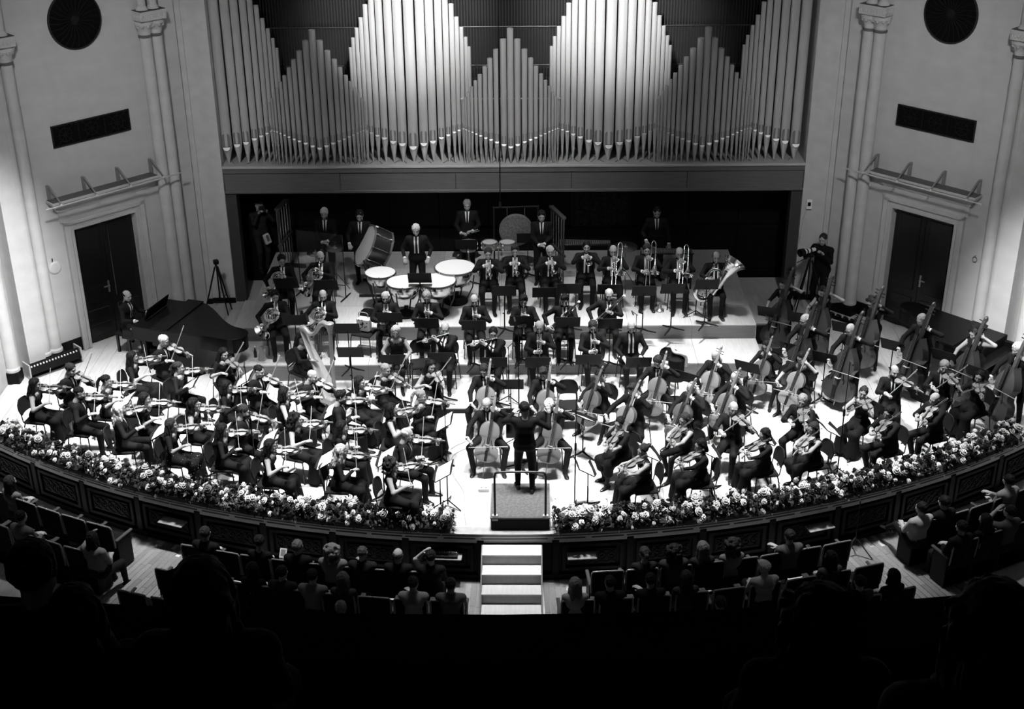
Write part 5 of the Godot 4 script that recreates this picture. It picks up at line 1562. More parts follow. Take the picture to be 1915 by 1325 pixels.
# radius, angle about the stage arc, row
const SEATS := [[17.86, -17.45, "left front row"], [17.86, -15.685, "left front row"], [17.86, -13.92, "left front row"], [17.86, -12.155, "left front row"], [17.86, -10.39, "left front row"], [17.86, -8.625, "left front row"], [17.86, -6.86, "left front row"], [17.86, -5.095, "left front row"], [18.6, -17.6, "left second row"], [18.6, -15.81, "left second row"], [18.6, -14.02, "left second row"], [18.6, -12.23, "left second row"], [18.6, -10.44, "left second row"], [18.6, -8.65, "left second row"], [18.6, -6.86, "left second row"], [18.6, -5.07, "left second row"], [18.6, -3.28, "left second row"], [17.86, 4.86, "right front row"], [17.86, 6.68, "right front row"], [17.86, 8.5, "right front row"], [17.86, 10.32, "right front row"], [17.86, 12.14, "right front row"], [17.86, 13.96, "right front row"], [17.86, 15.78, "right front row"], [17.86, 17.6, "right front row"], [18.6, 3.07, "right second row"], [18.6, 4.95, "right second row"], [18.6, 6.83, "right second row"], [18.6, 8.71, "right second row"], [18.6, 10.59, "right second row"], [18.6, 12.47, "right second row"], [18.6, 14.35, "right second row"], [18.6, 16.23, "right second row"], [18.6, 18.11, "right second row"], [17.86, -32.6, "far left front row"], [17.86, -30.8, "far left front row"], [17.86, -29.0, "far left front row"], [17.86, -27.2, "far left front row"], [17.86, -25.4, "far left front row"], [17.86, -23.6, "far left front row"], [18.6, -32.2, "far left second row"], [18.6, -30.4, "far left second row"], [18.6, -28.6, "far left second row"], [18.6, -26.8, "far left second row"], [18.6, -25.0, "far left second row"], [18.6, -23.2, "far left second row"], [17.86, 23.6, "far right front row"], [17.86, 25.4, "far right front row"], [17.86, 27.2, "far right front row"], [17.86, 29.0, "far right front row"], [17.86, 30.8, "far right front row"], [17.86, 32.6, "far right front row"], [18.6, 24.0, "far right second row"], [18.6, 25.8, "far right second row"], [18.6, 27.6, "far right second row"], [18.6, 29.4, "far right second row"], [18.6, 31.2, "far right second row"], [19.33, 14.8, "right third row"], [19.33, 16.65, "right third row"], [19.33, 18.5, "right third row"], [19.3, -18.4, "left third row"], [19.3, -16.6, "left third row"]]
# pose, hair, hair tone, clothes, radius, angle, who
const LISTENERS := [
	[0, "short", 0.05, 0.02, 17.86, -16.84, "dark figure at the left end of the front row"],
	[1, "short", 0.03, 0.02, 17.86, -13.67, "person reading a white programme in left front row"],
	[2, "short", 0.2, 0.02, 17.86, -11.52, "grey-haired man in dark jacket, left front row"],
	[0, "curly", 0.35, 0.3, 17.86, -9.61, "person with pale curly hair and patterned top"],
	[2, "crop", 0.1, 0.03, 17.86, -7.99, "broad man with cropped hair in left front row"],
	[0, "ring", 0.1, 0.02, 17.86, -6.09, "balding man in black in left front row"],
	[3, "short", 0.02, 0.02, 17.86, -4.38, "man resting his head on his hand"],
	[1, "long", 0.02, 0.02, 18.6, -13.05, "woman in profile at left end of second row"],
	[2, "short", 0.02, 0.03, 18.6, -11.5, "dark-haired person second from the left aisle"],
	[0, "short", 0.02, 0.25, 18.6, -9.95, "person in a light collar in left second row"],
	[1, "long", 0.12, 0.06, 18.6, -8.4, "long-haired woman in left second row"],
	[2, "short", 0.02, 0.5, 18.6, -4.92, "person in a pale shirt near the stairs, left"],
	[0, "short", 0.02, 0.2, 18.6, -3.09, "man in a grey shirt by the stairs"],
	[0, "short", 0.3, 0.02, 19.34, -7.91, "pale-haired head of the left third row"],
	[1, "bun", 0.05, 0.03, 17.86, 6.8, "woman with bare neckline in right front row"],
	[0, "curly", 0.03, 0.06, 17.86, 8.38, "curly-haired person in dark top, right front row"],
	[1, "long", 0.2, 0.04, 17.86, 9.93, "fair long-haired woman in right front row"],
	[1, "curly", 0.06, 0.3, 17.86, 11.56, "big curly-haired woman in pale top"],
	[3, "cap", 0.6, 0.6, 18.6, 12.42, "person in a striped white cap"],
	[2, "short", 0.04, 0.15, 17.86, 14.81, "person turned sideways in right front row"],
	[1, "long", 0.2, 0.5, 18.6, 2.94, "fair long-haired woman in striped top by the stairs"],
	[0, "short", 0.015, 0.02, 18.6, 4.64, "dark figure with hands raised, right second row"],
	[2, "short", 0.015, 0.02, 18.6, 6.64, "dark-haired figure in right second row"],
	[1, "long", 0.04, 0.06, 18.6, 8.4, "long-haired woman in right second row"],
	[0, "short", 0.05, 0.02, 19.34, 9.42, "head low behind the right second row"],
	[1, "long", 0.02, 0.15, 18.6, 15.95, "woman with bare arm at right aisle seat"],
	[0, "short", 0.02, 0.12, 19.34, 16.31, "person in grey behind the right aisle seats"],
	[1, "bob", 0.015, 0.02, 19.34, 18.06, "bob-haired woman in profile by the right aisle"],
	[3, "short", 0.02, 0.55, 17.86, 22.97, "man in white shirt with crossed legs, far right"],
	[0, "short", 0.02, 0.02, 17.86, 24.52, "dark figure beside the white-shirted man"],
	[2, "short", 0.02, 0.4, 17.86, 29.32, "person in jeans at far right front row end"],
	[0, "short", 0.02, 0.02, 18.6, 23.73, "dark figure in far right second row"],
	[1, "long", 0.02, 0.02, 18.6, 25.28, "long-haired figure in far right second row"],
	[3, "short", 0.03, 0.15, 18.6, 26.98, "figure leaning on an arm, far right second row"],
	[1, "long", 0.05, 0.3, 17.86, -30.24, "person in pale patterned clothes at far left"],
	[0, "short", 0.02, 0.2, 18.6, -26.94, "person with folded bare arms at far left"],
	[3, "long", 0.03, 0.4, 18.6, -22.19, "woman raising a hand in far left second row"],
]
# ---------------------------------------------------------------- the hall
const CX := -0.07        # axis of the hall
const ZC := -35.97       # centre of the stage arc
const RS := 16.8         # its radius
const FA := -0.95        # audience floor below the stage
func arc_z(x: float, r := RS) -> float: return ZC + sqrt(maxf(r * r - (x - CX) * (x - CX), 0.0))
func pol(r: float, deg: float, y := 0.0, zc := ZC) -> Vector3:
	return Vector3(CX + sin(deg_to_rad(deg)) * r, y, zc + cos(deg_to_rad(deg)) * r)
# frame of a door wall: side -1 left, 1 right; s runs inward along the wall, d out of it into the room
func wt(side: int, s: float, y: float, d: float) -> Transform3D:
	var dir := Vector3(0.698, 0, -0.716)
	var nn := Vector3(0.716, 0, 0.698)
	if side > 0:
		dir.x = -dir.x; nn.x = -nn.x
	var a := Vector3(CX + side * 9.46, 0, -26.376)
	var x := dir if side < 0 else -dir
	return Transform3D(Basis(x, Vector3.UP, nn), a + dir * s + Vector3(0, y, 0) + nn * d)
func wbox(mb: MB, side: int, s0: float, s1: float, y0: float, y1: float, d0: float, d1: float) -> MB:
	return mb.box(wt(side, (s0 + s1) * 0.5, (y0 + y1) * 0.5, (d0 + d1) * 0.5), Vector3(absf(s1 - s0), y1 - y0, absf(d1 - d0)))
func noise_mat(v: float, var_: float, rough: float, scale: Vector3, seed_: int, freq := 0.02) -> StandardMaterial3D:
	var nt := NoiseTexture2D.new()
	nt.width = 256; nt.height = 256; nt.seamless = true
	var fn := FastNoiseLite.new()
	fn.seed = seed_; fn.frequency = freq; fn.fractal_octaves = 4
	nt.noise = fn
	var gr := Gradient.new()
	var a := v * (1.0 - var_)
	var b := minf(v * (1.0 + var_), 1.0)
	gr.set_color(0, Color(a, a, a).linear_to_srgb()); gr.set_color(1, Color(b, b, b).linear_to_srgb())
	nt.color_ramp = gr
	var m := StandardMaterial3D.new()
	m.albedo_texture = nt
	m.roughness = rough
	if v < 0.05: m.metallic_specular = 0.22
	m.uv1_triplanar = true
	m.uv1_world_triplanar = true
	m.uv1_scale = scale
	return m
var plaster: StandardMaterial3D
var wood_light: Array = []
var wood_dark: StandardMaterial3D
var wood_mid: StandardMaterial3D
func arc_wall(r0: float, r1: float, y0: float, y1: float, a0: float, a1: float, n: int, zc := ZC) -> MB:
	var mb := MB.new()
	for i in n:
		var t0 := lerpf(a0, a1, i / float(n))
		var t1 := lerpf(a0, a1, (i + 1) / float(n))
		var q := [pol(r0, t0, y0, zc), pol(r0, t1, y0, zc), pol(r1, t1, y0, zc), pol(r1, t0, y0, zc), pol(r0, t0, y1, zc), pol(r0, t1, y1, zc), pol(r1, t1, y1, zc), pol(r1, t0, y1, zc)]
		mb.quad(q[4], q[7], q[6], q[5]); mb.quad(q[0], q[1], q[2], q[3])
		mb.quad(q[3], q[2], q[6], q[7]); mb.quad(q[1], q[0], q[4], q[5])
		if i == 0: mb.quad(q[0], q[3], q[7], q[4])
		if i == n - 1: mb.quad(q[2], q[1], q[5], q[6])
	return mb

func build_shell() -> void:
	plaster = noise_mat(0.5, 0.09, 0.85, Vector3(0.7, 0.7, 0.7), 3, 0.012)
	for k in 4: wood_light.append(noise_mat([0.56, 0.6, 0.52, 0.58][k], 0.1, 0.42, Vector3(3.0, 3.0, 0.35), 20 + k))
	wood_dark = noise_mat(0.006, 0.4, 0.45, Vector3(0.6, 3.0, 0.6), 31)
	wood_mid = noise_mat(0.12, 0.14, 0.5, Vector3(0.25, 4.0, 0.25), 41)
	# stage floor: slab with boards
	var poly := PackedVector2Array()
	for k in 41:
		var p := pol(RS - 0.02, -43.0 + k * 2.15)
		poly.append(Vector2(p.x, p.z))
	poly.append(Vector2(CX + 11.6, -25.0)); poly.append(Vector2(CX + 6.5, -30.2)); poly.append(Vector2(CX - 6.5, -30.2)); poly.append(Vector2(CX - 11.6, -25.0))
	var fl := struct("floor", MB.new().prism(poly, -0.2, -0.014, Transform3D()).mesh(wood_light[2]), "pale wooden stage floor of long boards under the orchestra")
	var rng := RandomNumberGenerator.new()
	rng.seed = 5
	var wdt := 0.29
	var meshes := {}
	for i in 72:
		var x := CX - 10.4 + i * wdt
		var front := arc_z(x) - 0.16
		var back := -28.75
		var ax := absf(x - CX)
		if ax > 6.6: back = maxf(-28.8, -26.376 - (9.46 - ax) * 1.026)
		if ax > 10.0: back = maxf(back, -25.3)
		var z := front
		var first := rng.randf_range(0.9, 2.6)
		while z > back + 0.05:
			var ln := minf(first, z - back)
			first = 2.45
			var key := snappedf(ln, 0.02)
			var kk := "%.2f/%d" % [key, rng.randi() % 4]
			if not meshes.has(kk): meshes[kk] = MB.new().cbox(Transform3D(), Vector3(wdt - 0.004, 0.02, key - 0.004), 0.0015).mesh(wood_light[int(kk.split("/")[1])])
			part(fl, "board", meshes[kk], xf(x + wdt * 0.5, -0.0102, z - ln * 0.5))
			z -= ln
	# audience floor
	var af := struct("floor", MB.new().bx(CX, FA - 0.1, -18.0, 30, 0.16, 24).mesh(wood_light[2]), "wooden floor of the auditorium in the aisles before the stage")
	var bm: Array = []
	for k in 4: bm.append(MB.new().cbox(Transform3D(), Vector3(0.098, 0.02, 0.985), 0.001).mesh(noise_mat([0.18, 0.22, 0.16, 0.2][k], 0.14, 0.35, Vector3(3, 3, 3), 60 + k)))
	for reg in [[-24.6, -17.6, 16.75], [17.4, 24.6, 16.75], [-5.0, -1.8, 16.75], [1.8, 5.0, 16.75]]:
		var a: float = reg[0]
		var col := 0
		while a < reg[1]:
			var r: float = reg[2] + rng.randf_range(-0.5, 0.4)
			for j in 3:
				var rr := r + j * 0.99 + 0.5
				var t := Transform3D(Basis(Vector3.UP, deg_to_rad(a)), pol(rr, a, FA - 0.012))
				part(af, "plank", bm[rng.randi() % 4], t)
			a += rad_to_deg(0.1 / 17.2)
			col += 1
	# door walls, piers, side walls, ceiling
	for side in [-1, 1]:
		var w := MB.new()
		wbox(w, side, -1.2, 0.255, -0.2, 14.0, -0.4, 0.0)
		wbox(w, side, 1.735, 3.3, -0.2, 14.0, -0.4, 0.0)
		wbox(w, side, 0.255, 1.735, 2.74, 14.0, -0.4, 0.0)
		wbox(w, side, 0.1, 1.9, -0.2, 2.9, -0.8, -0.42)
		var wl := struct("wall_left" if side < 0 else "wall_right", w.mesh(plaster), "plastered %s wall of the stage, turned in, with a door" % ("left" if side < 0 else "right"))
		part(wl, "plinth", wbox(wbox(MB.new(), side, -0.5, 0.1, 0.0, 0.3, 0.0, 0.035), side, 2.03, 2.4, 0.0, 0.3, 0.0, 0.035).mesh(wood_dark))
		# pier beside the organ
		var p := MB.new()
		p.bx(CX + side * 6.79, 6.9, -30.4, 0.54, 14.2, 3.06)
		p.bx(CX + side * 7.3, 6.9, -30.36, 0.5, 14.2, 3.06)
		var pr := struct("wall_pier", p.mesh(plaster), "plain plaster pier at the %s edge of the organ opening" % ("left" if side < 0 else "right"))
		part(pr, "plinth", MB.new().bx(CX + side * 6.79, 0.06, -28.86, 0.54, 0.12, 0.04).bx(CX + side * 7.3, 0.06, -28.82, 0.5, 0.12, 0.04).mesh(wood_dark))
		# outer pilaster and the hall's side wall
		var sw := MB.new()
		sw.box(wt(side, -1.12, 7.0, 0.06), Vector3(0.36, 14.2, 0.5))
		sw.bx(CX + side * 10.75, 6.9, -24.9, 0.5, 14.2, 1.4)
		sw.bx(CX + side * 12.2, 6.9, -8.2, 0.5, 15.9, 33.4)
		sw.bx(CX + side * 11.6, 6.9, -24.6, 1.6, 14.2, 0.5)
		struct("wall_side", sw.mesh(plaster), "plaster corner and side wall at the far %s of the stage" % ("left" if side < 0 else "right"))
	var top := MB.new()
	top.bx(CX, 12.9, -28.95, 13.2, 3.0, 0.4)
	top.bx(CX, 14.6, -11.5, 27.0, 0.4, 41.0)
	struct("ceiling", top.mesh(plaster), "plaster ceiling of the hall above the picture")
	struct("wall_rear", MB.new().bx(CX, 6.9, 8.6, 25.0, 15.9, 0.4).mesh(g(0.1, 0.9)), "rear wall of the hall behind the camera")
	# organ chamber and the alcove below it
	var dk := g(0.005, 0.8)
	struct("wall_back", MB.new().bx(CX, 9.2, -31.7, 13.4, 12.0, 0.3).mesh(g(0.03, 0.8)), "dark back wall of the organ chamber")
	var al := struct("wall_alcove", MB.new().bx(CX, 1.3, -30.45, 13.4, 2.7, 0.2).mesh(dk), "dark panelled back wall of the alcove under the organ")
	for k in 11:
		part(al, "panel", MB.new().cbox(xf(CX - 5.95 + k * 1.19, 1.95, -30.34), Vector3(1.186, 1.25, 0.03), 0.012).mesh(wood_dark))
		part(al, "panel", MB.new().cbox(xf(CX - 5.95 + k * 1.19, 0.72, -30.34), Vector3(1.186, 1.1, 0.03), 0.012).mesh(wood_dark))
	for side in [-1, 1]:
		struct("trim_alcove", MB.new().bx(CX + side * 6.4, 1.3, -29.1, 0.24, 2.7, 0.3).mesh(g(0.05, 0.6)), "grey pilaster at the %s side of the alcove" % ("left" if side < 0 else "right"))
	# loft: floor, fascia mouldings
	var lf := struct("trim_loft", MB.new().bx(CX, 3.08, -30.1, 13.04, 0.46, 2.3).mesh(wood_mid), "long wooden organ loft front above the alcove")
	part(lf, "ledge", MB.new().cbox(xf(CX, 3.29, -29.9), Vector3(13.04, 0.06, 2.12), 0.012).mesh(noise_mat(0.42, 0.1, 0.5, Vector3(0.4, 4, 4), 43)))
	part(lf, "upper_band", MB.new().cbox(xf(CX, 3.2, -28.93), Vector3(13.04, 0.11, 0.12), 0.01).mesh(wood_mid))
	for k in 5: part(lf, "panel", MB.new().cbox(xf(CX - 5.2 + k * 2.6, 2.93, -28.93), Vector3(2.594, 0.4, 0.06), 0.006).mesh(wood_mid))
	part(lf, "lower_band", MB.new().cbox(xf(CX, 2.7, -28.93), Vector3(13.04, 0.07, 0.09), 0.012).mesh(wood_mid))
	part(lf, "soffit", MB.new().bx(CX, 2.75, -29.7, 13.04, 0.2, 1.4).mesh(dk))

func build_wall_fittings() -> void:
	for side in [-1, 1]:
		var nm := "left" if side < 0 else "right"
		# door
		var dark := g(0.006, 0.3)
		var d := struct("door_%d" % (1 if side < 0 else 2), wbox(MB.new(), side, 0.255, 1.735, 0.0, 2.74, -0.2, -0.16).mesh(dark), "dark double door in the %s wall" % nm)
		for lf in 2:
			var s0 := 0.265 + lf * 0.735
			var leaf := part(d, "leaf", wbox(MB.new(), side, s0, s0 + 0.725, 0.01, 2.73, -0.16, -0.115).mesh(dark))
			for q in [[0.12, 0.4], [0.5, 0.75], [0.92, 2.62]]:
				part(leaf, "panel", MB.new().cbox(wt(side, s0 + 0.3625, (q[0] + q[1]) * 0.5, -0.112), Vector3(0.52, q[1] - q[0], 0.03), 0.012).mesh(dark))
		part(d, "handle", wbox(wbox(MB.new(), side, 0.93, 0.97, 1.05, 1.32, -0.115, -0.1), side, 0.82, 0.96, 1.2, 1.225, -0.08, -0.055).mesh(g(0.6, 0.3, 0.9)), Transform3D(), "bright metal lever handle")
		# frame: three stepped mouldings
		var fr := struct("trim_door", wbox(wbox(wbox(MB.new(), side, 0.11, 0.255, 0.0, 2.74, -0.05, 0.05), side, 1.735, 1.88, 0.0, 2.74, -0.05, 0.05), side, 0.11, 1.88, 2.74, 2.88, -0.05, 0.05).mesh(plaster), "stepped plaster frame of the %s door" % nm)
		part(fr, "moulding", wbox(wbox(wbox(MB.new(), side, 0.06, 0.13, 0.0, 2.94, 0.0, 0.09), side, 1.86, 1.96, 0.0, 2.94, 0.0, 0.09), side, 0.06, 1.96, 2.87, 2.95, 0.0, 0.09).mesh(plaster))
		part(fr, "moulding", wbox(wbox(wbox(MB.new(), side, 0.2, 0.262, 0.0, 2.74, 0.0, 0.075), side, 1.73, 1.79, 0.0, 2.74, 0.0, 0.075), side, 0.2, 1.79, 2.733, 2.8, 0.0, 0.075).mesh(plaster))
		part(fr, "frieze", wbox(MB.new(), side, 0.0, 2.02, 2.95, 3.24, 0.0, 0.05).mesh(plaster))
		# cornice on the frieze
		var co := MB.new()
		for k in 6: wbox(co, side, -0.05 - 0.035 * k, 2.08 + 0.04 * k, 3.2 + 0.048 * k, 3.248 + 0.048 * k, 0.0, [0.08, 0.1, 0.16, 0.22, 0.27, 0.3][k])
		var cn := struct("trim_cornice", co.mesh(plaster), "projecting plaster cornice over the %s door" % nm)
		part(cn, "cover_strip", wbox(MB.new(), side, -0.2, 2.26, 3.488, 3.496, 0.0, 0.28).mesh(g(0.1, 0.6)))
		# rail on four bracket arms
		var rl := proto()
		var rm := g(0.3, 0.4, 0.5)
		part(rl, "rail", MB.new().rod(wt(side, -0.5, 3.5, 0.55).origin, wt(side, 2.75, 3.5, 0.55).origin, 0.018, 8).mesh(g(0.55, 0.4, 0.3)))
		for k in 4:
			var s := -0.15 + k * 0.8
			var arm := part(rl, "bracket", MB.new().box(wt(side, s, 3.66, 0.05), Vector3(0.05, 0.3, 0.07)).tube([wt(side, s, 3.78, 0.06).origin, wt(side, s, 3.8, 0.12).origin, wt(side, s, 3.53, 0.55).origin], [0.026, 0.022, 0.014], 6).mesh(rm))
			part(arm, "clamp", MB.new().ball(wt(side, s, 3.51, 0.55), Vector3.ONE * 0.03, 5, 8).mesh(g(0.6, 0.4)))
		put(rl, "wall_rail", Transform3D(), "metal rail on four bracket arms above the %s door cornice" % nm, "rail")
		# grille
		var gr := proto()
		part(gr, "backing", wbox(MB.new(), side, 0.14, 1.93, 4.52, 4.975, 0.0, 0.01).mesh(g(0.004, 0.7)))
		part(gr, "frame", wbox(wbox(wbox(wbox(MB.new(), side, 0.14, 1.93, 4.52, 4.545, 0.0, 0.03), side, 0.14, 1.93, 4.95, 4.975, 0.0, 0.03), side, 0.14, 0.165, 4.52, 4.975, 0.0, 0.03), side, 1.905, 1.93, 4.52, 4.975, 0.0, 0.03).mesh(g(0.02, 0.5)))
		var lat := g(0.012, 0.5)
		for k in 3:
			var s := 0.44 + k * 0.595
			for r in 4:
				var a := PI * r / 4.0
				part(gr, "lattice_bar", MB.new().box(wt(side, s, 4.7475, 0.02) * Transform3D(Basis(Vector3.BACK, a), Vector3.ZERO), Vector3(0.012, 0.4 if r in [0, 2] else 0.56, 0.012)).mesh(lat))
			var ring: Array = []
			for q in 20: ring.append(wt(side, s, 4.7475, 0.02) * Vector3(cos(TAU * q / 20) * 0.14, sin(TAU * q / 20) * 0.14, 0))
			part(gr, "lattice_ring", MB.new().tube(ring, 0.008, 5, false, true).mesh(lat))
		for k in 2: part(gr, "divider", wbox(MB.new(), side, 0.73 + k * 0.595, 0.75 + k * 0.595, 4.54, 4.955, 0.0, 0.028).mesh(lat))
		put(gr, "wall_grille", Transform3D(), "long dark rectangular grille high on the %s wall" % nm, "grille")
		# round grille
		var rg := proto()
		var ct := wt(side, 1.02, 6.98, 0.0)
		part(rg, "backing", MB.new().lathe([Vector2(0.0, 0.012), Vector2(0.57, 0.012), Vector2(0.57, -0.02)], ct * Transform3D(Basis(Vector3.RIGHT, PI / 2), Vector3.ZERO), 40).mesh(g(0.004, 0.7)))
		part(rg, "rim", MB.new().lathe([Vector2(0.56, 0.0), Vector2(0.56, 0.035), Vector2(0.585, 0.035), Vector2(0.59, 0.0)], ct * Transform3D(Basis(Vector3.RIGHT, PI / 2), Vector3.ZERO), 40).mesh(g(0.03, 0.5)))
		for k in 24:
			var a := TAU * k / 24.0
			part(rg, "spoke", MB.new().tube([ct * Vector3(cos(a) * 0.1, sin(a) * 0.1, 0.02), ct * Vector3(cos(a + 0.1) * 0.33, sin(a + 0.1) * 0.33, 0.03), ct * Vector3(cos(a) * 0.55, sin(a) * 0.55, 0.02)], 0.008, 5).mesh(lat))
		part(rg, "boss", MB.new().ball(ct * xf(0, 0, 0.02), Vector3(0.1, 0.1, 0.03), 5, 12).mesh(lat))
		put(rg, "round_grille", Transform3D(), "round dark openwork grille at the top of the %s wall" % nm, "grille")
		# column pairs
		for pr in 3:
			for k in 2:
				var t: Transform3D
				if pr == 0: t = wt(side, 2.48 + k * 0.26, 0.0, 0.13)
				elif pr == 1: t = wt(side, -0.61 - k * 0.26, 0.0, 0.13)
				else: t = Transform3D(Basis(), Vector3(CX + side * (10.4 + k * 0.26), 0, -24.92 - k * 0.03))
				var c := proto()
				part(c, "plinth", MB.new().cbox(xf(0, 0.12, 0), Vector3(0.3, 0.26, 0.3), 0.01).mesh(wood_dark))
				part(c, "shaft", MB.new().lathe([Vector2(0.15, 0.25), Vector2(0.15, 0.3), Vector2(0.133, 0.34), Vector2(0.131, 3.0), Vector2(0.124, 6.42)], Transform3D(), 24).mesh(plaster))
				part(c, "necking", MB.new().lathe([Vector2(0.12, 6.4), Vector2(0.145, 6.42), Vector2(0.145, 6.45), Vector2(0.12, 6.47)], Transform3D(), 24).mesh(g(0.12, 0.6)))
				var cp := MB.new().lathe([Vector2(0.124, 6.46), Vector2(0.13, 6.55), Vector2(0.16, 6.63), Vector2(0.2, 6.68), Vector2(0.2, 6.73), Vector2(0.17, 6.75)], Transform3D(), 20)
				for q in 8: cp.ball(Transform3D(Basis(Vector3.UP, TAU * q / 8.0), Vector3(sin(TAU * q / 8.0) * 0.16, 6.66, cos(TAU * q / 8.0) * 0.16)), Vector3(0.045, 0.06, 0.04), 5, 6)
				part(c, "capital", cp.mesh(plaster))
				part(c, "upper_shaft", MB.new().lathe([Vector2(0.13, 6.97), Vector2(0.09, 7.05), Vector2(0.085, 14.0)], Transform3D(), 18).mesh(plaster))
				var wh: String = ["beside the %s pier" % nm, "at the outer side of the %s door" % nm, "at the far %s picture edge" % nm][pr]
				put(c, "column", t, "%s slender plaster column of the pair %s" % [["inner", "outer"][k] if pr else ["outer", "inner"][k], wh], "column", "paired columns")
			var at: Transform3D
			if pr == 0: at = wt(side, 2.61, 6.86, 0.14)
			elif pr == 1: at = wt(side, -0.74, 6.86, 0.14)
			else: at = Transform3D(Basis(), Vector3(CX + side * 10.53, 6.86, -24.92))
			var ab := proto()
			part(ab, "block", MB.new().cbox(Transform3D(), Vector3(0.62, 0.2, 0.4), 0.012).mesh(plaster))
			var orn := MB.new()
			for q in 9:
				for zz in [0.2, -0.2]: orn.ball(xf(-0.26 + q * 0.065, -0.01, zz), Vector3(0.026, 0.045, 0.012), 4, 6)
			for q in 6:
				for xx in [0.31, -0.31]: orn.ball(xf(xx, -0.01, -0.16 + q * 0.064), Vector3(0.012, 0.045, 0.026), 4, 6)
			part(ab, "ornament", orn.mesh(plaster))
			part(ab, "cover", MB.new().bx(0, 0.105, 0, 0.6, 0.012, 0.38).mesh(g(0.08, 0.7)))
			put(ab, "abacus", at, "carved square block on the column pair %s" % ["beside the %s pier" % nm, "outside the %s door" % nm, "at the far %s edge" % nm][pr], "capital block", "carved column blocks")
	# wall fittings
	var dl := proto()
	part(dl, "disc", MB.new().lathe([Vector2(0.0, 0.05), Vector2(0.11, 0.04), Vector2(0.14, 0.02), Vector2(0.145, 0.0)], wt(-1, -0.26, 2.02, 0.0) * Transform3D(Basis(Vector3.RIGHT, PI / 2), Vector3.ZERO), 24).mesh(g(0.55, 0.6)))
	part(dl, "hook", MB.new().rod(wt(-1, -0.3, 2.17, 0.02).origin, wt(-1, -0.3, 2.24, 0.03).origin, 0.012).mesh(g(0.03, 0.5)))
	put(dl, "wall_speaker", Transform3D(), "round white disc on the wall left of the left door", "wall disc")
	var lp: Array = []
	for k in 12: lp.append(wt(1, -0.28, 2.1, 0.03) * Vector3(cos(TAU * k / 12) * 0.05, sin(TAU * k / 12) * 0.06, 0))
	var rr := proto()
	part(rr, "ring", MB.new().tube(lp, 0.008, 5, false, true).mesh(g(0.2, 0.5)))
	part(rr, "pin", MB.new().rod(wt(1, -0.28, 2.17, 0.0).origin, wt(1, -0.28, 2.17, 0.04).origin, 0.01).mesh(g(0.2, 0.5)))
	put(rr, "wall_ring", Transform3D(), "small metal ring on the wall right of the right door", "ring")
	var th := proto()
	part(th, "case", MB.new().cbox(xf(CX + 6.68, 2.35, -28.84), Vector3(0.13, 0.22, 0.06), 0.012).mesh(g(0.8, 0.5)))
	part(th, "lens", MB.new().cbox(xf(CX + 6.675, 2.37, -28.802), Vector3(0.07, 0.09, 0.02), 0.006).mesh(g(0.01, 0.2)))
	part(th, "cable", MB.new().tube(tube_path([Vector3(CX + 6.66, 2.28, -28.84), Vector3(CX + 6.58, 2.0, -28.85), Vector3(CX + 6.54, 1.4, -28.86)]), 0.005, 5).mesh(g(0.3, 0.6)))
	put(th, "wall_sensor", Transform3D(), "small white box with dark window on the right pier", "sensor box")
	# floor light bar along the left columns
	for side in [-1, 1]:
		var lb := proto()
		part(lb, "housing", MB.new().box(wt(side, -0.85, 0.16, 0.42) * Transform3D(Basis(Vector3.RIGHT, -0.5), Vector3.ZERO), Vector3(1.15, 0.24, 0.26)).mesh(g(0.008, 0.5)))
		for k in 16:
			part(lb, "lens", MB.new().ball(wt(side, -1.37 + k * 0.069, 0.26, 0.5), Vector3.ONE * 0.026, 5, 8).mesh(g(0.8, 0.15, 0.6)))
		for s in [-1.44, -0.26]: part(lb, "end_bracket", MB.new().box(wt(side, s, 0.17, 0.42), Vector3(0.03, 0.34, 0.3)).mesh(g(0.5, 0.4, 0.4)))
		put(lb, "light_bar", Transform3D(), "long black footlight bar at the foot of the %s outer columns" % ("left" if side < 0 else "right"), "light bar")

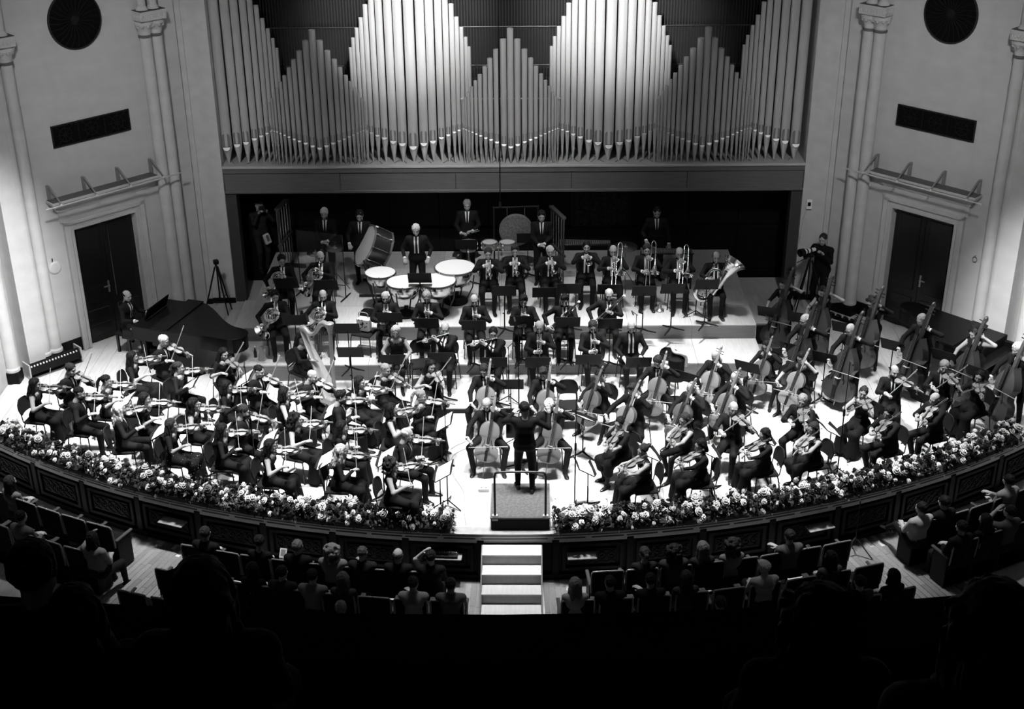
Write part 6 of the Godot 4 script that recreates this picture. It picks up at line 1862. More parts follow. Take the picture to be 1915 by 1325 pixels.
func build_organ() -> void:
	var org := proto()
	var tin := g(0.62, 0.36, 0.45)
	var tin_small := g(0.42, 0.5, 0.3)
	var lipm := g(0.55, 0.4, 0.3)
	var slot := g(0.004, 0.9)
	var lo := [0.0, 0.24, 0.443, 0.634, 0.79, 0.922, 1.03, 1.13, 1.22, 1.29]
	var lr := [0.113, 0.1, 0.09, 0.078, 0.064, 0.054, 0.048, 0.043, 0.038, 0.033]
	var lh := [9.4, 8.8, 8.2, 7.6, 7.15, 6.82, 6.54, 6.32, 6.11, 5.9]
	var lm := [3.7, 3.77, 3.82, 3.9, 3.96, 4.02, 4.06, 4.09, 4.11, 4.13]
	var so := [0.0, 0.153, 0.305, 0.441, 0.555, 0.667, 0.763, 0.851, 0.925, 0.988, 1.038]
	var sr := [0.072, 0.07, 0.064, 0.056, 0.05, 0.046, 0.041, 0.035, 0.03, 0.026, 0.022]
	var sh := [6.33, 6.1, 5.88, 5.69, 5.51, 5.34, 5.2, 5.07, 4.95, 4.84, 4.75]
	var sm := [3.73, 3.78, 3.84, 3.89, 3.93, 3.98, 4.02, 4.06, 4.09, 4.11, 4.13]
	var oc := -0.122
	var meshes := {}
	for grp in [[-6.35, 1, [1.0]], [-2.18, 1, [-1.0, 1.0]], [2.18, 1, [-1.0, 1.0]], [6.35, 1, [-1.0]], [-4.25, 0, [-1.0, 1.0]], [0.0, 0, [-1.0, 1.0]], [4.25, 0, [-1.0, 1.0]]]:
		var big: bool = grp[1] == 1
		var off: Array = lo if big else so
		for i in off.size():
			for sd in grp[2]:
				if i == 0 and sd != grp[2][0]: continue
				var r: float = (lr if big else sr)[i]
				var top: float = (lh if big else sh)[i]
				var m: float = (lm if big else sm)[i]
				var key := "%s%d" % [big, i]
				if not meshes.has(key):
					var y0 := 3.32
					var body := MB.new().lathe([Vector2(r * 0.18, 0.0), Vector2(r * 0.22, 0.02), Vector2(r, m - y0 - r * 0.1), Vector2(r, top - y0), Vector2(r * 0.9, top - y0), Vector2(r * 0.9, top - y0 - 0.12), Vector2(0.0, top - y0 - 0.12)], Transform3D(), 18)
					var ap := PackedVector2Array([Vector2(-r * 0.72, 0.0), Vector2(r * 0.72, 0.0), Vector2(r * 0.72, r * 2.1)])
					for k in 7:
						var a := PI * (k + 1) / 8.0
						ap.append(Vector2(cos(a) * r * 0.72, r * 2.1 + sin(a) * r * 0.7))
					ap.append(Vector2(-r * 0.72, r * 2.1))
					var upl := MB.new().prism(ap, 0.0, r * 0.35, Transform3D(Basis(Vector3.RIGHT, Vector3.BACK, Vector3.UP), Vector3(0, m - y0 + r * 0.12, r * 0.6)), r * 0.05)
					var lp := PackedVector2Array([Vector2(r * 0.72, 0.0)])
					for k in 7:
						var a := PI * (k + 1) / 8.0
						lp.append(Vector2(cos(a) * r * 0.72, -sin(a) * r * 0.75))
					lp.append(Vector2(-r * 0.72, 0.0))
					var lb := Basis(Vector3.RIGHT, -0.45) * Basis(Vector3.RIGHT, Vector3.BACK, Vector3.UP)
					var low := MB.new().prism(lp, 0.0, r * 0.3, Transform3D(lb, Vector3(0, m - y0 - r * 0.02, r * 0.72)), 0.0)
					meshes[key] = [body.mesh(tin if big else tin_small), upl.mesh(g(0.24, 0.45, 0.4)), low.mesh(lipm), MB.new().bx(0, m - y0 + r * 0.07, r * 0.75, r * 1.42, r * 0.18, r * 0.5).mesh(slot)]
				var x: float = oc + grp[0] + sd * off[i]
				var z := -29.14 if big else -28.97
				var p := part(org, "pipe", meshes[key][0], xf(x, 3.322, z))
				part(p, "upper_lip", meshes[key][1]); part(p, "lower_lip", meshes[key][2]); part(p, "mouth", meshes[key][3])
	# rods of the swell front behind the pipes
	var rods := MB.new()
	for k in 190:
		var x := oc - 6.1 + k * 12.2 / 189.0
		rods.rod(Vector3(x, 3.5, -29.75), Vector3(x, 10.5, -29.75), 0.013, 6)
	var rd := part(org, "swell_rods", rods.mesh(g(0.05, 0.45, 0.4)))
	rd.set_meta("kind", "stuff")
	for y in [5.35, 6.2, 7.1]:
		part(org, "cross_rail", MB.new().rod(Vector3(oc - 6.2, y, -29.72), Vector3(oc + 6.2, y, -29.72), 0.014).mesh(g(0.06, 0.4, 0.5)))
	part(org, "stay_rail", MB.new().rod(Vector3(oc - 1.1, 4.78, -29.03), Vector3(oc + 1.1, 4.78, -29.03), 0.014).mesh(g(0.5, 0.4, 0.5)))
	for k in 46:
		var x := oc - 6.2 + k * 12.4 / 45.0
		part(org, "wind_pipe", MB.new().rod(Vector3(x, 3.335, -29.0), Vector3(x + 0.22 * (1 if k % 2 else -1), 3.335, -29.5), 0.012).mesh(g(0.3, 0.5)))
	for k in 6: part(org, "wind_chest", MB.new().bx(oc - 5.3 + k * 2.12, 4.2, -30.4, 2.0, 1.6, 0.7).mesh(g(0.02, 0.7)))
	put(org, "pipe_organ", Transform3D(), "great pipe organ with peaked groups of tin pipes filling the back wall", "organ")
	var cb := proto()
	part(cb, "cable", MB.new().tube([Vector3(CX - 0.27, 12.5, -28.5), Vector3(CX - 0.3, 6.0, -28.55), Vector3(CX - 0.3, 2.55, -28.55)], 0.012, 5).mesh(g(0.01, 0.6)))
	part(cb, "microphone", MB.new().rod(Vector3(CX - 0.3, 2.45, -28.55), Vector3(CX - 0.3, 2.56, -28.55), 0.03, 8).mesh(g(0.02, 0.5)))
	put(cb, "hanging_cable", Transform3D(), "thin black cable hanging in front of the organ", "cable")

func build_stage() -> void:
	# curved stage front
	var sf := struct("wall_stage_front", arc_wall(RS - 0.3, RS - 0.06, FA - 0.05, -0.02, -38, 38, 60).mesh(wood_dark), "dark curved wooden front wall of the stage with carved panels")
	part(sf, "nosing", arc_wall(RS - 0.2, RS + 0.02, -0.02, 0.004, -38, 38, 80).mesh(noise_mat(0.35, 0.15, 0.4, Vector3(1, 1, 1), 71)))
	part(sf, "moulding", arc_wall(RS - 0.2, RS, -0.06, -0.03, -38, 38, 60).mesh(g(0.05, 0.3)))
	part(sf, "moulding", arc_wall(RS - 0.2, RS - 0.02, -0.13, -0.1, -38, 38, 60).mesh(g(0.03, 0.35)))
	part(sf, "skirting", arc_wall(RS - 0.2, RS + 0.0, FA, FA + 0.1, -38, 38, 60).mesh(wood_dark))
	var fm := g(0.012, 0.4)
	var rail := MB.new().cbox(Transform3D(), Vector3(1.06, 0.07, 0.03), 0.008).mesh(fm)
	var stile := MB.new().cbox(Transform3D(), Vector3(0.07, 0.48, 0.03), 0.008).mesh(fm)
	var pil := MB.new().cbox(Transform3D(), Vector3(0.12, 0.74, 0.05), 0.01).mesh(fm)
	var field := MB.new().cbox(Transform3D(), Vector3(0.82, 0.32, 0.02), 0.01).mesh(g(0.009, 0.4))
	var cm := MB.new()
	for k in 5:
		var x := -0.32 + k * 0.16
		var ring: Array = []
		for q in 14: ring.append(Vector3(x + cos(TAU * q / 14) * 0.065, sin(TAU * q / 14) * 0.065, 0.012))
		cm.tube(ring, 0.012, 5, false, true)
		cm.ball(xf(x, 0, 0.012), Vector3(0.03, 0.03, 0.015), 4, 6)
		for s in [-1, 1]: cm.tube([Vector3(x - 0.08, s * 0.13, 0.01), Vector3(x, s * 0.08, 0.016), Vector3(x + 0.08, s * 0.13, 0.01)], 0.01, 5)
	var carve := cm.mesh(g(0.014, 0.4))
	var a := -35.0
	while a < 36.0:
		if absf(a) > 1.0:
			var t := Transform3D(Basis(Vector3.UP, deg_to_rad(a)), pol(RS - 0.04, a, -0.52))
			var p := part(sf, "panel", field, t)
			part(p, "carving", carve)
			for s in [-1.0, 1.0]:
				part(p, "rail", rail, xf(0, s * 0.24, 0.005)); part(p, "stile", stile, xf(s * 0.5, 0, 0.005))
		part(sf, "pilaster", pil, Transform3D(Basis(Vector3.UP, deg_to_rad(a + 2.2)), pol(RS - 0.035, a + 2.2, -0.52)))
		a += 4.4
	# risers
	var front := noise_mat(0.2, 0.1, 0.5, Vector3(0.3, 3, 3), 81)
	var decks := [["low", -2.95, 2.75, -24.86, -23.42, 0.12, 0.0], ["middle", -5.81, 5.08, -26.02, -24.86, 0.36, 0.0], ["upper", -5.81, 5.08, -30.3, -26.02, 0.68, 0.0]]
	for d in decks:
		var r := proto()
		var x0: float = d[1]
		var x1: float = d[2]
		var w := x1 - x0
		var dp: float = d[4] - d[3]
		part(r, "core", MB.new().bx((x0 + x1) * 0.5, d[5] * 0.5 - 0.02, (d[3] + d[4]) * 0.5, w - 0.02, d[5] - 0.03, dp - 0.02).mesh(g(0.05, 0.7)))
		var nx := int(round(w / 1.36))
		var nz := maxi(1, int(round(dp / 1.2)))
		for i in nx:
			for j in nz:
				part(r, "deck_panel", MB.new().cbox(xf(x0 + (i + 0.5) * w / nx, d[5] - 0.0125, d[3] + (j + 0.5) * dp / nz), Vector3(w / nx - 0.005, 0.025, dp / nz - 0.004), 0.002).mesh(wood_light[(i * 3 + j * 2) % 4]))
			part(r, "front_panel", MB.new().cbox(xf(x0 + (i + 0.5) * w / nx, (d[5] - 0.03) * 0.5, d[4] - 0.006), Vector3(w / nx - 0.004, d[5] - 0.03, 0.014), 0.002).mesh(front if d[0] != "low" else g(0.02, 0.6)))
		for s in [x0, x1]:
			part(r, "edge_strip", MB.new().bx(s, d[5] * 0.5, (d[3] + d[4]) * 0.5, 0.02, d[5] + 0.004, dp).mesh(wood_light[0]))
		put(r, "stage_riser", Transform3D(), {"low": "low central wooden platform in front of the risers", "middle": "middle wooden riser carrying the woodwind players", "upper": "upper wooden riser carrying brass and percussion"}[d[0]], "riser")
	# steps beside the upper riser
	for side in [-1, 1]:
		for k in 2:
			var s := proto()
			var xs: float = (-5.83 - 0.17 - k * 0.34) if side < 0 else (5.1 + 0.17 + k * 0.34)
			var hh := 0.46 - k * 0.23
			part(s, "tread", MB.new().cbox(xf(xs, hh - 0.02, -27.2 - (0.0 if side < 0 else 0.1)), Vector3(0.34, 0.04, 1.5), 0.004).mesh(wood_light[1]))
			part(s, "carcass", MB.new().bx(xs, (hh - 0.04) * 0.5, -27.2, 0.3, hh - 0.04, 1.44).mesh(g(0.02, 0.6)))
			put(s, "step_box", Transform3D(), "%s wooden step beside the %s end of the upper riser" % [["higher", "lower"][k], "left" if side < 0 else "right"], "step")
	# podium with rail
	var pd := proto()
	part(pd, "top", MB.new().cbox(xf(0, 0.235, 0), Vector3(1.02, 0.03, 1.1), 0.004).mesh(noise_mat(0.1, 0.35, 0.6, Vector3(2, 2, 2), 91, 0.03)))
	part(pd, "body", MB.new().cbox(xf(0, 0.11, 0), Vector3(1.0, 0.22, 1.08), 0.006).mesh(g(0.012, 0.5)))
	part(pd, "trim", MB.new().bx(0, 0.245, 0.55, 1.02, 0.014, 0.014).bx(0, 0.245, -0.55, 1.02, 0.014, 0.014).bx(0.51, 0.245, 0, 0.014, 0.014, 1.1).bx(-0.51, 0.245, 0, 0.014, 0.014, 1.1).mesh(g(0.2, 0.5)))
	part(pd, "rail", MB.new().tube(tube_path([Vector3(-0.43, 0.25, 0.5), Vector3(-0.43, 0.95, 0.5), Vector3(-0.42, 1.06, 0.5), Vector3(-0.33, 1.12, 0.5), Vector3(0.33, 1.12, 0.5), Vector3(0.42, 1.06, 0.5), Vector3(0.43, 0.95, 0.5), Vector3(0.43, 0.25, 0.5)], 4), 0.02, 10).mesh(g(0.02, 0.3)))
	for s in [-1.0, 1.0]: part(pd, "rail_foot", MB.new().cbox(xf(s * 0.43, 0.262, 0.5), Vector3(0.09, 0.022, 0.07), 0.004).mesh(g(0.6, 0.4)))
	part(pd, "plate", MB.new().bx(-0.43, 0.2, 0.543, 0.1, 0.03, 0.006).mesh(g(0.5, 0.5)))
	put(pd, "podium", xf(0.035, 0.004, -19.83, -0.6), "conductor's black podium with a curved tubular rail", "podium")
	# stairs from the hall floor to the stage
	var sr := proto()
	for k in 4:
		var y := -0.19 * (k + 1)
		var z := 0.02 + k * 0.29
		part(sr, "tread", MB.new().cbox(xf(0, y - 0.018, z + 0.145), Vector3(1.0, 0.036, 0.31), 0.004).mesh(wood_light[k]))
		part(sr, "riser", MB.new().bx(0, y - 0.112, z + 0.285, 0.98, 0.155, 0.02).mesh(noise_mat(0.3, 0.1, 0.5, Vector3(3, 0.4, 3), 95)))
	for s in [-1.0, 1.0]:
		var sp := PackedVector2Array([Vector2(0.0, -0.2), Vector2(0.3, -0.2), Vector2(1.16, -0.78), Vector2(1.16, FA), Vector2(0.0, FA)])
		part(sr, "stringer", MB.new().prism(sp, -0.012, 0.012, Transform3D(Basis(Vector3(0, 0, 1), Vector3(1, 0, 0), Vector3(0, 1, 0)), Vector3(s * 0.505, 0, 0))).mesh(g(0.15, 0.6)))
	put(sr, "staircase", xf(-0.115, 0, -19.14, -0.7), "short wooden staircase from the hall floor up to the stage", "stairs")
# ---------------------------------------------------------------- the orchestra
func build_players() -> void:
	var protos := {
		"violin": [fiddle(0.355, 0.104, 0.032, 0.24, 0.3), "violin"], "viola": [fiddle(0.355, 0.104, 0.034, 0.24, 0.26), "viola"],
		"cello": [fiddle(0.755, 0.22, 0.12, 0.5, 0.2), "cello"], "bass": [fiddle(1.12, 0.33, 0.2, 0.72, 0.09, true), "double_bass"],
		"flute": [make_flute(), "flute"], "oboe": [make_reed(0.62, 0.012, 0.03, 0.026), "oboe"], "clarinet": [make_reed(0.66, 0.0145, 0.02, 0.038), "clarinet"],
		"bassoon": [make_bassoon(), "bassoon"], "horn": [make_horn(), "french_horn"], "trumpet": [make_trumpet(), "trumpet"], "trombone": [make_trombone(), "trombone"], "tuba": [make_tuba(), "tuba"]}
	var tones := [0.2, 0.15, 0.26, 0.18]
	var vio: Array = []
	for k in 4: vio.append(fiddle(0.355, 0.104, 0.032, 0.24, tones[k]))
	var cel: Array = [protos.cello[0], fiddle(0.755, 0.22, 0.12, 0.5, 0.14), fiddle(0.755, 0.22, 0.12, 0.5, 0.26)]
	var bas: Array = [fiddle(1.12, 0.33, 0.2, 0.72, 0.05, true), fiddle(1.12, 0.33, 0.2, 0.72, 0.09, true), fiddle(1.12, 0.33, 0.2, 0.72, 0.03, true)]
	var bow := make_bow(0.74)
	var cbow := make_bow(0.7)
	var chair := make_chair()
	var n := 0
	for q in PLAYERS:
		n += 1
		var pose: String = q[0]
		var d := make_pose(pose, q[1], q[2] == 1, q[3], q[4])
		var t := xf(q[9], q[10] + 0.003, q[11], q[12], q[13])
		var who: String = q[14]
		var styled := restyle(d.p, [q[5], q[6]], q[7], q[8] == 1)
		if "sequinned" in who: sequins(styled)
		put(styled, "person", t, who, "person", "musicians on stage")
		styled.free()
		if protos.has(pose):
			var pr: Array = protos[pose]
			var src: Node3D = pr[0]
			if pose == "violin" or pose == "viola": src = vio[n % 4]
			elif pose == "cello": src = cel[n % 3]
			elif pose == "bass": src = bas[n % 3]
			var nm: String = pr[1]
			if "clarinet" in who and pose == "oboe": nm = "clarinet"
			put(src, nm, t * (d.i as Transform3D), "%s of the %s" % [nm.replace("_", " "), who], nm.replace("double_bass", "bass").replace("french_horn", "horn"), nm.replace("_", " ") + "s of the orchestra")
		if d.has("b"):
			put(bow if pose in ["violin", "viola"] else cbow, "bow", t * (d.b as Transform3D), "bow of the %s" % who, "bow", "string bows")
		if not pose in ["bass", "timp", "stand", "sticks", "photo", "cine", "conductor", "pianist"]:
			put(chair, "chair", xf(q[9], q[10], q[11], q[12]) * xf(0, 0.0, -0.01), "black chair under the %s" % who, "chair", "orchestra chairs")
	# music stands with their sheets
	var hs := {}
	var sheet := make_sheet()
	for q in STANDS:
		var key: float = q[5] + (0.001 if q[4] == 1 else 0.0)
		var tilt := 1.0 if q[4] == 1 else 0.5
		if not hs.has(key): hs[key] = make_stand(key, tilt, true)
		var t := xf(q[0], q[1] + 0.002, q[2], q[3])
		put(hs[key], "music_stand", t, "black music stand %s" % q[6], "music stand", "music stands")
		if q[4] == 1:
			put(sheet, "sheet_music", t * Transform3D(Basis(Vector3.RIGHT, -tilt), Vector3(0, key, 0)), "open white sheet music on the stand %s" % q[6], "sheet music", "sheet music")
	# spare chairs
	put(chair, "chair", xf(-3.2, 0.36, -25.5, -20), "empty black chair carrying the patterned bag", "chair", "orchestra chairs")
	put(chair, "chair", xf(-1.95, 0.12, -24.5, 10), "empty black chair right of the blonde woman", "chair", "orchestra chairs")
	put(chair, "chair", xf(0.98, 0.0, -22.9, 5), "empty black chair right of the dark-haired cellists", "chair", "orchestra chairs")
	put(chair, "chair", xf(2.95, 0.0, -24.3, -30), "empty black chair behind the cellist at the covered stand", "chair", "orchestra chairs")
	var bag := proto()
	part(bag, "bag", MB.new().cbox(xf(0, 0.16, 0), Vector3(0.3, 0.3, 0.16), 0.03).mesh(g(0.6, 0.7)))
	var sp := MB.new()
	var rng := RandomNumberGenerator.new()
	rng.seed = 3
	for k in 16: sp.box(Transform3D(Basis(Vector3.BACK, rng.randf() * 3.0), Vector3(rng.randf_range(-0.12, 0.12), rng.randf_range(0.04, 0.28), 0.081)), Vector3(0.035, 0.02, 0.004))
	part(bag, "print", sp.mesh(g(0.03, 0.7)))
	part(bag, "strap", MB.new().tube(tube_path([Vector3(-0.1, 0.3, 0), Vector3(-0.09, 0.42, 0.02), Vector3(0.09, 0.42, 0.02), Vector3(0.1, 0.3, 0)]), 0.01, 6).mesh(g(0.3, 0.7)))
	put(bag, "bag", xf(-3.2, 0.835, -25.5, -20), "pale bag with dark print on an empty chair", "bag")
	# piano stool, pianos
	var bench := proto()
	part(bench, "seat", MB.new().cbox(xf(0, 0.44, 0), Vector3(0.6, 0.08, 0.36), 0.02).mesh(g(0.012, 0.5)))
	for k in 4: part(bench, "leg", MB.new().bx(0.25 * (1 if k % 2 else -1), 0.2, 0.14 * (1 if k / 2 else -1), 0.05, 0.4, 0.05).mesh(g(0.01, 0.3)))
	for q in PLAYERS:
		if q[0] == "pianist": put(bench, "piano_bench", xf(q[9], q[10], q[11], q[12]), "black bench under the man at the grand piano", "bench")
	put(make_piano(true), "grand_piano", xf(-7.87, 0.0, -26.27, 72, 0.96), "closed black grand piano at the left with the pianist", "piano")
	put(make_piano(false), "grand_piano", xf(9.6, 0.0, -24.62, -137, 0.88), "closed black grand piano behind the basses at right", "piano")
	# harp
	put(make_harp(), "harp", xf(-3.93, 0.004, -24.06, 52, 0.97), "tall carved concert harp standing before the left riser", "harp")

func sequins(p: Node3D) -> void:
	var sk := p.get_node("skirt") as MeshInstance3D
	var arr := sk.mesh.surface_get_arrays(0)
	var vv: PackedVector3Array = arr[Mesh.ARRAY_VERTEX]
	var nn: PackedVector3Array = arr[Mesh.ARRAY_NORMAL]
	var mb := MB.new()
	var rng := RandomNumberGenerator.new()
	rng.seed = 12
	for k in 240:
		var i := rng.randi() % vv.size()
		if vv[i].y < 0.3: continue
		var t := frame(nn[i], Vector3(0.1, 1, 0.2), vv[i] + nn[i] * 0.004)
		mb.box(t, Vector3(0.012, 0.012, 0.003))
	var o := part(p, "sequins", mb.mesh(g(0.8, 0.15, 0.9)))
	o.set_meta("kind", "stuff")

func build_percussion() -> void:
	var R2 := 0.684
	for q in [[-2.98, -27.1, 0.33, 0.8, "smallest kettledrum at the left of the set"], [-2.43, -26.62, 0.37, 0.78, "front left kettledrum of the set"], [-1.72, -26.68, 0.4, 0.78, "front right kettledrum of the set"], [-1.36, -27.32, 0.44, 0.82, "largest kettledrum at the right of the set"]]:
		put(make_timpani(q[2], q[3]), "kettledrum", xf(q[0], R2, q[1]), q[4] + " with a bright white head", "kettledrum", "kettledrums")
	# bass drum tilted on its stand
	var bd := proto()
	make_drum(0.47, 0.44, 0.02, 10, Transform3D(Basis(Vector3.UP, 0.3) * Basis(Vector3.BACK, -2.08), Vector3(-0.1, 1.06, 0)), bd)
	for s in [-1.0, 1.0]:
		part(bd, "stand_leg", MB.new().tube([Vector3(-0.1, 0.9, s * 0.5), Vector3(0, 0.45, s * 0.5), Vector3(0.05, 0.03, s * 0.45)], 0.022, 8).mesh(g(0.05, 0.4, 0.5)))
		part(bd, "stand_foot", MB.new().bx(0.05, 0.03, s * 0.45, 0.6, 0.05, 0.05).mesh(g(0.03, 0.5)))
	put(bd, "bass_drum", xf(-3.28, R2, -28.05, 0), "large dark bass drum tilted on its stand", "drum")
	# snare and timbale
	var sn := proto()
	make_drum(0.19, 0.14, 0.1, 8, xf(0, 0.78, 0), sn)
	for k in 3: part(sn, "leg", MB.new().rod(Vector3(0, 0.5, 0), Vector3(sin(k * 2.1) * 0.3, 0, cos(k * 2.1) * 0.3), 0.011).mesh(g(0.3, 0.3, 0.9)))
	part(sn, "post", MB.new().rod(Vector3(0, 0.3, 0), Vector3(0, 0.78, 0), 0.014).mesh(g(0.3, 0.3, 0.9)))
	put(sn, "snare_drum", xf(-1.1, R2, -28.5), "snare drum before the percussionist with sticks", "drum")
	var tb := proto()
	for s in [-1.0, 1.0]: make_drum(0.17, 0.13, 0.3, 6, xf(s * 0.2, 0.8, 0), tb)
	part(tb, "post", MB.new().rod(Vector3(0, 0.0, 0), Vector3(0, 0.86, 0), 0.016).bx(0, 0.86, 0, 0.3, 0.02, 0.03).mesh(g(0.3, 0.3, 0.9)))
	for k in 3: part(tb, "leg", MB.new().rod(Vector3(0, 0.4, 0), Vector3(sin(k * 2.1) * 0.32, 0, cos(k * 2.1) * 0.32), 0.011).mesh(g(0.3, 0.3, 0.9)))
	put(tb, "timbales", xf(-0.42, R2, -28.5), "pair of shallow metal drums on one post below the gong", "drums")
	for k in 2:
		var ds := proto()
		part(ds, "stick", MB.new().tube([Vector3(0, 0, 0), Vector3(0, 0, 0.36)], [0.009, 0.006], 6).mesh(g(0.5, 0.5)))
		part(ds, "tip", MB.new().ball(xf(0, 0, 0.37), Vector3.ONE * 0.009, 4, 6).mesh(g(0.5, 0.5)))
		put(ds, "drumstick", Transform3D(Basis(Vector3.UP, 0.9 - k * 0.35) * Basis(Vector3.RIGHT, -0.45), Vector3(-1.15 + k * 0.12, R2 + 1.02, -28.86)), "%s pale drumstick above the snare drum" % ["left", "right"][k], "drumstick")
	# gong in a frame
	var gg := proto()
	part(gg, "disc", MB.new().lathe([Vector2(0.0, 0.035), Vector2(0.09, 0.03), Vector2(0.1, 0.02), Vector2(0.36, 0.012), Vector2(0.385, 0.0), Vector2(0.385, -0.05), Vector2(0.36, -0.02), Vector2(0.0, 0.0)], Transform3D(Basis(Vector3.RIGHT, PI / 2), Vector3(0, 1.12, 0)), 36).mesh(noise_mat(0.16, 0.5, 0.4, Vector3(3, 3, 3), 55)))
	for s in [-1.0, 1.0]:
		part(gg, "post", MB.new().rod(Vector3(s * 0.5, 0, 0), Vector3(s * 0.5, 1.68, 0), 0.02).mesh(g(0.02, 0.4)))
		part(gg, "foot", MB.new().bx(s * 0.5, 0.03, 0, 0.05, 0.05, 0.5).mesh(g(0.02, 0.4)))
		part(gg, "cord", MB.new().rod(Vector3(s * 0.2, 1.45, 0), Vector3(s * 0.2, 1.68, 0), 0.008).mesh(g(0.1, 0.6)))
	part(gg, "crossbar", MB.new().rod(Vector3(-0.52, 1.68, 0), Vector3(0.52, 1.68, 0), 0.02).mesh(g(0.02, 0.4)))
	put(gg, "gong", xf(-0.02, R2, -28.75, 4), "large round gong hanging in a dark frame", "gong")
	put(make_chimes(5, 1.75), "tubular_bells", xf(0.9, R2, -28.2, -71), "tubular bells in a metal frame right of the gong", "bells")
	put(make_chimes(5, 1.72), "tubular_bells", xf(-5.32, R2, -28.95, 80), "tubular bells by the left alcove wall", "bells")
	# cymbal on a stand, keyboard percussion, screens
	for q in [[2.42, -28.0, 0.27, 1.0, "cymbal on a stand behind the trombones"], [-4.05, -27.9, 0.2, 1.05, "cymbal on a stand behind the clear screen"], [-4.5, -28.0, 0.2, 0.9, "small cymbal beside the white-haired percussionist"]]:
		var cy := proto()
		part(cy, "cymbal", MB.new().lathe([Vector2(0.0, 0.05), Vector2(0.045, 0.04), Vector2(0.06, 0.02), Vector2(q[2], 0.0), Vector2(0.06, 0.016), Vector2(0.0, 0.045)], Transform3D(Basis(Vector3.RIGHT, 0.12), Vector3(0, q[3], 0)), 28).mesh(g(0.5, 0.25, 1.0)))
		part(cy, "post", MB.new().rod(Vector3(0, 0.3, 0), Vector3(0, q[3] + 0.07, 0), 0.011).mesh(g(0.2, 0.3, 0.9)))
		for k in 3: part(cy, "leg", MB.new().rod(Vector3(0, 0.45, 0), Vector3(sin(k * 2.1) * 0.3, 0, cos(k * 2.1) * 0.3), 0.01).mesh(g(0.2, 0.3, 0.9)))
		put(cy, "cymbal", xf(q[0], R2, q[1]), q[4], "cymbal")
	for q in [[1.55, -28.65, "dark xylophone behind the raised-trumpet player"], [3.35, -28.1, "dark glockenspiel behind the trombonists"]]:
		var xy := proto()
		for k in 24:
			part(xy, "bar", MB.new().cbox(xf(-0.55 + k * 0.048, 0.86, 0), Vector3(0.038, 0.02, 0.36 - k * 0.008), 0.003).mesh(g(0.08, 0.35)))
		for s in [-1.0, 1.0]: part(xy, "rail", MB.new().bx(0, 0.84, s * 0.14, 1.2, 0.02, 0.03).mesh(g(0.02, 0.5)))
		for k in 4: part(xy, "leg", MB.new().bx(0.55 * (1 if k % 2 else -1), 0.42, 0.16 * (1 if k / 2 else -1), 0.04, 0.84, 0.04).mesh(g(0.02, 0.5)))
		put(xy, "xylophone", xf(q[0], R2, q[1]), q[2], "xylophone")
	var glass := StandardMaterial3D.new()
	glass.albedo_color = Color(0.6, 0.6, 0.6, 0.05)
	glass.transparency = BaseMaterial3D.TRANSPARENCY_ALPHA
	glass.roughness = 0.03
	var sc := proto()
	part(sc, "pane", MB.new().bx(0, 1.0, 0, 1.12, 1.0, 0.012).mesh(glass))
	for s in [-1.0, 1.0]:
		part(sc, "post", MB.new().rod(Vector3(s * 0.55, 0.0, -0.01), Vector3(s * 0.55, 1.5, -0.01), 0.011).mesh(g(0.02, 0.4)))
		part(sc, "foot", MB.new().rod(Vector3(s * 0.55, 0.02, -0.25), Vector3(s * 0.55, 0.02, 0.25), 0.014).mesh(g(0.02, 0.4)))
	part(sc, "crossbar", MB.new().rod(Vector3(-0.55, 0.3, -0.01), Vector3(0.55, 0.3, -0.01), 0.009).mesh(g(0.02, 0.4)))
	put(sc, "sound_screen", xf(-4.35, R2, -27.7, -18), "clear sound screen standing behind the bald horn player", "screen")
	var pt := proto()
	part(pt, "canvas", MB.new().cbox(Transform3D(Basis(), Vector3(0, 0.62, 0)), Vector3(1.3, 0.95, 0.03), 0.006).mesh(noise_mat(0.025, 0.8, 0.6, Vector3(1.5, 1.5, 1.5), 57, 0.02)))
	part(pt, "rim", MB.new().bx(0, 1.11, 0.0, 1.36, 0.04, 0.05).bx(0, 0.13, 0.0, 1.36, 0.04, 0.05).bx(-0.67, 0.62, 0, 0.04, 1.0, 0.05).bx(0.67, 0.62, 0, 0.04, 1.0, 0.05).mesh(g(0.015, 0.5)))
	put(pt, "picture_board", xf(2.0, R2 + 0.5, -30.31), "dim dark patterned board on the alcove wall", "board")

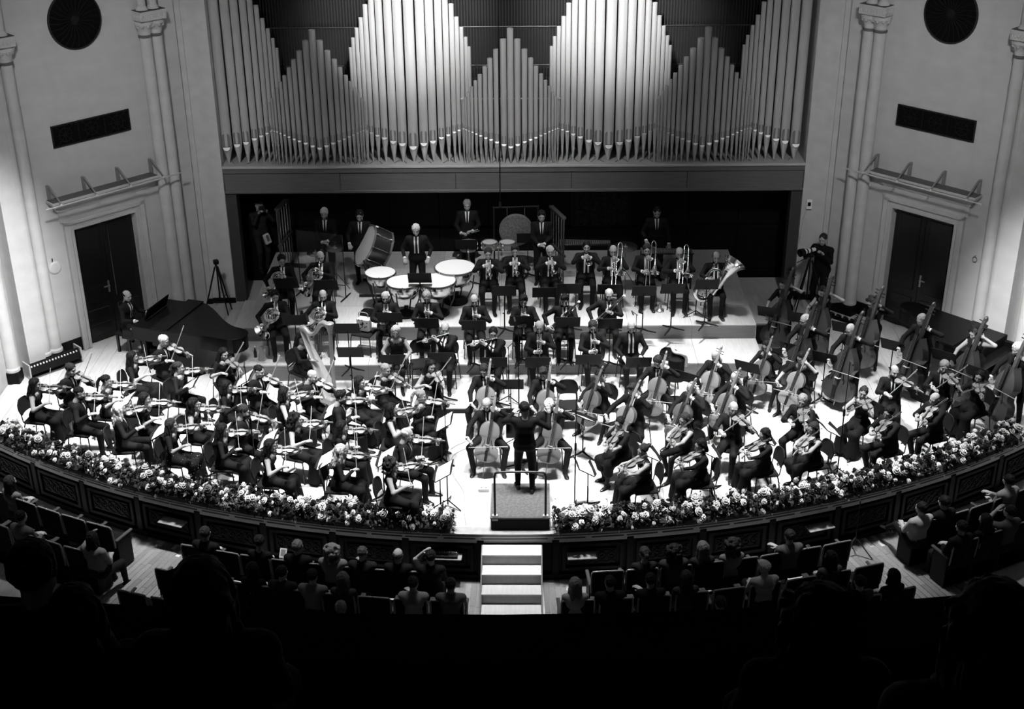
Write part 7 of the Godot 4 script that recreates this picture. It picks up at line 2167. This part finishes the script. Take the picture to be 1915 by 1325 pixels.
func build_extras() -> void:
	# cameras
	put(make_tripod(1.35, 0.42), "tripod", xf(-6.75, 0.0, -28.0, 20), "black folded camera tripod standing by the left pier", "tripod")
	put(make_tripod(1.45, 0.5), "tripod", xf(6.55, 0.0, -27.95, -60), "black tripod carrying the cameraman's long lens", "tripod")
	var cam := proto()
	part(cam, "camera_body", MB.new().cbox(xf(0, 0, 0), Vector3(0.15, 0.11, 0.08), 0.015).mesh(g(0.01, 0.5)))
	part(cam, "lens", MB.new().lathe([Vector2(0.04, 0.0), Vector2(0.045, 0.1), Vector2(0.055, 0.2), Vector2(0.06, 0.34)], Transform3D(Basis(Vector3.RIGHT, PI / 2), Vector3(0, 0, 0.03)), 16).mesh(g(0.7, 0.4)))
	part(cam, "lens_ring", MB.new().rod(Vector3(0, 0, 0.16), Vector3(0, 0, 0.2), 0.058, 16).rod(Vector3(0, 0, 0.27), Vector3(0, 0, 0.3), 0.06, 16).mesh(g(0.01, 0.5)))
	part(cam, "hood", MB.new().lathe([Vector2(0.06, 0.36), Vector2(0.085, 0.37), Vector2(0.09, 0.48), Vector2(0.08, 0.48), Vector2(0.06, 0.38)], Transform3D(Basis(Vector3.RIGHT, PI / 2), Vector3.ZERO), 16).mesh(g(0.01, 0.5)))
	put(cam, "camera", Transform3D(Basis(Vector3.UP, deg_to_rad(-60)), Vector3(6.68, 1.6, -28.02)), "camera with long white lens on the right tripod", "camera")
	var c2 := proto()
	part(c2, "camera_body", MB.new().cbox(xf(0, 0, 0), Vector3(0.14, 0.1, 0.07), 0.015).mesh(g(0.02, 0.4)))
	part(c2, "lens", MB.new().rod(Vector3(0, 0, 0.03), Vector3(0, 0, 0.14), 0.035, 14).mesh(g(0.02, 0.3)))
	put(c2, "camera", Transform3D(Basis(Vector3.UP, deg_to_rad(35)), Vector3(-5.92, 2.08, -29.55)), "small camera raised by the dim photographer in a cap", "camera")
	var pouch := proto()
	part(pouch, "pouch", MB.new().cbox(Transform3D(Basis(Vector3.BACK, 0.25), Vector3.ZERO), Vector3(0.16, 0.26, 0.08), 0.02).mesh(g(0.5, 0.7)))
	part(pouch, "flap", MB.new().cbox(Transform3D(Basis(Vector3.BACK, 0.25), Vector3(0, 0.03, 0.045)), Vector3(0.06, 0.16, 0.01), 0.003).mesh(g(0.1, 0.7)))
	put(pouch, "hip_bag", xf(-5.86, 1.32, -29.55, 35), "pale bag at the hip of the dim photographer", "bag")
	# microphone stands
	for q in [[-1.24, 0.0, -20.07, 1.95, Vector3(-0.05, 0.05, 0.0), "tall microphone stand left of the podium"], [0.98, 0.0, -19.92, 2.3, Vector3(0.05, 0.1, -0.05), "tall microphone stand right of the podium"], [-4.66, 0.0, -20.54, 2.6, Vector3.ZERO, "thin tall microphone pole among the left violins"], [5.81, 0.0, -21.07, 2.3, Vector3.ZERO, "thin tall microphone pole among the right violas"], [0.02, 0.0, -22.3, 2.3, Vector3(-0.08, 0.3, 0), "tall double microphone stand behind the conductor"], [-0.18, 0.12, -23.7, 1.2, Vector3(0.1, 0.1, 0.0), "short microphone stand before the flautists"], [3.85, 0.68, -26.5, 0.85, Vector3(0.02, 0.05, 0), "short microphone stand left of the tuba"], [2.45, 0.36, -25.2, 0.95, Vector3(-0.1, 0.08, 0.0), "short microphone stand behind the bald saxophonist"]]:
		put(make_mic_stand(q[3], q[4]), "microphone_stand", xf(q[0], q[1], q[2]), q[5], "mic stand", "microphone stands")
	var cov := proto()
	part(cov, "post", MB.new().rod(Vector3(0, 0, 0), Vector3(0, 1.0, 0), 0.012).mesh(g(0.02, 0.4)))
	for k in 3: part(cov, "foot", MB.new().rod(Vector3(0, 0.1, 0), Vector3(sin(k * 2.1) * 0.28, 0.01, cos(k * 2.1) * 0.28), 0.012).mesh(g(0.02, 0.4)))
	part(cov, "jacket", MB.new().lathe([Vector2(0.02, 1.1), Vector2(0.1, 1.07), Vector2(0.17, 0.95), Vector2(0.16, 0.7), Vector2(0.19, 0.5)], Transform3D(), 12).mesh(g(0.02, 0.8)))
	part(cov, "scarf", MB.new().tube(tube_path([Vector3(-0.1, 1.2, 0), Vector3(-0.06, 1.13, 0.08), Vector3(0.08, 1.1, 0.1), Vector3(0.17, 1.0, 0.05), Vector3(0.18, 0.8, 0.05)]), 0.035, 7).mesh(g(0.7, 0.8)))
	put(cov, "coat_stand", xf(3.15, 0.0, -23.9), "stand draped with a dark jacket and white scarf", "coat stand")
	# small things on floors
	for q in [[-5.32, 0.36, -25.15, "left"], [-4.6, 0.68, -26.2, "right"]]:
		var mu := proto()
		part(mu, "cone", MB.new().lathe([Vector2(0.09, 0.0), Vector2(0.085, 0.02), Vector2(0.03, 0.26), Vector2(0.03, 0.3), Vector2(0.0, 0.3)], Transform3D(), 16).mesh(g(0.35 if q[3] == "left" else 0.02, 0.4)))
		part(mu, "rim", MB.new().lathe([Vector2(0.085, 0.0), Vector2(0.095, 0.0), Vector2(0.095, 0.015), Vector2(0.085, 0.02)], Transform3D(), 16).mesh(g(0.3, 0.4)))
		put(mu, "horn_mute", xf(q[0], q[1], q[2]), "conical horn mute standing on the riser, %s one" % q[3], "mute")
	var bt := proto()
	part(bt, "bottle", MB.new().lathe([Vector2(0.0, 0.0), Vector2(0.032, 0.0), Vector2(0.034, 0.12), Vector2(0.012, 0.2), Vector2(0.012, 0.23)], Transform3D(), 12).mesh(g(0.03, 0.2)))
	part(bt, "cap", MB.new().rod(Vector3(0, 0.23, 0), Vector3(0, 0.26, 0), 0.018, 10).mesh(g(0.8, 0.5)))
	put(bt, "bottle", xf(-5.48, 0.36, -25.25), "dark bottle with white cap beside the horn mute", "bottle")
	for q in [[1.98, 0.68, -26.95, "behind the bald trombonist"], [3.1, 0.68, -26.75, "between the trombonists"], [0.32, 0.36, -25.0, "by the black-haired oboist"]]:
		var pm := proto()
		part(pm, "cup", MB.new().lathe([Vector2(0.0, 0.0), Vector2(0.09, 0.0), Vector2(0.095, 0.03), Vector2(0.04, 0.07), Vector2(0.03, 0.16), Vector2(0.0, 0.17)], Transform3D(), 18).mesh(g(0.4, 0.3, 0.8)))
		part(pm, "knob", MB.new().ball(xf(0, 0.18, 0), Vector3.ONE * 0.015, 5, 8).mesh(g(0.1, 0.4)))
		put(pm, "brass_mute", xf(q[0], q[1], q[2]), "metal mute on the floor %s" % q[3], "mute")
	# floor boxes, cables
	for q in [[-0.62, 0.004, -20.55, 0.2, 0.1, 0.6, "small white box on the floor left of the podium"], [0.18, 0.0, -21.55, 0.3, 0.06, 0.02, "black junction box on the floor behind the conductor"]]:
		var jb := proto()
		part(jb, "box", MB.new().cbox(xf(0, 0.03, 0), Vector3(q[3], 0.06, q[4]), 0.008).mesh(g(q[5], 0.5)))
		part(jb, "socket", MB.new().bx(-0.04, 0.062, 0, 0.03, 0.006, 0.03).bx(0.04, 0.062, 0, 0.03, 0.006, 0.03).mesh(g(0.1, 0.4)))
		put(jb, "floor_box", xf(q[0], q[1], q[2]), q[6], "box")
	for q in [[[Vector3(-0.75, 0.01, -22.2), Vector3(-1.2, 0.01, -21.8), Vector3(-1.22, 0.01, -21.2), Vector3(-0.98, 0.01, -20.5), Vector3(-0.95, 0.01, -19.9), Vector3(-0.9, 0.01, -19.45)], "thin cable running over the floor left of the podium"], [[Vector3(-1.0, 0.01, -22.3), Vector3(-1.3, 0.01, -21.9), Vector3(-1.16, 0.01, -21.0), Vector3(-1.15, 0.01, -20.2)], "thin cable beside the front violin desk"]]:
		var cb := MB.new().tube(tube_path(q[0], 8), 0.007, 5)
		var o := MeshInstance3D.new()
		o.mesh = cb.mesh(g(0.35, 0.6)); o.name = numbered("floor_cable"); add_child(o)
		tag(o, q[1], "cable")
	# a box amplifier / case near the right steps
	var cs := proto()
	part(cs, "case", MB.new().cbox(xf(0, 0.12, 0), Vector3(0.3, 0.24, 0.22), 0.02).mesh(g(0.015, 0.5)))
	part(cs, "socket", MB.new().rod(Vector3(0, 0.24, 0.02), Vector3(0, 0.246, 0.02), 0.04, 10).mesh(g(0.5, 0.4)))
	put(cs, "stage_box", xf(5.38, 0.0, -25.3, 30), "black stage box on the floor by the riser corner", "box")
	var rad := proto()
	part(rad, "trough", MB.new().bx(0, 0.02, 0, 0.9, 0.03, 0.12).mesh(g(0.008, 0.5)))
	for k in 5: part(rad, "can", MB.new().rod(Vector3(-0.36 + k * 0.18, 0.05, -0.05), Vector3(-0.36 + k * 0.18, 0.12, 0.06), 0.04, 10).mesh(g(0.015, 0.5)))
	put(rad, "equipment_tray", xf(7.4, 0.0, -27.6, -45), "tray of dark equipment against the right wall", "equipment")

# ---------------------------------------------------------------- flowers along the stage edge
func build_flowers() -> void:
	var rng := RandomNumberGenerator.new()
	rng.seed = 77
	var bl := {}
	for kind in 3:
		for tone in 3:
			var mb := MB.new()
			var r := 0.036
			for ring in 3:
				var n: int = [7, 6, 4][ring]
				for k in n:
					var a := TAU * k / n + ring * 0.4
					var tl: float = [1.15, 0.75, 0.3][ring]
					var b := Basis(Vector3.UP, a) * Basis(Vector3.RIGHT, tl)
					mb.ball(Transform3D(b, b * Vector3(0, r * 0.55, 0) + Vector3(0, ring * 0.004, 0)), Vector3(r * (0.5 + 0.1 * kind), r * 0.62, r * 0.16), 4, 6)
			mb.ball(xf(0, r * 0.2, 0), Vector3(r * 0.5, r * 0.5, r * 0.5), 4, 6)
			var v: float = [0.72, 0.5, 0.03][tone] if kind < 2 else [0.62, 0.16, 0.02][tone]
			bl["%d%d" % [kind, tone]] = mb.mesh(g(v, 0.7))
	var fol: Array = []
	for q in 4:
		var mb := MB.new()
		for k in 190:
			var p := Vector3(rng.randf_range(-0.36, 0.36), rng.randf_range(0.0, 0.2), rng.randf_range(-0.16, 0.16))
			if k % 5 == 0: p.y += rng.randf_range(0.0, 0.14)
			var b := Basis.from_euler(Vector3(rng.randf_range(-1.3, 1.3), rng.randf() * TAU, rng.randf_range(-0.6, 0.6)))
			var l := rng.randf_range(0.03, 0.075)
			var w := l * rng.randf_range(0.22, 0.4)
			var t := Transform3D(b, p)
			mb.quad(t * Vector3(0, 0, 0), t * Vector3(w, 0.006, l * 0.5), t * Vector3(0, 0, l), t * Vector3(-w, 0.006, l * 0.5))
			if k % 3 == 0: mb.rod(Vector3(p.x * 0.6, 0, p.z * 0.5), p, 0.003, 3)
		fol.append(mb.mesh(g([0.05, 0.08, 0.13, 0.04][q], 0.6)))
	var wrap := MB.new().cbox(xf(0, 0.05, 0.0), Vector3(0.6, 0.1, 0.26), 0.03).mesh(g(0.04, 0.6))
	var a := -35.0
	var idx := 0
	while a < 36.0:
		var open_gap := a > -2.9 and a < 2.9
		if not open_gap:
			var bq := proto()
			part(bq, "flower_box", wrap)
			var fo := part(bq, "foliage", fol[idx % 4])
			fo.set_meta("kind", "stuff")
			part(bq, "foliage", fol[(idx + 2) % 4], xf(0, 0.02, 0, 180)).set_meta("kind", "stuff")
			var dense := rng.randf()
			for k in 44:
				var x := rng.randf_range(-0.34, 0.34)
				var z := rng.randf_range(-0.15, 0.17)
				var y := 0.13 + 0.1 * (1.0 - pow(absf(x) / 0.4, 2.0)) * (1.0 - pow(absf(z) / 0.24, 2.0)) + rng.randf_range(-0.03, 0.05)
				if z > 0.12: y = rng.randf_range(0.05, 0.2)
				var tone := 2 if rng.randf() < 0.66 else (0 if rng.randf() < 0.6 else 1)
				if x > -0.12 and x < 0.12 and rng.randf() < dense * 0.6: tone = 0
				var s := rng.randf_range(0.7, 1.75) if tone < 2 else rng.randf_range(0.6, 1.4)
				var b := Basis.from_euler(Vector3(clampf(z * 5.0, -0.9, 1.2), 0, -x * 2.0)) * Basis(Vector3.UP, rng.randf() * TAU)
				part(bq, "bloom", bl["%d%d" % [rng.randi() % 3, tone]], Transform3D(b.scaled(Vector3.ONE * s), Vector3(x, y, z)))
			var side := "left" if a < 0 else "right"
			var ord: int = int(round((absf(a) - 3.6) / 2.32)) + 1
			var t := Transform3D(Basis(Vector3.UP, deg_to_rad(a)), pol(RS - 0.13, a, 0.006))
			t.basis = t.basis.scaled_local(Vector3(1.08, 1.4, 1.3))
			put(bq, "flower_arrangement", t, "bank of pale and dark flowers on the stage edge, number %s %s of the stairs" % [["one", "two", "three", "four", "five", "six", "seven", "eight", "nine", "ten", "eleven", "twelve", "thirteen", "fourteen", "fifteen"][mini(ord - 1, 14)], side], "flowers", "flower banks along the stage edge")
			bq.free()
			idx += 1
		a = a + 2.32
		if a > -2.9 and a < 2.9: a = 3.6

# ---------------------------------------------------------------- the auditorium
func make_seat() -> Node3D:   # faces -Z side by local +Z; back top at 0.86
	var root := proto()
	var cl := g(0.006, 0.75)
	var wd := g(0.2, 0.22, 0.0, 0.8)
	part(root, "back_panel", MB.new().cbox(Transform3D(Basis(Vector3.RIGHT, -0.12), Vector3(0, 0.62, -0.025)), Vector3(0.52, 0.6, 0.05), 0.02).mesh(cl))
	part(root, "back_rim", MB.new().tube(tube_path([Vector3(-0.26, 0.5, -0.035), Vector3(-0.262, 0.86, -0.065), Vector3(-0.24, 0.92, -0.07), Vector3(-0.2, 0.935, -0.072), Vector3(0.2, 0.935, -0.072), Vector3(0.24, 0.92, -0.07), Vector3(0.262, 0.86, -0.065), Vector3(0.26, 0.5, -0.035)], 4), 0.017, 8).mesh(wd))
	part(root, "number_plate", MB.new().bx(0.02, 0.948, -0.082, 0.035, 0.012, 0.014).mesh(g(0.7, 0.25, 0.8)))
	part(root, "cushion", MB.new().cbox(xf(0, 0.42, 0.24), Vector3(0.48, 0.1, 0.44), 0.03).mesh(cl))
	for s in [-1.0, 1.0]:
		part(root, "armrest", MB.new().cbox(xf(s * 0.275, 0.63, 0.2), Vector3(0.06, 0.035, 0.44), 0.012).mesh(g(0.06, 0.4)))
		part(root, "side_panel", MB.new().cbox(xf(s * 0.275, 0.32, 0.18), Vector3(0.03, 0.6, 0.36), 0.008).mesh(g(0.015, 0.5)))
	part(root, "base", MB.new().bx(0, 0.03, 0.16, 0.5, 0.06, 0.3).mesh(cl))
	return root
func build_auditorium() -> void:
	var seat := make_seat()
	var ct := {}
	for q in SEATS:
		var k: int = ct.get(q[2], 0)
		ct[q[2]] = k + 1
		var t := Transform3D(Basis(Vector3.UP, deg_to_rad(q[1] + 180.0)), pol(q[0], q[1], FA + 0.001))
		put(seat, "theatre_seat", t, "dark theatre seat number %s from the left in the %s" % [["one", "two", "three", "four", "five", "six", "seven", "eight", "nine"][k], q[2]], "seat", "theatre seats")
	for q in LISTENERS:
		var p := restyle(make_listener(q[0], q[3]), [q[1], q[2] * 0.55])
		var r: float = q[4] - 0.04
		put(p, "person", Transform3D(Basis(Vector3.UP, deg_to_rad(q[5] + 180.0)), pol(r, q[5], FA - 0.05)), q[6], "person", "audience")
		p.free()
	# ledges with equipment on the stage front, cables and the white programme
	for q in [[-21.2, "far left"], [-3.9, "left of the stairs"], [3.9, "right of the stairs"], [18.6, "at the right aisle"]]:
		var sh := proto()
		part(sh, "shelf", MB.new().cbox(xf(0, 0, 0.1), Vector3(0.5, 0.025, 0.22), 0.008).mesh(g(0.25, 0.5)))
		part(sh, "bracket", MB.new().rod(Vector3(0, -0.14, 0.02), Vector3(0, -0.02, 0.12), 0.014).mesh(g(0.1, 0.5)))
		put(sh, "wall_shelf", Transform3D(Basis(Vector3.UP, deg_to_rad(q[0])), pol(RS - 0.02, q[0], -0.42)), "small pale shelf on the stage front %s" % q[1], "shelf")
	var mix := proto()
	part(mix, "tray", MB.new().bx(0, 0.02, 0, 0.42, 0.04, 0.16).mesh(g(0.02, 0.5)))
	for k in 14: part(mix, "plug", MB.new().rod(Vector3(-0.19 + k * 0.029, 0.04, 0), Vector3(-0.19 + k * 0.029, 0.09, 0.01), 0.008, 6).mesh(g(0.6, 0.3, 0.7)))
	put(mix, "cable_box", Transform3D(Basis(Vector3.UP, deg_to_rad(-4.0)), pol(RS + 0.09, -4.0, -0.405)), "box of shiny cable plugs on the shelf left of the stairs", "cable box")
	var tri := proto()
	for k in 3: part(tri, "leg", MB.new().rod(Vector3(0, 0.35, 0), Vector3(sin(k * 2.1 + 1.0) * 0.34, 0.01, cos(k * 2.1 + 1.0) * 0.34), 0.012).mesh(g(0.03, 0.4)))
	part(tri, "post", MB.new().rod(Vector3(0, 0.3, 0), Vector3(0, 1.1, 0), 0.012).mesh(g(0.02, 0.4)))
	put(tri, "speaker_stand", xf(5.95, FA, -19.9), "low black stand on the right aisle floor", "stand")
	var pg := proto()
	part(pg, "leaflet", MB.new().box(Transform3D(Basis(Vector3.RIGHT, -0.9), Vector3.ZERO), Vector3(0.12, 0.003, 0.16)).mesh(g(0.6, 0.8)))
	part(pg, "text", MB.new().box(Transform3D(Basis(Vector3.RIGHT, -0.9), Vector3(0, 0.004, 0)), Vector3(0.08, 0.002, 0.11)).mesh(g(0.2, 0.8)))
	put(pg, "programme", Transform3D(Basis(Vector3.UP, deg_to_rad(170)), pol(17.6, -12.75, FA + 0.84)), "white printed programme held up in the left front row", "leaflet")
	# balcony in front of the camera: parapet, people
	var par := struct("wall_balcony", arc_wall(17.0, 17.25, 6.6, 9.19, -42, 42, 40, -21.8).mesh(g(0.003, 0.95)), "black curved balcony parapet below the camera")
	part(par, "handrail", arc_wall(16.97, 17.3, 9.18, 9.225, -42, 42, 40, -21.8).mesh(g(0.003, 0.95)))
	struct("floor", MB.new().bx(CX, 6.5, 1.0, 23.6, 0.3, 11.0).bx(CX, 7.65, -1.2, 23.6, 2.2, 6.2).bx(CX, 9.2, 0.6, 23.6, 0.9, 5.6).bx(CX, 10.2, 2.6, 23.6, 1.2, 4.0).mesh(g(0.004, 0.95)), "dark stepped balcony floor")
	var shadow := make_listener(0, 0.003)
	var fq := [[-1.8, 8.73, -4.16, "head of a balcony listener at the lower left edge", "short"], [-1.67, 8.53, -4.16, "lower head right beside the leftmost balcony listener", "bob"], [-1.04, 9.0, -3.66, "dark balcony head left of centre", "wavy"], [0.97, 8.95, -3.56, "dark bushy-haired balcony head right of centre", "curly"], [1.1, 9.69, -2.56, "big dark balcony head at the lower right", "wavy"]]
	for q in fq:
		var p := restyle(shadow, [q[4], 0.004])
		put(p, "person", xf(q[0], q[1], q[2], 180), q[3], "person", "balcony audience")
		p.free()
